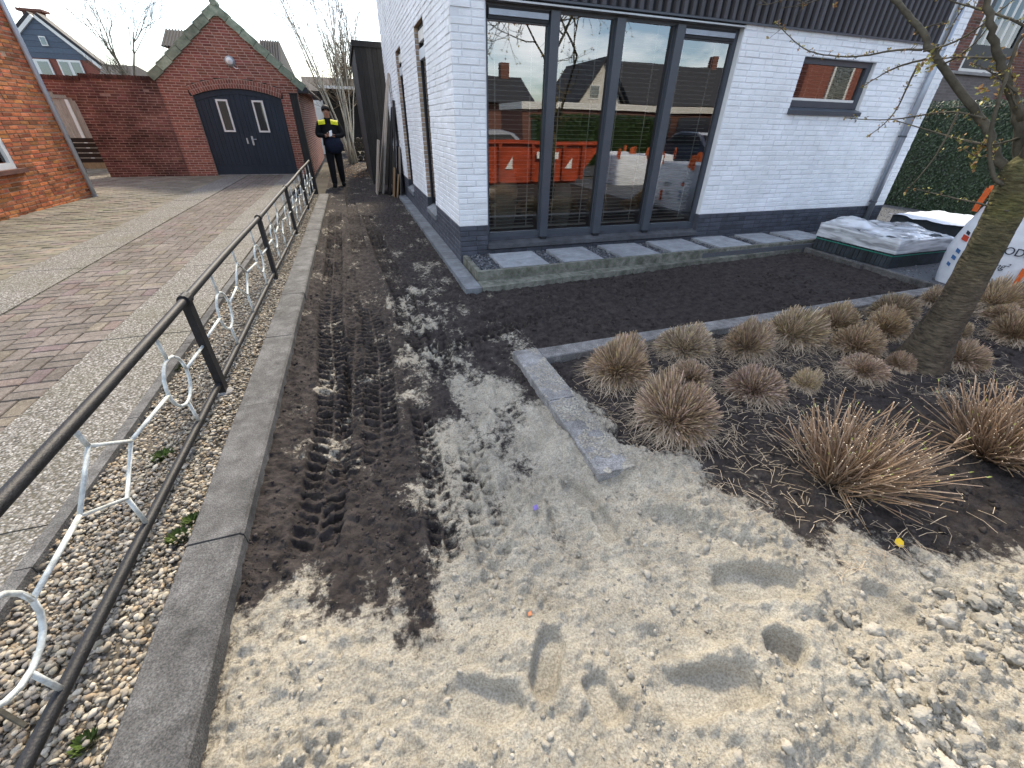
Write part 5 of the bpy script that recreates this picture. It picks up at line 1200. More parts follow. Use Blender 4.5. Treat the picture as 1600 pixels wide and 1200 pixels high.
# centre x, foot y, left x, right x, top y in the photograph; label
TUFTS = [(963, 603, 915, 1012, 532, 'big pale grass tuft nearest the inner corner of the bed kerb'), (1063, 562, 1022, 1103, 510, 'grey-topped grass tuft against the kerb, next to the corner one'),
         (1045, 688, 985, 1100, 590, 'large golden grass tuft at the edge of the sand'), (1075, 606, 1045, 1104, 566, 'small low brown tuft behind the large golden one'),
         (1160, 560, 1125, 1198, 497, 'round tuft beside the kerb, third along it from the corner'), (1170, 628, 1131, 1208, 570, 'dome-shaped tuft standing alone in the middle of the bed'),
         (1227, 540, 1188, 1264, 479, 'tall brown tuft touching the kerb, fourth along it from the corner'), (1297, 522, 1265, 1330, 470, 'tuft touching the kerb with another one leaning on it'),
         (1332, 556, 1296, 1366, 506, 'tuft leaning against the fifth one along the kerb'), (1254, 611, 1236, 1271, 574, 'tiny upright tuft just behind the cut shrub'),
         (1342, 592, 1312, 1370, 553, 'wide flat tuft between the cut shrub and the kerb tufts'), (1374, 528, 1343, 1402, 478, 'front one of the pair of tufts left of the tree trunk'),
         (1388, 500, 1358, 1417, 456, 'rear one of the pair of tufts, against the kerb left of the trunk'), (1400, 578, 1383, 1417, 546, 'very small tuft at the foot of the tree'),
         (1492, 574, 1461, 1521, 528, 'loose straggly tuft to the right of the trunk foot'), (1491, 528, 1477, 1506, 496, 'small tuft half hidden behind the trunk foot'),
         (1573, 538, 1546, 1602, 486, 'untidy tuft in front of the white bulk bag'), (1546, 492, 1511, 1581, 431, 'dark spiky tuft standing against the white bulk bag'),
         (1452, 480, 1436, 1470, 446, 'small tuft against the kerb hidden partly by the trunk'), (1560, 505, 1538, 1592, 478, 'flattened tuft between the spiky and the untidy tuft')]
for i, (cx_, fy_, lx, rx, ty, lab) in enumerate(TUFTS):
    P = onz(cx_, fy_, 0.03); k = project(P)[2]; R = (rx - lx) / 2 * k / FPX; base = P + np.array([P[0], P[1], 0]) / np.hypot(P[0], P[1]) * R * 0.75
    base[2] = earth_z(base[0], base[1]) - 0.008
    # height that puts the dome top on the photographed line
    Q = onp(cx_, ty, base, (base[0], base[1], 0)); Hh = min(max(Q[2] - base[2] - 0.02, R * 0.7), R * 1.5)
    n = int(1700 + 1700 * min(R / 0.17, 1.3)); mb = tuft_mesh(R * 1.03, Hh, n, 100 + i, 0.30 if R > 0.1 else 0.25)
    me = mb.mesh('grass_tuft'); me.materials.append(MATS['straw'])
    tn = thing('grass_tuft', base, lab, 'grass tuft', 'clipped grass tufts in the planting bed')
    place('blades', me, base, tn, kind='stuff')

# ------------------------------------------------------------------ straw litter on the bed
r = np.random.default_rng(9); n = 8000; X = r.uniform(1.2, 5.8, n); Y = r.uniform(0.45, 2.45, n); z, s = earth(X[None], Y[None]); z = z[0]
dens = fbm(X[None] * 1.6, Y[None] * 1.6, 3, 6)[0] + r.normal(0, 0.22, n) + 0.25 * sstep(1.0, 1.6, Y) > 0.12; X, Y, z = X[dens], Y[dens], z[dens]; n = len(X)
a = r.uniform(0, 6.28, n); L = r.uniform(0.01, 0.07, n); d = np.stack([np.cos(a), np.sin(a), np.zeros(n)], 1); s = np.stack([-np.sin(a), np.cos(a), np.zeros(n)], 1) * 0.0013
P = np.stack([X, Y, z + 0.006], 1); m_ = P + s / 0.0013 * r.normal(0, 0.12, n)[:, None] * L[:, None] + [0, 0, 0.006]
V = np.stack([P - d * L[:, None] - s, P - d * L[:, None] + s, m_ - s, m_ + s, P + d * L[:, None] - s, P + d * L[:, None] + s], 1).reshape(-1, 3); i = np.arange(n)[:, None] * 6
t = r.uniform(0.5, 1.3, n); mb = MB(); mb.add(V, np.concatenate([i + [0, 1, 3, 2], i + [2, 3, 5, 4]]), tint=np.repeat(np.stack([t, t, t], 1), 6, axis=0)); mb.build('straw_litter', 'straw', kind='stuff', label='dry straw scattered over the dark soil of the bed', cat='straw')

# ------------------------------------------------------------------ cut-back shrubs
def shrub(px, py, seed, n, label, spread, lean, Ls):
    r = np.random.default_rng(seed); P = onz(px, py, 0.02); P[2] = earth_z(P[0], P[1]) - 0.01; root = thing('cut_shrub', P, label, 'shrub', 'cut-back shrubs'); mb = MB(); bd = MB(); ct = MB()
    for i in range(n):
        a = r.uniform(0, 2 * np.pi); e = r.uniform(0.05, 1.0) ** 0.8; b0 = P + [0.085 * math.cos(a) * r.random(), 0.085 * math.sin(a) * r.random(), 0]
        d = np.array([math.cos(a) * e * spread[0] + lean[0] * e, math.sin(a) * e * spread[1] + lean[1] * e, 1.0 - 0.62 * e]); d /= np.linalg.norm(d); L = Ls * r.uniform(0.55, 1.05) * (1 + 0.35 * (d @ np.array([lean[0], lean[1], 0])))
        p = [b0]; dd = d.copy()
        for k in range(4):
            dd = dd + r.normal(0, 0.13, 3) + [0, 0, 0.05]; dd /= np.linalg.norm(dd); p.append(p[-1] + dd * L / 4)
        t = r.uniform(0.55, 1.5); g_ = r.random() < 0.35; c = (t * 1.1, t * 1.1, t * 1.15) if g_ else (t, t * 0.9, t * 0.8); w = r.uniform(0.0020, 0.0040)
        mb.tube(p, [w, w * 0.95, w * 0.85, w * 0.75, w * 0.68], 5, tint=c)
        ct.add(p[-1] + np.cross(dd, [0.3, 0.5, 0.1])[None] * 0 + np.array([[w, 0, 0.001], [0, w, 0.001], [-w, 0, 0.001], [0, -w, 0.001]]) * 0.8, [[0, 1, 2, 3]], tint=(2.2, 2.4, 2.6))
        if r.random() < 0.35:
            k = r.integers(2, 5); side = r.normal(0, 1, 3); side /= np.linalg.norm(side); q = p[k]; bd.add([q, q + side * 0.006 + dd * 0.008, q + dd * 0.022 + side * 0.004, q - side * 0.003 + dd * 0.01], [[0, 1, 2, 3]], tint=(1.6, 1.8, 1.2))
        if r.random() < 0.35:
            q = p[2]; f = dd + r.normal(0, 0.5, 3); f /= np.linalg.norm(f); mb.tube([q, q + f * L * 0.15, q + f * L * 0.32 + [0, 0, 0.02]], [w * 0.7, w * 0.6, w * 0.5], 4, tint=c)
    for i in range(16):                                      # a few stems lie on the soil
        a = r.uniform(3.6, 5.6); b0 = P + [0.03 * math.cos(a), 0.03 * math.sin(a), 0.05]; L = r.uniform(0.12, 0.32); q1 = b0 + [L * 0.5 * math.cos(a), L * 0.5 * math.sin(a), 0.01]; q2 = b0 + [L * math.cos(a + 0.3), L * math.sin(a + 0.3), -0.02]; q2[2] = earth_z(q2[0], q2[1]) + 0.008; mb.tube([b0, q1, q2], [0.003, 0.0026, 0.002], 5, tint=(1.3, 1.25, 1.1))
    mb.build('stems', 'stem', root, kind='stuff', smooth=True); bd.build('buds', 'bud', root, kind='stuff'); ct.build('cut_ends', 'straw', root, kind='stuff')
shrub(1312, 752, 3, 380, 'cut-back shrub with fanning brown stems at the edge of the sand', (1.0, 0.9), (0.48, 0.0), 0.45)
shrub(1545, 712, 4, 360, 'cut-back shrub with reddish stems below the tree', (1.0, 0.9), (0.05, 0.02), 0.42)

# ================================================================== garden tree
TB = np.array([3.93, 1.60, 0.0]); TB[2] = earth_z(3.93, 1.6); TN = np.array([TB[0], TB[1], 0]) / np.hypot(TB[0], TB[1])
tree = thing('garden_tree', TB, 'garden tree with mossy trunk and budding branches before the white wall', 'tree')
def tp(x, y, off=0.0): return onp(x, y, TB + TN * off, TN)
trunk_c = [(1440, 566), (1461, 527), (1492, 477), (1518, 430), (1543, 382), (1566, 338), (1583, 305), (1594, 280), (1604, 258), (1610, 240)]
trunk_w = [76, 60, 52, 51, 51, 53, 57, 62, 52, 24]
P = [tp(x, y) for x, y in trunk_c]; RAD = [w * project(p)[2] / FPX / 2 * 0.86 for w, p in zip(trunk_w, P)]; P[0] = P[0] - [0, 0, 0.05]
# finely divided trunk with bark ridges
t_ = np.linspace(0, 1, len(P)); ts = np.linspace(0, 1, 90); PC = np.stack([np.interp(ts, t_, np.array(P)[:, k]) for k in range(3)], 1); RC = np.interp(ts, t_, RAD)
seg = 56; ang = np.arange(seg) * 2 * np.pi / seg; A_, T_ = np.meshgrid(ang, ts * 1.3)
rel = 1 + 0.075 * fbm(np.cos(A_) * 2.6 + 5, T_ * 17 + np.sin(A_) * 2.6, 5, 3, 0.66) + 0.05 * fbm(np.cos(A_) * 1.2, np.sin(A_) * 1.2 + T_ * 1.5, 2, 9) + 0.022 * (vnoise(A_ * 1.2 + 2 * np.sin(A_), T_ * 42, 8) - 0.5)
flare = 1 + 0.30 * np.exp(-(T_ / 0.10)) * (0.6 + 0.4 * np.cos(3 * A_ + 1))
V = np.stack([PC[:, None, 0] + RC[:, None] * rel * flare * np.cos(A_), PC[:, None, 1] + RC[:, None] * rel * flare * np.sin(A_), PC[:, None, 2] + 0 * A_], 2).reshape(-1, 3)
q = [[i * seg + j, i * seg + (j + 1) % seg, (i + 1) * seg + (j + 1) % seg, (i + 1) * seg + j] for i in range(len(ts) - 1) for j in range(seg)]
tz = np.repeat(ts, seg); gr = sstep(0.25, 0.6, tz) * (0.6 + 0.6 * fbm(V[None, :, 0] * 7, V[None, :, 2] * 7, 3, 2)[0]); gr = np.clip(gr, 0, 1)[:, None]
tb = MB(); tb.add(V, q, ngons=[list(range((len(ts) - 1) * seg, len(ts) * seg))], tint=np.array([0.80, 0.78, 0.82]) * (1 - gr) + np.array([1.05, 1.18, 0.72]) * gr); tb.build('trunk', 'bark_green', tree, smooth=True)
bm, budm = MB(), MB(); rt = np.random.default_rng(17)
def bud_cluster(p, d, n=5, s=0.014):
    for k in range(n):
        a = rt.normal(0, 1, 3) + d * 0.8; a /= np.linalg.norm(a); b_ = np.cross(a, rt.normal(0, 1, 3)); b_ /= np.linalg.norm(b_); L = s * rt.uniform(0.7, 1.8)
        t = rt.uniform(0.7, 1.6); c = (t * 1.05, t, t * 0.7) if rt.random() < 0.62 else (t * 1.25, t * 0.72, t * 0.75)
        budm.add([p, p + a * L * 0.5 + b_ * L * 0.28, p + a * L, p + a * L * 0.5 - b_ * L * 0.28], [[0, 1, 2, 3]], tint=c)
def limb(pts, r0, r1, buds=0, seg=7, m=None, tint=1.0, dens=26):
    Pn_ = np.asarray(pts, float); n = max(8, len(Pn_) * 4); t0 = np.linspace(0, 1, len(Pn_)); t1 = np.linspace(0, 1, n)
    C = np.stack([np.interp(t1, t0, Pn_[:, k]) for k in range(3)], 1)
    for _ in range(7): C[1:-1] = (C[:-2] + 2 * C[1:-1] + C[2:]) / 4
    C[1:-1] += rt.normal(0, min(r1 * 0.30, 0.004), (n - 2, 3)); (m or bm).tube(C, np.linspace(r0, r1, n), seg, tint=tint)
    if buds:
        Lt = np.linalg.norm(np.diff(C, axis=0), axis=1).sum(); k = int(Lt * dens * buds)
        for _ in range(k):
            u = rt.random(); i = min(int(u * (n - 1)), n - 2); f = u * (n - 1) - i; p = C[i] * (1 - f) + C[i + 1] * f; d = rt.normal(0, 1, 3); d[2] += 0.3; d /= np.linalg.norm(d)
            L = rt.uniform(0.008, 0.028); bm.tube([p, p + d * L], [0.0022, 0.0016], 4); bud_cluster(p + d * L, d, 3, 0.012)
        bud_cluster(C[-1], C[-1] - C[-2], 7, 0.016)
    return C
def lp(pts, o0=0.0, o1=0.0):
    n = len(pts); return [tp(x, y, o0 + (o1 - o0) * i / (n - 1)) for i, (x, y) in enumerate(pts)]
# limbs traced from their forks on the trunk
limb(lp([(1590, 300), (1562, 255), (1548, 222), (1541, 190), (1500, 145), (1468, 100), (1447, 62), (1425, 30), (1390, -5), (1360, -40)], 0, 0.28), 0.028, 0.014, 0.25, 10)
limb(lp([(1596, 285), (1592, 235), (1594, 190), (1585, 150), (1575, 125)], 0, 0.1), 0.033, 0.017, 0.4, 10)
limb(lp([(1594, 190), (1570, 110), (1552, 75), (1546, 20), (1540, -40)], 0.05, -0.10), 0.024, 0.015, 0.2, 9)
limb(lp([(1600, 275), (1618, 215), (1640, 130), (1660, 20), (1668, -90)], 0, -0.15), 0.042, 0.023, 0, 10)
limb(lp([(1580, 288), (1560, 289), (1548, 270), (1546, 230), (1548, 190), (1565, 150), (1575, 100), (1595, 60), (1620, 20)], -0.06, -0.2), 0.014, 0.007, 0.5, 7)
TW = [([(1441, 78), (1400, 76), (1345, 90), (1300, 88), (1262, 82), (1238, 62), (1212, 36)], 0.15, 0.30, 1.0), ([(1447, 92), (1400, 104), (1375, 118), (1348, 135)], 0.15, 0.1, 1.0),
      ([(1436, 98), (1420, 130), (1405, 165), (1390, 188), (1358, 212)], 0.12, 0.15, 1.0), ([(1540, 186), (1490, 172), (1440, 180), (1380, 190), (1320, 184)], 0.02, 0.25, 0.8),
      ([(1548, 228), (1500, 218), (1450, 204), (1400, 188)], 0.0, 0.2, 0.8), ([(1594, 215), (1560, 226), (1530, 226), (1498, 218)], 0.0, -0.05, 0.5), ([(1497, 175), (1480, 215), (1455, 255), (1415, 300)], -0.05, -0.1, 0.25),
      ([(1443, 80), (1485, 70), (1520, 50), (1560, 20), (1600, -15)], 0.15, 0.0, 0.6), ([(1560, 92), (1500, 88), (1450, 94)], 0.0, 0.15, 0.5), ([(1470, 102), (1500, 88), (1530, 62), (1545, 40)], 0.15, 0.05, 0.6),
      ([(1600, 40), (1570, 25), (1520, 12), (1480, 0), (1440, -15)], -0.1, 0.1, 0.8), ([(1460, 90), (1480, 60), (1492, 30), (1510, 5)], 0.15, 0.15, 0.8), ([(1590, 145), (1555, 115), (1520, 98)], 0.0, 0.0, 1.2),
      ([(1575, 330), (1530, 318), (1470, 305), (1430, 295)], -0.1, 0.2, 0.5), ([(1552, 235), (1530, 250), (1505, 232)], -0.02, -0.1, 1.5), ([(1430, 55), (1450, 40), (1480, 35)], 0.2, 0.3, 1.2), ([(1590, 170), (1575, 130), (1560, 112)], 0.0, 0.0, 1.8)]
for pts, o0, o1, bu in TW: limb(lp(pts, o0, o1), 0.0072, 0.0026, bu * 1.5, 5, dens=34)
for (x, y) in ((1570, 90), (1560, 110), (1578, 120), (1545, 225), (1530, 232), (1522, 260), (1535, 150), (1448, 100), (1442, 110), (1556, 140)):
    for _ in range(5): bud_cluster(tp(x + rt.normal(0, 7), y + rt.normal(0, 7), 0.02), np.array([0, 0, 0.5]), 6, 0.020)
# crown above the picture's upper edge (it mirrors in the window front)
def grow(p, d, L, r, lvl):
    pts = [p]; dd = d.copy(); n = 5
    for k in range(n):
        dd = dd + rt.normal(0, 0.16, 3) + [0, 0, 0.03]; dd /= np.linalg.norm(dd); pts.append(pts[-1] + dd * L / n)
    bm.tube(pts, np.linspace(r, r * 0.55, n + 1), 6 if lvl > 1 else 4)
    if lvl == 0:
        bud_cluster(pts[-1], dd, 5, 0.02); bud_cluster(pts[3], dd, 3, 0.018); return
    for k in range(4 if lvl > 1 else 5):
        i = rt.integers(2, n + 1); a = rt.normal(0, 0.75, 3); e = dd + a; e[2] += 0.1; e /= np.linalg.norm(e); grow(pts[i], e, L * rt.uniform(0.5, 0.78), r * 0.55, lvl - 1)
for (x, y, o, dv, L, r_) in ((1360, -40, 0.28, (-0.5, 0.35, 0.8), 1.0, 0.017), (1540, -40, -0.1, (-0.1, 0.1, 1), 1.2, 0.018), (1668, -90, -0.15, (0.2, -0.3, 1), 1.4, 0.026), (1668, -90, -0.15, (-0.5, -0.3, 0.9), 1.2, 0.02), (1390, -5, 0.26, (0.1, -0.1, 1), 0.9, 0.014)):
    d = np.array(dv, float); grow(tp(x, y, o), d / np.linalg.norm(d), L, r_, 3)
bm.build('branches', 'bark', tree, smooth=True, kind='stuff'); budm.build('buds', 'bud', tree, kind='stuff')

# ================================================================== bare trees further off
def bare_tree(name, base, H_, seed, label, m='bark', lean=(0, 0), spread=0.55, levels=4, trunk_r=None, group=None, up=0.08, nb=4, tint=1.0):
    r = np.random.default_rng(seed); base = np.asarray(base, float); root = thing(name, base, label, 'tree', group); tr_, cr = MB(), MB(); tr0 = trunk_r or H_ * 0.017
    def go(p, d, L, rad, lvl):
        n = 5 if lvl == levels else 4; pts = [p]; dd = d.copy()
        for k in range(n):
            dd = dd + r.normal(0, 0.09, 3) + [0, 0, up]; dd /= np.linalg.norm(dd); pts.append(pts[-1] + dd * L / n)
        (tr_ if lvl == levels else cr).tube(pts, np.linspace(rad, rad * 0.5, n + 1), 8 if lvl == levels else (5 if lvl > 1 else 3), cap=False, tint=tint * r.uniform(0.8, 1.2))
        if lvl == 0: return
        for k in range(nb + (2 if lvl <= 1 else 0)):
            i = r.integers(max(1, n - 3), n + 1); a = r.uniform(0, 6.28); e = dd * 1.0 + spread * np.array([math.cos(a), math.sin(a), r.normal(0, 0.3)]); e /= np.linalg.norm(e); go(pts[i], e, L * r.uniform(0.52, 0.80), max(rad * r.uniform(0.4, 0.6), 0.007), lvl - 1)
    d = np.array([lean[0], lean[1], 1.0]); go(base, d / np.linalg.norm(d), H_ * 0.36, tr0, levels); tr_.build('trunk', m, root, smooth=True); cr.build('crown', m, root, kind='stuff'); return root
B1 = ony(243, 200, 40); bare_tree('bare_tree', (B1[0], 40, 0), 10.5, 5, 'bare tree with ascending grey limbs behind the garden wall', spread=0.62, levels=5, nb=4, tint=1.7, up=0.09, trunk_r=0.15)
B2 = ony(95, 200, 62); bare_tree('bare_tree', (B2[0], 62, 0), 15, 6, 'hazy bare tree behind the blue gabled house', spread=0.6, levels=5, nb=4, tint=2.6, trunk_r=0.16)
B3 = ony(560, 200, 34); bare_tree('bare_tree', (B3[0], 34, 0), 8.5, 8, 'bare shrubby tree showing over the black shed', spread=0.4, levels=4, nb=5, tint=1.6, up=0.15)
# birch clump with many pale stems
BB = np.array([0.05, 21.0, 0.0]); birch = thing('birch_clump', BB, 'multi-stemmed pale birch at the end of the path', 'tree'); bs, bc = MB(), MB(); r = np.random.default_rng(12)
def twigs(p, d, L, rad, lvl):
    n = 5; pts = [p]; dd = d.copy()
    for k in range(n):
        dd = dd + r.normal(0, 0.08, 3) + [0, 0, 0.04]; dd /= np.linalg.norm(dd); pts.append(pts[-1] + dd * L / n)
    bc.tube(pts, np.linspace(rad, rad * 0.5, n + 1), 3, cap=False, tint=(0.42, 0.34, 0.27))
    if lvl:
        for k in range(6):
            i = r.integers(1, n + 1); e = dd + r.normal(0, 0.42, 3); e /= np.linalg.norm(e); twigs(pts[i], e, L * r.uniform(0.4, 0.65), max(rad * 0.6, 0.0045), lvl - 1)
for i in range(11):
    a = r.uniform(0, 6.28); sp = -0.30 + 0.46 * i / 10; d = np.array([sp + r.normal(0, 0.03), r.normal(0, 0.08), 1.0]); d /= np.linalg.norm(d); pts = [BB + [0.22 * math.cos(a) * r.random(), 0.2 * math.sin(a), 0]]; H_ = r.uniform(5.0, 7.6)
    for k in range(9): d = d + r.normal(0, 0.03, 3); d /= np.linalg.norm(d); pts.append(pts[-1] + d * H_ / 9)
    bs.tube(pts, np.linspace(r.uniform(0.026, 0.048), 0.006, 10), 7, tint=r.uniform(0.75, 1.15))
    for k in range(3, 10):
        for _ in range(3): e = d + r.normal(0, 0.6, 3); e[2] = abs(e[2]); e /= np.linalg.norm(e); twigs(pts[k], e, r.uniform(0.8, 1.8), 0.0065, 1)
bs.build('stem', 'bark_birch', birch, smooth=True); bc.build('crown', 'bark_birch', birch, kind='stuff')

# ================================================================== ivy hedge on the right boundary
hd = thing('ivy_hedge', (12.3, 6, 0.03), 'tall dark green ivy hedge beyond the white house', 'hedge')
b = MB(); b.box((12.28, 0.5, 0.0), (12.8, 12.5, 2.02)); b.build('core', 'ivy', hd)
r = np.random.default_rng(33); n = 30000; Y = r.uniform(0.5, 12.5, n); Zh = r.uniform(0.03, 2.14, n); top = r.random(n) < 0.16
X = 12.26 + 0.05 * fbm(Y[None] * 1.5, Zh[None] * 1.5, 3, 4)[0] - 0.05 * r.random(n); X[top] = r.uniform(12.2, 12.8, top.sum()); Zh[top] = 2.03 + 0.10 * r.random(top.sum()) + 0.04 * fbm(Y[None, top] * 2, Y[None, top] * 0, 2, 5)[0]
LV = np.array([(0, 0, 0), (0.45, 0.28, 0.08), (1, 0, -0.05), (0.45, -0.28, 0.08)]) - [0.45, 0, 0]
a1 = r.normal(0, 0.5, n); M = np.zeros((n, 3, 3)); sz = r.uniform(0.028, 0.062, n)
dx = np.stack([r.normal(-0.25, 0.25, n), r.normal(0, 0.6, n), -np.ones(n) * r.uniform(0.3, 1, n)], 1); dx /= np.linalg.norm(dx, axis=1)[:, None]; nz = np.stack([-np.ones(n), r.normal(0, 0.5, n), r.normal(0.5, 0.45, n)], 1); dy = np.cross(nz, dx); dy /= np.linalg.norm(dy, axis=1)[:, None]; dz = np.cross(dx, dy)
M[:, :, 0] = dx * sz[:, None]; M[:, :, 1] = dy * sz[:, None] * 1.25; M[:, :, 2] = dz * sz[:, None]; t = r.uniform(0.45, 1.9, n)
mb = MB(); mb.scatter(LV, [[0, 3, 2, 1]], M, np.stack([X, Y, Zh], 1), np.stack([t, t, t * r.uniform(0.7, 1.2, n)], 1)); mb.build('leaves', 'ivy', hd, kind='stuff')

# ================================================================== pallet of wrapped paving blocks
pal = thing('wrapped_pallet', (6.9, 3.95, 0.05), 'pack of dark paving blocks under crumpled clear shrink wrap', 'pallet')
X0, X1, Y0, Y1 = 6.345, 7.41, 3.425, 4.50; zb, zt = 0.056, 0.262
pc = Pieces('paving_block', 'black_block', pal, 120, 'paving_blocks'); nb = 18; w = (Y1 - Y0) / nb
def blk(hx, hy, hz): 
    c = 0.005; return [(-hx, -hy, 0), (hx, -hy, 0), (hx, hy, 0), (-hx, hy, 0), (-hx, -hy, hz - c), (hx, -hy, hz - c), (hx, hy, hz - c), (-hx, hy, hz - c), (-hx + c, -hy + c, hz), (hx - c, -hy + c, hz), (hx - c, hy - c, hz), (-hx + c, hy - c, hz)], [[0, 1, 5, 4], [1, 2, 6, 5], [2, 3, 7, 6], [3, 0, 4, 7], [4, 5, 9, 8], [5, 6, 10, 9], [6, 7, 11, 10], [7, 4, 8, 11], [8, 9, 10, 11]]
for i in range(nb):
    for j in range(2):
        t = RNG.uniform(0.8, 1.3); pc.add('b', *blk((X1 - X0) / 4 - 0.002, w / 2 - 0.003, zt - zb), ((X0 + X1) / 2 + (j - 0.5) * (X1 - X0) / 2 + RNG.normal(0, 0.003), Y0 + (i + 0.5) * w, zb), 0.3, 0, (t, t, t))
pc.finish()
b = MB(); e = 0.006
for A, B in (((X0 - e, Y0 - e, 0.205), (X0 - 0.002, Y1, 0.217)), ((X0 - e, Y0 - e, 0.205), (X1, Y0 - 0.002, 0.217))): b.box(A, B)
b.build('strap', 'strap_green', pal)
pc = Pieces('upper_block', 'black_block', pal, 60, 'upper_blocks')
for i in range(6):
    for j in range(5):
        t = RNG.uniform(1.0, 2.2); pc.add('u', *blk(0.098, 0.083, 0.10), (X0 + 0.13 + j * 0.205, Y0 + 0.12 + i * 0.17, 0.275 + (0.03 if (i + j) % 3 else 0.05)), 0.2, RNG.normal(0, 0.02), (t, t, t))
pc.finish()
# wrap: a draped, wrinkled sheet over the upper half
nx, ny = 70, 70; mb = MB(); V = []
for i in range(ny + 1):
    for j in range(nx + 1):
        u, v = j / nx * 2 - 1, i / ny * 2 - 1; m_ = max(abs(u), abs(v)); k = 0.80
        if m_ > k: f = (m_ - k) / (1 - k); s_ = k / m_; uu, vv = u * s_ / k, v * s_ / k; z = 0.405 - 0.165 * f; ex = 1.012 + 0.012 * f
        else: uu, vv = u / k, v / k; z = 0.405; ex = 1.012
        x, y = (X0 + X1) / 2 + uu * (X1 - X0) / 2 * ex, (Y0 + Y1) / 2 + vv * (Y1 - Y0) / 2 * ex
        if m_ <= k:
            z += 0.035 * (1 - (m_ / k) ** 4) + 0.10 * math.exp(-((x - 6.62) / 0.22) ** 2 - ((y - 4.28) / 0.28) ** 2) + 0.06 * math.exp(-((x - 7.25) / 0.22) ** 2 - ((y - 3.95) / 0.25) ** 2)
        V.append((x, y, z))
V = np.array(V); wr = fbm(V[None, :, 0] * 4 + 2 * V[None, :, 2], V[None, :, 1] * 7, 4, 3)[0]; wr2 = np.abs(fbm(V[None, :, 0] * 3 + V[None, :, 1] * 5, V[None, :, 2] * 40 + V[None, :, 1] * 3, 3, 4)[0])
inn = (V[:, 2] > 0.40); V[:, 2] += np.where(inn, 0.030 * wr - 0.012 * wr2, 0); V[:, 0] -= np.where(~inn, 0.012 * wr2, 0); V[:, 1] -= np.where(~inn, 0.012 * wr2, 0)
q = [[i * (nx + 1) + j, i * (nx + 1) + j + 1, (i + 1) * (nx + 1) + j + 1, (i + 1) * (nx + 1) + j] for i in range(ny) for j in range(nx)]
mb.add(V, q); mb.build('shrink_wrap', 'shrink_wrap', pal, smooth=True)
# second pack standing behind it
p2 = thing('board_pack', (8.9, 4.2, 0.05), 'pale topped pack of slabs behind the wrapped pallet', 'pallet')
b = MB(); b.box((8.2, 3.72, 0.056), (9.35, 4.72, 0.42)); b.build('slabs', 'black_block', p2)
b = MB(); nx = 24; V = [(8.15 + 1.25 * i / nx, 3.66 + 1.10 * j / nx, 0.435 + 0.03 * float(fbm(np.array([[i * 0.25]]), np.array([[j * 0.25]]), 3, 4)[0, 0])) for j in range(nx + 1) for i in range(nx + 1)]
b.add(V, [[j * (nx + 1) + i, j * (nx + 1) + i + 1, (j + 1) * (nx + 1) + i + 1, (j + 1) * (nx + 1) + i] for j in range(nx) for i in range(nx)])
b.add([(8.15, 3.66, 0.30), (9.40, 3.66, 0.30), (9.40, 3.66, 0.45), (8.15, 3.66, 0.44)], [[0, 1, 2, 3]]); b.build('cover_sheet', 'bag_white', p2, smooth=True)

# ================================================================== bulk bags
def bulk_bag(loc, size, label, strap=True, lean=0.0, seed=1, rz=0.0, group=None):
    r = np.random.default_rng(seed); root = place('bulk_bag', None, loc, None, rot=(0, 0, rz), label=label, cat='bag', group=group); WO[root] = np.zeros(3)
    sx, sy_, h = size; n = 26; seg = 72; V = []
    for i in range(n + 1):
        t = i / n; bulge = 1 + 0.10 * math.sin(math.pi * min(t * 1.05, 1)) - 0.05 * t
        for j in range(seg):
            a = 2 * math.pi * j / seg; c, s = math.cos(a), math.sin(a); p = 9.0; k = (abs(c) ** p + abs(s) ** p) ** (-1 / p)
            x, y = k * c * sx / 2 * bulge, k * s * sy_ / 2 * bulge; V.append((x + lean * t, y, h * t))
    V = np.array(V); w = fbm(np.arctan2(V[None, :, 1], V[None, :, 0]) * 3 + 9, V[None, :, 2] * 16, 4, seed)[0]; d = V[:, :2] / (np.linalg.norm(V[:, :2], axis=1)[:, None]); V[:, :2] += d * (0.012 * w[:, None]); V[:, 2] += 0.015 * fbm(V[None, :, 0] * 6, V[None, :, 1] * 6, 3, seed + 2)[0] * (V[:, 2] / h)
    q = [[i * seg + j, i * seg + (j + 1) % seg, (i + 1) * seg + (j + 1) % seg, (i + 1) * seg + j] for i in range(n) for j in range(seg)]
    c = V[n * seg:].mean(0); m0 = len(V); V2 = np.vstack([V, V[n * seg:] * [0.93, 0.93, 1] - [0, 0, 0.05], [c - [0, 0, 0.06]]])
    top = [[n * seg + j, n * seg + (j + 1) % seg, m0 + (j + 1) % seg, m0 + j] for j in range(seg)]
    b = MB(); b.add(V2, q + top, tris=[[m0 + j, m0 + (j + 1) % seg, m0 + seg] for j in range(seg)]); b.build('sack', 'bag_white', root, origin=(0, 0, 0), smooth=True)
    for sxn, syn in ((-1, 1), (-1, -1), (1, 1), (1, -1)):
        if not strap: break
        x, y = sxn * sx * 0.47 + lean, syn * sy_ * 0.47; b = MB(); P = [(x, y, h * 0.90), (x, y, h * 0.98), (x + 0.01, y * 0.98, h * 1.16), (x + 0.02, y * 0.86, h * 1.19), (x + 0.015, y * 0.80, h * 1.10), (x, y * 0.80, h * 0.95)]
        for A, B in zip(P[:-1], P[1:]):
            A, B = np.array(A), np.array(B); e = B - A; L = np.linalg.norm(e); e /= L; s = np.cross(e, [sxn, syn * 0.4, 0.01]); s /= np.linalg.norm(s); nn = np.cross(e, s); b.obox((A + B) / 2 + np.array([sxn, syn, 0]) * 0.012, e * L * 0.54, s * 0.032, nn * 0.004)
        b.build('lifting_strap', 'orange_strap', root, origin=(0, 0, 0))
    return root
bg = bulk_bag((6.90, 2.40, 0.055), (1.02, 1.14, 0.86), 'white woven bulk bag with orange straps behind the tree trunk', True, 0.05, 5)
WO[bg] = np.array([6.90, 2.40, 0.055])
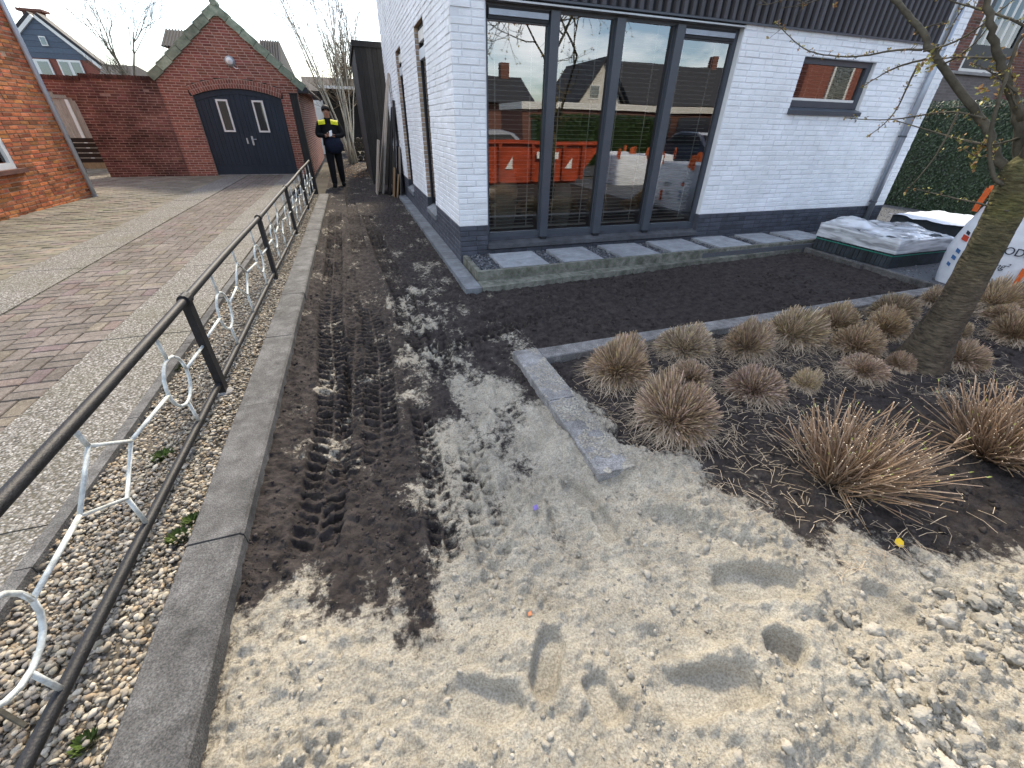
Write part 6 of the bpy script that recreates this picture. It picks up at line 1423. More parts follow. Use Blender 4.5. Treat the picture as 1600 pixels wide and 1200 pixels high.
def bag_face(px, py):
    x = 6.36
    for _ in range(4):
        P = onx(px, py, x); t = min(max((P[2] - 0.055) / 0.86, 0), 1); x = 6.90 + 0.05 * t - 0.51 * (1 + 0.10 * math.sin(math.pi * min(t * 1.05, 1)) - 0.05 * t) - 0.014
    return onx(px, py, x)
def flat_text(body, size, P, ex, up, m, parent, name='lettering', shear=0.0):
    cu = bpy.data.curves.new(name, 'FONT'); cu.body = body; cu.size = size; cu.extrude = 0.001; cu.shear = shear; o = bpy.data.objects.new('tmp', cu); COL.objects.link(o)
    dg = bpy.context.evaluated_depsgraph_get(); me = bpy.data.meshes.new_from_object(o.evaluated_get(dg)); bpy.data.objects.remove(o)
    ex, up = np.asarray(ex, float), np.asarray(up, float); ex /= np.linalg.norm(ex); nn = np.cross(ex, up); nn /= np.linalg.norm(nn); up = np.cross(nn, ex)
    co = np.zeros(len(me.vertices) * 3); me.vertices.foreach_get('co', co); co = co.reshape(-1, 3); co = co[:, :1] * ex + co[:, 1:2] * up + co[:, 2:] * nn; me.vertices.foreach_set('co', co.ravel()); me.update()
    me.materials.append(MATS[m]); return place(name, me, P, parent)
fxp = 6.355                                                   # plane just proud of the bag's path-side face
flat_text('ODS', 0.105, bag_face(1566, 396), (0, -1, 0), (0.05, 0, 1), 'print_dark', bg)
flat_text('ling\u00b2', 0.085, bag_face(1545, 418), (0, -1, 0.12), (0.05, 0, 1), 'print_dark', bg, shear=0.4)
b = MB(); b.tube([bag_face(1583, 450), bag_face(1592, 435), bag_face(1602, 420)], 0.022, 6); b.build('orange_seam', 'orange_strap', bg)
for k, (x, y, m_, s_) in enumerate(((1508, 372, 'print_red', 0.05), (1497, 392, 'print_blue', 0.035), (1490, 402, 'print_blue', 0.035), (1482, 412, 'print_blue', 0.03), (1513, 364, 'print_dark', 0.03))):
    P = bag_face(x, y); b = MB(); b.obox(P, (0, s_ * 0.6, 0.01), (0.0015, 0, 0), (0.0, 0, s_ * 0.55)); b.build('print_mark', m_, bg)

# ================================================================== small litter
def litter(px, py, m, pts, name, label, cat, z=0.02):
    P = onz(px, py, z); P[2] = earth_z(P[0], P[1]) + 0.006; b = MB(); n = len(pts); V = [P + np.array(p) for p in pts]; b.add(V + [v + np.array([0, 0, 0.0015]) for v in V], ngons=[list(range(n))[::-1], list(range(n, 2 * n))]); b.build(name, m, origin=P, label=label, cat=cat)
litter(1405, 848, 'petal', [(-0.02, -0.012, 0.004), (0.0, -0.022, 0.0), (0.018, -0.005, 0.012), (0.012, 0.012, 0.020), (-0.004, 0.016, 0.014), (-0.018, 0.008, 0.006)], 'yellow_leaf', 'yellow leaf lying where soil meets sand', 'leaf')
litter(836, 801, 'wrapper_violet', [(-0.012, -0.012, 0.004), (0.012, -0.010, 0.006), (0.012, 0.012, 0.012), (-0.010, 0.010, 0.008)], 'sweet_wrapper', 'tiny violet wrapper scrap lying on the sand', 'wrapper')
litter(828, 960, 'leaf_orange', [(-0.008, -0.006, 0.003), (0.008, -0.006, 0.006), (0.006, 0.008, 0.010), (-0.006, 0.007, 0.004)], 'orange_leaf', 'small orange leaf fragment on the sand', 'leaf')

# ================================================================== worker walking up the path
def rounded(V, Fm): return V, Fm
PB = np.array([-0.42, 13.35, 0.0]); PB[2] = earth_z(-0.42, 13.35); S = 1.84 / 1.80
def pz(x, y, z): return np.array([x, y, z]) * S
man = thing('person', PB, 'worker in black and yellow jacket walking while looking at a phone', 'person')
J = {}; Ed = []
def jv(n, p, r, par=None): J[n] = (np.array(p, float) * S, r if not np.isscalar(r) else (r, r), par)
# x = to the camera's right, -y = towards the camera
jv('pelvis', (0.0, 0.0, 0.98), (0.155, 0.115)); jv('waist', (0, -0.01, 1.12), (0.165, 0.115), 'pelvis'); jv('chest', (0, -0.02, 1.30), (0.21, 0.14), 'waist'); jv('upper', (0, -0.01, 1.43), (0.18, 0.115), 'chest')
jv('neck', (0, -0.03, 1.53), (0.062, 0.06), 'upper'); jv('chin', (0, -0.065, 1.60), (0.070, 0.075), 'neck'); jv('head', (0, -0.07, 1.69), (0.080, 0.096), 'chin'); jv('crown', (0, -0.055, 1.735), (0.045, 0.055), 'head')
for s, nm in ((-1, 'l'), (1, 'r')):
    jv('sh' + nm, (s * 0.205, -0.01, 1.43), 0.092, 'upper'); jv('el' + nm, (s * 0.30, -0.05, 1.18), 0.075, 'sh' + nm); jv('wr' + nm, (s * 0.115, -0.30, 1.18), 0.038, 'el' + nm); jv('pa' + nm, (s * 0.06, -0.36, 1.19), (0.036, 0.024), 'wr' + nm)
    fwd = -0.20 if s < 0 else 0.20
    jv('hip' + nm, (s * 0.095, 0.0, 0.92), 0.125, 'pelvis'); jv('kn' + nm, (s * 0.10, fwd * 0.55 - 0.05, 0.51), 0.092, 'hip' + nm); jv('an' + nm, (s * 0.10, fwd * 1.0 + 0.03, 0.10 if s < 0 else 0.13), 0.074, 'kn' + nm)
    jv('he' + nm, (s * 0.10, fwd + 0.04, 0.055), 0.048, 'an' + nm); jv('to' + nm, (s * 0.115, fwd - 0.16, 0.040), (0.048, 0.038), 'he' + nm)
names = list(J); me = bpy.data.meshes.new('body'); me.from_pydata([tuple(J[n][0]) for n in names], [(names.index(n), names.index(J[n][2])) for n in names if J[n][2]], [])
body = bpy.data.objects.new('body_cage', me); COL.objects.link(body); sk = body.modifiers.new('skin', 'SKIN'); sk.use_smooth_shade = True; body.modifiers.new('sub', 'SUBSURF').levels = 2
if not me.skin_vertices:
    bpy.context.view_layer.objects.active = body
    import bmesh
    bmm = bmesh.new(); bmm.from_mesh(me); bmm.verts.layers.skin.verify(); bmm.to_mesh(me); bmm.free()
for i, n in enumerate(names):
    me.skin_vertices[0].data[i].radius = (J[n][1][0] * S, J[n][1][1] * S); me.skin_vertices[0].data[i].use_root = (n == 'pelvis')
dg = bpy.context.evaluated_depsgraph_get(); bme = bpy.data.meshes.new_from_object(body.evaluated_get(dg)); bpy.data.objects.remove(body)
for k in ('cloth_black', 'skin'): bme.materials.append(MATS[k])
for p in bme.polygons:
    c = p.center / S; sk_ = (c.z > 1.555 and c.y < 0.05) or (abs(c.x) < 0.118 and c.y < -0.285 and 1.1 < c.z < 1.3)
    p.material_index = 1 if sk_ else 0; p.use_smooth = True
bo = place('body', bme, PB, man)
def onbody(P): return PB + np.array(P) * S
# fingers, curled round the phone
def fingers(s):
    mb = MB()
    for k, (L, dx) in enumerate(((0.060, -0.028), (0.070, -0.010), (0.066, 0.009), (0.052, 0.026))):
        a = onbody((s * (0.05), -0.375, 1.195 + dx * 0.9)); mb.tube([a, a + np.array([-s * L * 0.45, -0.018, 0.004]), a + np.array([-s * L * 0.80, 0.000, 0.010])], [0.010, 0.0095, 0.008], 6)
    a = onbody((s * 0.07, -0.355, 1.215)); mb.tube([a, a + np.array([-s * 0.02, -0.02, 0.025]), a + np.array([-s * 0.045, -0.022, 0.034])], [0.012, 0.011, 0.009], 6); return mb
for s in (-1, 1): fingers(s).build('fingers', 'skin', bo, smooth=True)
# face: nose, ears, eyes, mouth
mb = MB(); mb.tube([onbody((0, -0.165, 1.700)), onbody((0, -0.182, 1.668)), onbody((0, -0.163, 1.660))], [0.008, 0.014, 0.008], 6); mb.build('nose', 'skin', bo, smooth=True)
for s in (-1, 1):
    mb = MB(); v, f = ico(1); mb.add(v * [0.010, 0.02, 0.03] + onbody((s * 0.083, -0.055, 1.685)), tris=f); mb.build('ear', 'skin', bo, smooth=True)
    mb = MB(); mb.add(v * [0.014, 0.006, 0.006] + onbody((s * 0.033, -0.155, 1.705)), tris=f); mb.build('eye', 'hair', bo, smooth=True)
mb = MB(); mb.add(v * [0.024, 0.006, 0.005] + onbody((0, -0.148, 1.628)), tris=f); mb.build('mouth', 'print_red', bo, smooth=True)
# hair / dark knitted cap
v, f = ico(3); v = v.copy(); mb = MB(); keep = v[:, 2] > -0.30 + 0.55 * np.clip(-v[:, 1], 0, 1); ff = [t for t in f if keep[t].all()]
mb.add(v * np.array([0.104, 0.122, 0.118]) * S + onbody((0, -0.050, 1.715)), tris=ff); mb.build('hair', 'hair', man, smooth=True)
# jacket shell: hem, collar, yellow shoulder yokes
mb = MB(); mb.lathe([(0.215, 0), (0.20, 0.12), (0.205, 0.24), (0.215, 0.36), (0.205, 0.44)], (0, 0, 0), 22); A = np.vstack(mb.v) * [S, 0.66 * S, S] + onbody((0, -0.01, 0.96)); mb.v = [A]; mb.n = []; mb.build('jacket', 'cloth_black', man, smooth=True)
mb = MB(); mb.lathe([(0.095, 0), (0.085, 0.05), (0.078, 0.09)], (0, 0, 0), 16); A = np.vstack(mb.v) * [S, S, S] + onbody((0, -0.03, 1.475)); mb.v = [A]; mb.n = []; mb.build('collar', 'cloth_black', man, smooth=True)
for s in (-1, 1):
    mb = MB(); nu, nv = 7, 5; V = []
    for j in range(nv):
        for i in range(nu):
            u, w = i / (nu - 1), j / (nv - 1); x = s * (0.065 + 0.165 * u); a = w * 1.9 + 0.10; V.append(onbody((x, -0.01 - 0.165 * math.cos(a) * (1 - 0.18 * u), 1.425 - 0.02 * u + 0.125 * math.sin(a) * (1 - 0.10 * u) - 0.010)))
    mb.add(V, [[j * nu + i, j * nu + i + 1, (j + 1) * nu + i + 1, (j + 1) * nu + i] for j in range(nv - 1) for i in range(nu - 1)]); mb.build('shoulder_yoke', 'cloth_yellow', man, smooth=True)
for s, fwd in ((-1, -0.20), (1, 0.20)):
    mb = MB(); v, f = ico(2); w = v.copy(); w[:, 2] = np.maximum(w[:, 2], -0.55); mb.add(w * [0.056, 0.15, 0.062] + onbody((s * 0.108, fwd - 0.06, 0.050)), tris=f); mb.build('shoe', 'cloth_black', man, smooth=True)
ph = thing('phone', onbody((0.02, -0.40, 1.22)), 'pale phone held in both hands by the walking worker', 'phone')
b = MB(); b.obox(onbody((0.025, -0.395, 1.235)), np.array([0.034, 0, 0.012]), np.array([0.004, 0.035, 0.06]) * 1.0, np.array([0, 0.004, -0.002])); b.build('case', 'white_plastic', ph)
b = MB(); b.obox(onbody((0.025, -0.388, 1.2375)), np.array([0.030, 0, 0.011]), np.array([0.0035, 0.032, 0.055]), np.array([0, 0.0022, -0.001])); b.build('screen', 'frame_dark', ph)
# dark bundled jacket / bag carried under the hands
bagp = thing('carried_bag', onbody((0.07, -0.28, 0.82)), 'dark navy rounded bag carried in front of the worker', 'bag')
v, f = ico(3); w = v * (1 + 0.10 * fbm(v[None, :, 0] * 2 + 3, v[None, :, 2] * 2 + v[None, :, 1], 3, 6)[0][:, None]); mb = MB(); mb.add(w * [0.215, 0.13, 0.205] + onbody((0.06, -0.26, 0.98)), tris=f); mb.build('sack', 'cloth_navy', bagp, smooth=True)
mb = MB(); mb.tube([onbody((-0.08, -0.27, 1.12)), onbody((0.0, -0.36, 1.20)), onbody((0.10, -0.36, 1.20)), onbody((0.18, -0.27, 1.11))], 0.012, 6); mb.build('handle', 'cloth_black', bagp, smooth=True)

# ================================================================== neighbours on the right
nb_ = thing('neighbour_house', (17.5, 10, 0), 'brown brick house with large dark framed window beyond the hedge', 'house'); NY = 9.5
nw = [15.90 - 15.2]
A0 = 15.2
brickwork(nb_, (A0, NY, 0), (1, 0, 0), 9.0, 2.0, 7.2, 'brown_brick', 'grey_mortar', openings=[(16.30 - A0, 18.45 - A0, 3.02, 5.6)], n=120, bond='stretcher', tv=0.2, seed=41, proud=0.006, hue=0.04)
b = MB(); b.box((A0, NY + 0.101, 0), (24, 18, 7.2)); b.build('body', 'brown_brick', nb_)
b = MB(); b.prism(np.array([(A0 - 0.4, NY - 0.4, 7.2), (A0 - 0.4, NY + 4.5, 10.5), (A0 - 0.4, NY + 9, 7.2)]), (9.6, 0, 0)); b.build('roof', 'roof_dark', nb_)
wv = place('window', None, (17.3, NY, 3.0), nb_)
for a_, c_, z0, z1, m_ in ((16.30, 16.42, 3.02, 5.6, 'white_wood'), (18.36, 18.45, 3.02, 5.6, 'white_wood'), (16.421, 18.359, 3.02, 3.10, 'white_wood'), (16.421, 16.58, 3.101, 5.6, 'frame_dark'), (18.20, 18.359, 3.101, 5.6, 'frame_dark'), (16.581, 18.199, 3.101, 3.62, 'frame_dark')):
    b = MB(); b.box((a_, NY + 0.02, z0), (c_, NY + 0.08, z1)); b.build('frame', m_, wv)
b = MB(); b.box((16.581, NY + 0.05, 3.621), (18.199, NY + 0.056, 5.6)); b.build('pane', 'far_glass', wv)
for i in range(9):
    b = MB(); x = 16.62 + i * 0.175; b.tube([(x + 0.08, NY + 0.098, 3.63), (x + 0.08, NY + 0.098, 5.6)], 0.07 if i % 2 else 0.04, 8, tint=0.9); b.build('curtain_fold', 'white_wood', wv)
ga = thing('grey_annex', (15, 8.4, 0), 'low grey brick annex with flat coping above the ivy hedge', 'annex')
brickwork(ga, (13.35, 8.4, 0), (1, 0, 0), 3.0, 1.6, 2.79, 'grey_brick', 'grey_mortar', n=60, bond='stretcher', tv=0.06, seed=42, proud=0.004)
b = MB(); b.box((13.35, 8.502, 0), (16.35, 9.45, 2.79)); b.build('body', 'grey_brick', ga)
b = MB(); b.box((13.30, 8.33, 2.792), (16.40, 9.46, 2.85)); b.build('coping', 'concrete', ga)
b = MB(); b.tube([(16.9, 9.35, 2.5), (17.2, 9.35, 3.0)], 0.05, 8); b.build('pipe', 'concrete', ga)

# ================================================================== far houses
FYB = 55.0
fb = thing('blue_gabled_house', (-22, FYB, 0), 'distant house with dark blue boarded gable and white windows', 'house')
def f_(x, y, d=0.0): return ony(x, y, FYB + d)
ap, le, re = f_(53, 27), f_(-25, 123), f_(176, 122); zb_ = f_(90, 92)[2]
def at_z(A, B, z): t = (z - A[2]) / (B[2] - A[2]); return A + (B - A) * t
lm_, rm_ = at_z(ap, le, zb_), at_z(ap, re, zb_)
n = 7
for i in range(n):
    z0, z1 = zb_ + (ap[2] - zb_) * i / n, zb_ + (ap[2] - zb_) * (i + 0.96) / n; b = MB(); b.prism(np.array([at_z(ap, le, z0), at_z(ap, re, z0), at_z(ap, re, z1), at_z(ap, le, z1)]), (0, 0.2, 0), tint=RNG.uniform(0.85, 1.15)); b.build('gable_board', 'blue_board', fb)
b = MB(); b.prism(np.array([lm_, rm_, re, re * [1, 1, 0], le * [1, 1, 0], le]) + [0, 0.06, 0], (0, 6, 0)); b.build('wall', 'red_brick', fb)
for E_ in (le, re):
    d = E_ - ap; nn = np.array([-d[2], 0, d[0]]); nn = nn / np.linalg.norm(nn) * (1 if nn[2] > 0 else -1); b = MB(); b.prism(np.array([ap, E_, E_ + nn * 0.22, ap + nn * 0.22]) + [0, -0.15, 0], (0, 0.3, 0)); b.build('verge_board', 'white_wood', fb)
    b = MB(); b.prism(np.array([ap + nn * 0.23, E_ + nn * 0.23, E_ + nn * 0.45, ap + nn * 0.45]) + [0, -0.1, 0], (0, 1.2, 0)); b.build('roof', 'roof_dark', fb)
for (x0, y0, x1, y1) in ((38, 91, 88, 121), (94, 93, 136, 122), (60, 56, 76, 72)):
    a_, c_ = f_(x0, y0, -0.12), f_(x1, y1, -0.12); z1, z0 = a_[2], c_[2]; a_, c_ = min(f_(x0, y0)[0], f_(x0 + 8, y1)[0]), c_[0]; w_ = place('window', None, ((a_ + c_) / 2, FYB - 0.12, z0), fb)
    b = MB(); b.box((a_, FYB - 0.12, z0), (c_, FYB - 0.02, z1)); b.build('frame', 'white_wood', w_)
    k = 1 if x1 - x0 < 20 else 2
    for i in range(k):
        s0, s1 = a_ + (c_ - a_) * (i + 0.14) / k, a_ + (c_ - a_) * (i + 0.86) / k; b = MB(); b.box((s0, FYB - 0.15, z0 + (z1 - z0) * 0.14), (s1, FYB - 0.125, z1 - (z1 - z0) * 0.12)); b.build('pane', 'far_glass', w_)
ca, cb = f_(50, 36, 2), f_(60, 21, 2); b = MB(); b.box((ca[0], FYB + 1.2, ca[2] - 1.5), (cb[0] + 0.4, FYB + 2.2, cb[2])); b.box((ca[0] - 0.3, FYB + 1.1, cb[2] + 0.002), (cb[0] + 0.7, FYB + 2.3, cb[2] + 0.18)); b.build('chimney', 'brown_brick', fb)
def roof_block(name, px0, px1, ytop, ybot, Y, m, label, depth=6, base=True, ribs=0):
    A, B = ony(px0, ytop, Y), ony(px1, ytop, Y); z1, z0 = A[2], ony(px0, ybot, Y)[2]; root = thing(name, ((A[0] + B[0]) / 2, Y, 0), label, 'house')
    b = MB(); b.prism(np.array([(A[0], Y - 1.6, z0), (A[0], Y, z1), (A[0], Y + depth, z0)]), (B[0] - A[0], 0, 0)); b.build('roof', m, root)
    b = MB(); b.box((A[0] + 0.2, Y - 1.3, 0), (B[0] - 0.2, Y + depth - 0.3, z0 - 0.002)); b.build('wall', 'brown_brick', root)
    if ribs:
        sx = (B[0] - A[0]) / ribs
        for i in range(ribs):
            x = A[0] + (i + 0.5) * sx; b = MB(); b.tube([(x, Y - 1.62, z0), (x, Y - 0.02, z1 + 0.02)], sx * 0.30, 6); b.build('tile_row', m, root)
roof_block('tiled_house', 258, 300, 46, 78, 31, 'roof_dark', 'dark ribbed roof peeping over the left garage slope', 6, ribs=9)
roof_block('tiled_house', 405, 436, 63, 105, 29.5, 'roof_dark', 'dark ribbed roof peeping over the right garage slope', 6, ribs=8)
roof_block('slate_house', 160, 212, 100, 122, 50, 'roof_tile', 'low grey roof beyond the garden wall', 8)
roof_block('long_roof_house', 470, 590, 119, 145, 38, 'roof_tile', 'long brown roof behind the birch stems', 8)
ch = ony(523, 112, 38); cp = thing('carport', (0, 27, 0), 'dark open carport with a white fascia behind the birch', 'carport')
A, B = ony(496, 133, 27), ony(600, 140, 27)
b = MB(); b.box((A[0], 26.9, A[2] - 0.12), (B[0], 27.0, A[2])); b.build('fascia', 'white_wood', cp)
b = MB(); b.box((A[0], 27.001, A[2] - 0.10), (B[0], 33, A[2] - 0.02)); b.build('roof', 'frame_dark', cp)
b = MB(); b.box((A[0] - 0.5, 30.0, 0), (B[0], 30.1, A[2] - 0.101)); b.build('back_wall', 'plank_black', cp)
for x in np.linspace(A[0] + 0.1, B[0] - 0.2, 4):
    b = MB(); b.box((x, 27.05, 0), (x + 0.12, 27.17, A[2] - 0.121)); b.build('post', 'plank_black', cp)
b = MB(); b.box((-1.9, 27.3, 0), (A[0] + 0.1, 27.4, 2.4)); b.build('white_panel', 'white_wood', cp)
# log pile at the foot of the birch and dry leaves on the path end
lg = thing('log_pile', (1.0, 22.5, 0), 'dark log pile behind the birch stems', 'logs'); r = np.random.default_rng(8)
for row in range(5):
    for i in range(9):
        b = MB(); x, z = 0.0 + i * 0.21 + (row % 2) * 0.1, 0.10 + row * 0.18; b.tube([(x, 22.4, z), (x + r.normal(0, 0.01), 22.9, z)], r.uniform(0.085, 0.10), 9, tint=r.uniform(0.4, 0.9)); b.build('log', 'bark', lg)
r = np.random.default_rng(18); n = 900; M = rotmats(n, r, 0.4) * r.uniform(0.03, 0.07, n)[:, None, None]; X = r.normal(0.25, 0.55, n); Y = r.uniform(15.2, 20.5, n); t = r.uniform(0.4, 1.2, n)
mb = MB(); mb.scatter([(-0.5, 0, 0), (0, -0.3, 0.1), (0.5, 0, 0), (0, 0.3, 0.1)], [[0, 1, 2, 3]], M, np.stack([X, Y, np.full(n, 0.035)], 1), np.stack([t * 1.0, t * 0.75, t * 0.5], 1)); mb.build('fallen_leaves', 'straw', kind='stuff', label='brown fallen leaves at the end of the path', cat='leaves')

# ================================================================== the street side behind the photographer (mirrored in the window panes)
st = MB(); st.add([(-40, -14, -0.10), (60, -14, -0.10), (60, -5.2, -0.10), (-40, -5.2, -0.10)], [[0, 1, 2, 3]]); st.build('street', 'asphalt', kind='structure')
sk_ = thing('orange_skip', (5.3, -2.3, -0.1), 'orange steel skip standing on the street side, mirrored in the window', 'skip')
prof = [(3.3, 0.10), (6.4, 0.10), (7.15, 1.08), (3.0, 1.08)]
b = MB(); b.prism(np.array([(x, -2.05, z) for x, z in prof]), (0, -0.05, 0)); b.prism(np.array([(x, -3.65, z) for x, z in prof]), (0, -0.05, 0))
b.prism(np.array([(3.3, -2.101, 0.10), (3.3, -3.649, 0.10), (3.0, -3.649, 1.08), (3.0, -2.101, 1.08)]), (0.05, 0, 0)); b.prism(np.array([(6.4, -2.101, 0.10), (6.4, -3.649, 0.10), (7.15, -3.649, 1.08), (7.15, -2.101, 1.08)]), (-0.05, 0, 0)); b.box((3.3, -3.64, 0.05), (6.4, -2.11, 0.099)); b.build('tub', 'skip_orange', sk_)
b = MB(); b.box((2.95, -2.04, 1.08), (7.2, -1.96, 1.17)); b.build('rim', 'skip_orange', sk_)
for x in (3.9, 4.9, 5.9, 6.5):
    b = MB(); b.box((x, -2.045, 0.14), (x + 0.09, -1.97, 1.075), tint=0.8); b.build('rib', 'skip_orange', sk_)
b = MB(); b.box((5.05, -1.955, 0.72), (5.75, -1.94, 0.90)); b.build('plate', 'white_plastic', sk_)
for i, x in enumerate((4.1, 6.0)):
    b = MB(); b.prism(np.array([(x, -2.03, 0.45), (x + 0.22, -2.03, 0.75), (x + 0.22, -2.03, 0.45)]), (0, 0.01, 0)); b.build('reflector', 'white_plastic', sk_)
for i, (x, y) in enumerate(((7.95, -1.9), (9.1, -2.1), (8.4, -3.2))): 
    rb = bulk_bag((x, y, -0.10), (1.0, 1.0, 0.92), ('white bulk bag next to the orange skip on the street side', 'white bulk bag at the far side of the street-side group', 'white bulk bag behind the two front ones on the street side')[i], True, 0.0, 20 + i, 0.1 * i, 'bulk bags on the street side')
def car(loc, rz, m, label, L=4.2, Hc=1.48):
    root = place('parked_car', None, loc, None, rot=(0, 0, rz), label=label, cat='car', group='cars parked behind the photographer'); WO[root] = np.zeros(3)
    prof = [(-2.1, 0.35), (-2.12, 0.65), (-2.0, 0.88), (-1.75, 0.95), (-1.25, 1.38), (-0.9, 1.47), (0.3, 1.48), (0.75, 1.38), (1.25, 0.98), (1.9, 0.86), (2.08, 0.68), (2.1, 0.35)]
    V = []; wdt = [0.0, 1.0]; k = len(prof)
    for y, sc in ((-0.86, 1), (-0.80, 2), (0.80, 2), (0.86, 1)):
        for x, z in prof:
            yy = y * (1 - 0.16 * max(0, (z - 0.9) / 0.6)); V.append((x * (1 if sc == 2 else 0.985), yy, z if sc == 2 else z - 0.02))
    q = [[r_ * k + i, r_ * k + i + 1, (r_ + 1) * k + i + 1, (r_ + 1) * k + i] for r_ in range(3) for i in range(k - 1)]; b = MB(); b.add(V, q, ngons=[list(range(k)), list(range(3 * k, 4 * k))[::-1], [0, k, 2 * k, 3 * k, 4 * k - 1, 3 * k - 1, 2 * k - 1, k - 1]]); b.build('body', m, root, origin=(0, 0, 0), smooth=False)
    for s in (-1, 1):
        b = MB(); b.prism(np.array([(-1.45, s * 0.845, 0.98), (1.05, s * 0.845, 0.98), (0.62, s * 0.785, 1.34), (-1.10, s * 0.785, 1.34)]), (0, s * 0.01, 0)); b.build('side_window', 'frame_dark', root, origin=(0, 0, 0))
    for x0, x1, s in ((-1.78, -1.28, -1), (1.22, 0.78, 1)):
        b = MB(); b.prism(np.array([(x0, -0.70, 0.97), (x0, 0.70, 0.97), (x1, 0.62, 1.36), (x1, -0.62, 1.36)]) + [s * 0.02, 0, 0.01], (s * 0.01, 0, 0.008)); b.build('windscreen', 'frame_dark', root, origin=(0, 0, 0))
    for x in (-1.32, 1.30):
        for s in (-1, 1):
            b = MB(); b.lathe([(0.0, 0), (0.32, 0), (0.33, 0.03), (0.33, 0.17), (0.32, 0.20), (0.0, 0.20)], (x, s * 0.70 - (0.0 if s > 0 else 0.20) + 0.0, 0.33), 20, axis=1); w = b.build('wheel', 'rubber', root, origin=(x, s * 0.8, 0.33), smooth=False)
            b = MB(); b.lathe([(0.0, 0), (0.20, 0), (0.19, 0.012), (0.0, 0.012)], (x, s * 0.905 - 0.006, 0.33), 16, axis=1); b.build('rim', 'aluminium', w)
    for s in (-1, 1):
        b = MB(); b.box((-2.13, s * 0.72 - 0.12, 0.66), (-2.06, s * 0.72 + 0.12, 0.80)); b.build('tail_lamp', 'print_red', root, origin=(0, 0, 0)); b = MB(); b.box((1.98, s * 0.68 - 0.14, 0.64), (2.09, s * 0.68 + 0.14, 0.78)); b.build('headlight', 'white_plastic', root, origin=(0, 0, 0))
    b = MB(); b.box((-2.14, -0.26, 0.55), (-2.115, 0.26, 0.66)); b.build('licence_plate', 'yellow_plate', root, origin=(0, 0, 0))
car((4.4, -5.1, -0.10), 0.0, 'car_grey', 'silver hatchback parked behind the orange skip'); car((16.0, -8.5, -0.10), -1.55, 'car_paint', 'dark car parked by the street-side garages')
def street_house(name, x0, x1, y, ze, za, m, label, gable=False, wins=()):
    root = thing(name, ((x0 + x1) / 2, y, -0.1), label, 'house'); b = MB(); b.box((x0, y - 7, -0.1), (x1, y, ze)); b.build('wall', m, root)
    if gable:
        c = (x0 + x1) / 2; b = MB(); b.prism(np.array([(x0, y + 0.01, ze + 0.002), (x1, y + 0.01, ze + 0.002), (c, y + 0.01, za)]), (0, -7, 0)); b.build('gable', 'cream_wall', root)
        for s, xe in ((1, x0 - 0.4), (-1, x1 + 0.4)):
            b = MB(); zz_ = ze - 0.35; b.prism(np.array([(xe, y + 0.4, zz_), (c, y + 0.4, za + 0.02), (c, y + 0.4, za + 0.25), (xe, y + 0.4, zz_ + 0.25)]), (0, -8, 0)); b.build('roof', 'roof_dark', root)
    else:
        b = MB(); b.prism(np.array([(x0 - 0.3, y + 0.6, ze), (x0 - 0.3, y - 3.5, za), (x0 - 0.3, y - 7.6, ze)]), (x1 - x0 + 0.6, 0, 0)); b.build('roof', 'roof_dark', root)
        b = MB(); b.box((x1 - 1.6, y - 3.9, za - 0.6), (x1 - 0.9, y - 3.2, za + 0.9)); b.build('chimney', 'brown_brick', root)
    for (wx0, wx1, wz0, wz1) in wins:
        b = MB(); b.box((wx0, y + 0.001, wz0), (wx1, y + 0.05, wz1)); w_ = b.build('window', 'white_wood', root); b = MB(); b.box((wx0 + 0.08, y + 0.051, wz0 + 0.08), (wx1 - 0.08, y + 0.056, wz1 - 0.08)); b.build('pane', 'far_glass', w_)
street_house('street_house', 19.6, 24.0, -29, 3.2, 6.3, 'brown_brick', 'dark roofed house with cream gable across the street', True, ((20.6, 21.6, 3.6, 4.6), (22.0, 23.0, 3.6, 4.6)))
street_house('street_house', 24.6, 37, -28.5, 3.3, 6.7, 'brown_brick', 'broad dark roofed house with a chimney across the street', False, ((26, 28, 1, 2.4), (31, 33, 1, 2.4)))
street_house('street_house', 3.0, 14.5, -27, 3.0, 5.0, 'brown_brick', 'low dark roofed house opposite the sandy plot', False, ((4, 6, 1, 2.4),))
street_house('street_house', 52, 62, -19, 5.6, 9.5, 'red_brick', 'tall red brick house at the far end of the street', False, ((54, 56, 3, 4.8),))
street_house('street_house', -22, -8, -18, 5.2, 9.0, 'grey_brick', 'grey brick house across the street behind the driveway', False, ((-18, -16, 1, 2.5),))
rh = thing('red_corner_house', (22, -4, 0), 'red brick house standing to the right of the tree, mirrored in the small window', 'house')
b = MB(); b.box((17.6, -8.6, -0.1), (29, -5.0, 6.5)); b.build('wall', 'red_brick', rh)
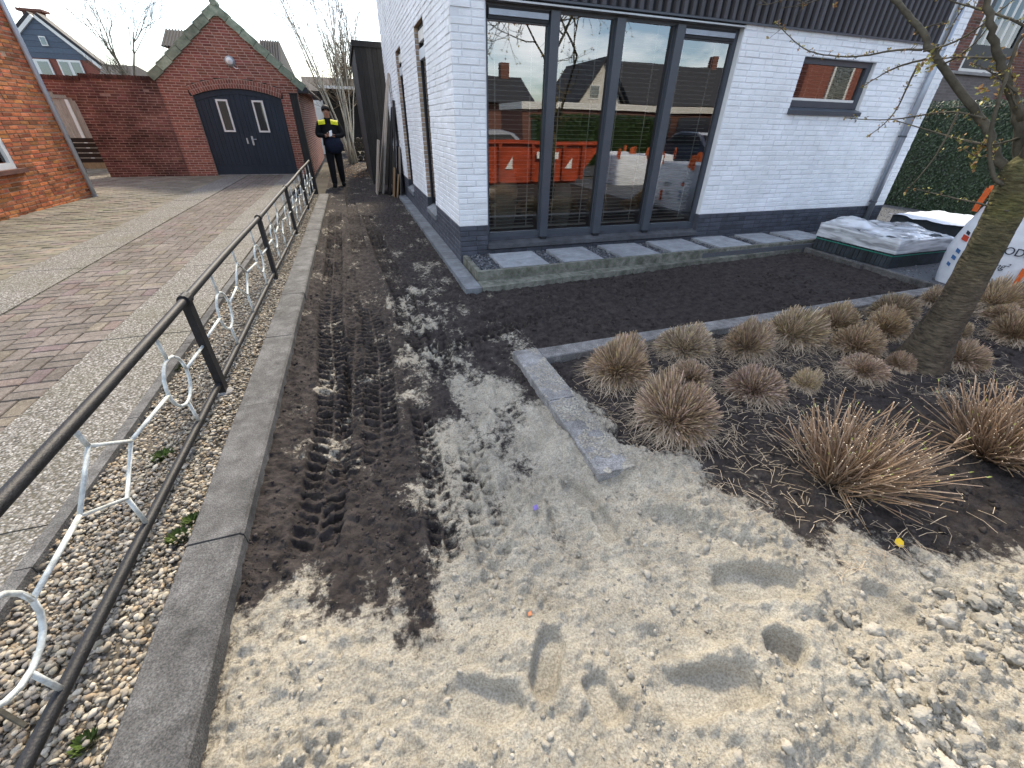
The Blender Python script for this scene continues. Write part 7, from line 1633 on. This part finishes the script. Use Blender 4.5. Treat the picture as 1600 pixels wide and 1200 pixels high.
for (x0, x1, z0, z1) in ((19.0, 20.2, 2.3, 4.0), (19.0, 20.2, 0.6, 1.8), (24, 25.6, 2.6, 4.2)):
    b = MB(); b.box((x0, -4.999, z0), (x1, -4.94, z1)); w_ = b.build('window', 'white_wood', rh); b = MB(); b.box((x0 + 0.12, -4.939, z0 + 0.12), (x1 - 0.12, -4.93, z1 - 0.12)); b.build('pane', 'far_glass', w_)
b = MB(); b.prism(np.array([(17.3, -4.7, 6.5), (17.3, -6.8, 8.2), (17.3, -8.9, 6.5)]), (12, 0, 0)); b.build('roof', 'roof_dark', rh)
gr_ = thing('garage_row', (13, -14, 0), 'low brick garage row with a white fascia across the street', 'garages')
b = MB(); b.box((9.0, -18, -0.1), (22.0, -14, 2.3)); b.build('wall', 'brown_brick', gr_); b = MB(); b.box((8.9, -18.1, 2.302), (22.1, -13.85, 2.62)); b.build('fascia', 'white_wood', gr_)
for x in (13.0, 16.0, 19.0):
    b = MB(); b.box((x, -13.995, 0.0), (x + 2.4, -13.95, 2.1)); b.build('door', 'frame_grey', gr_)
def leafy(name, x0, x1, y0, y1, h, n, seed, label):
    r = np.random.default_rng(seed); root = thing(name, ((x0 + x1) / 2, (y0 + y1) / 2, -0.1), label, 'hedge'); b = MB(); b.box((x0 + 0.1, y0 + 0.1, -0.1), (x1 - 0.1, y1 - 0.1, h - 0.1)); b.build('core', 'hedge', root)
    T = np.stack([r.uniform(x0, x1, n), r.uniform(y0, y1, n), r.uniform(0, h, n)], 1); f = r.random(n) < 0.7; T[f, 1] = y1 + r.normal(0, 0.04, f.sum()); T[~f, 2] = h + r.normal(0, 0.04, (~f).sum()); M = rotmats(n, r, 1.2) * r.uniform(0.06, 0.12, n)[:, None, None]; t = r.uniform(0.5, 1.7, n); b = MB(); b.scatter([(-0.5, 0, 0), (0, -0.35, 0.1), (0.5, 0, 0), (0, 0.35, 0.1)], [[0, 1, 2, 3]], M, T, np.stack([t, t, t], 1)); b.build('leaves', 'hedge', root, kind='stuff')
leafy('street_hedge', 8.0, 14.5, -10.4, -9.6, 1.9, 9000, 4, 'clipped green hedge across the street behind the skip')
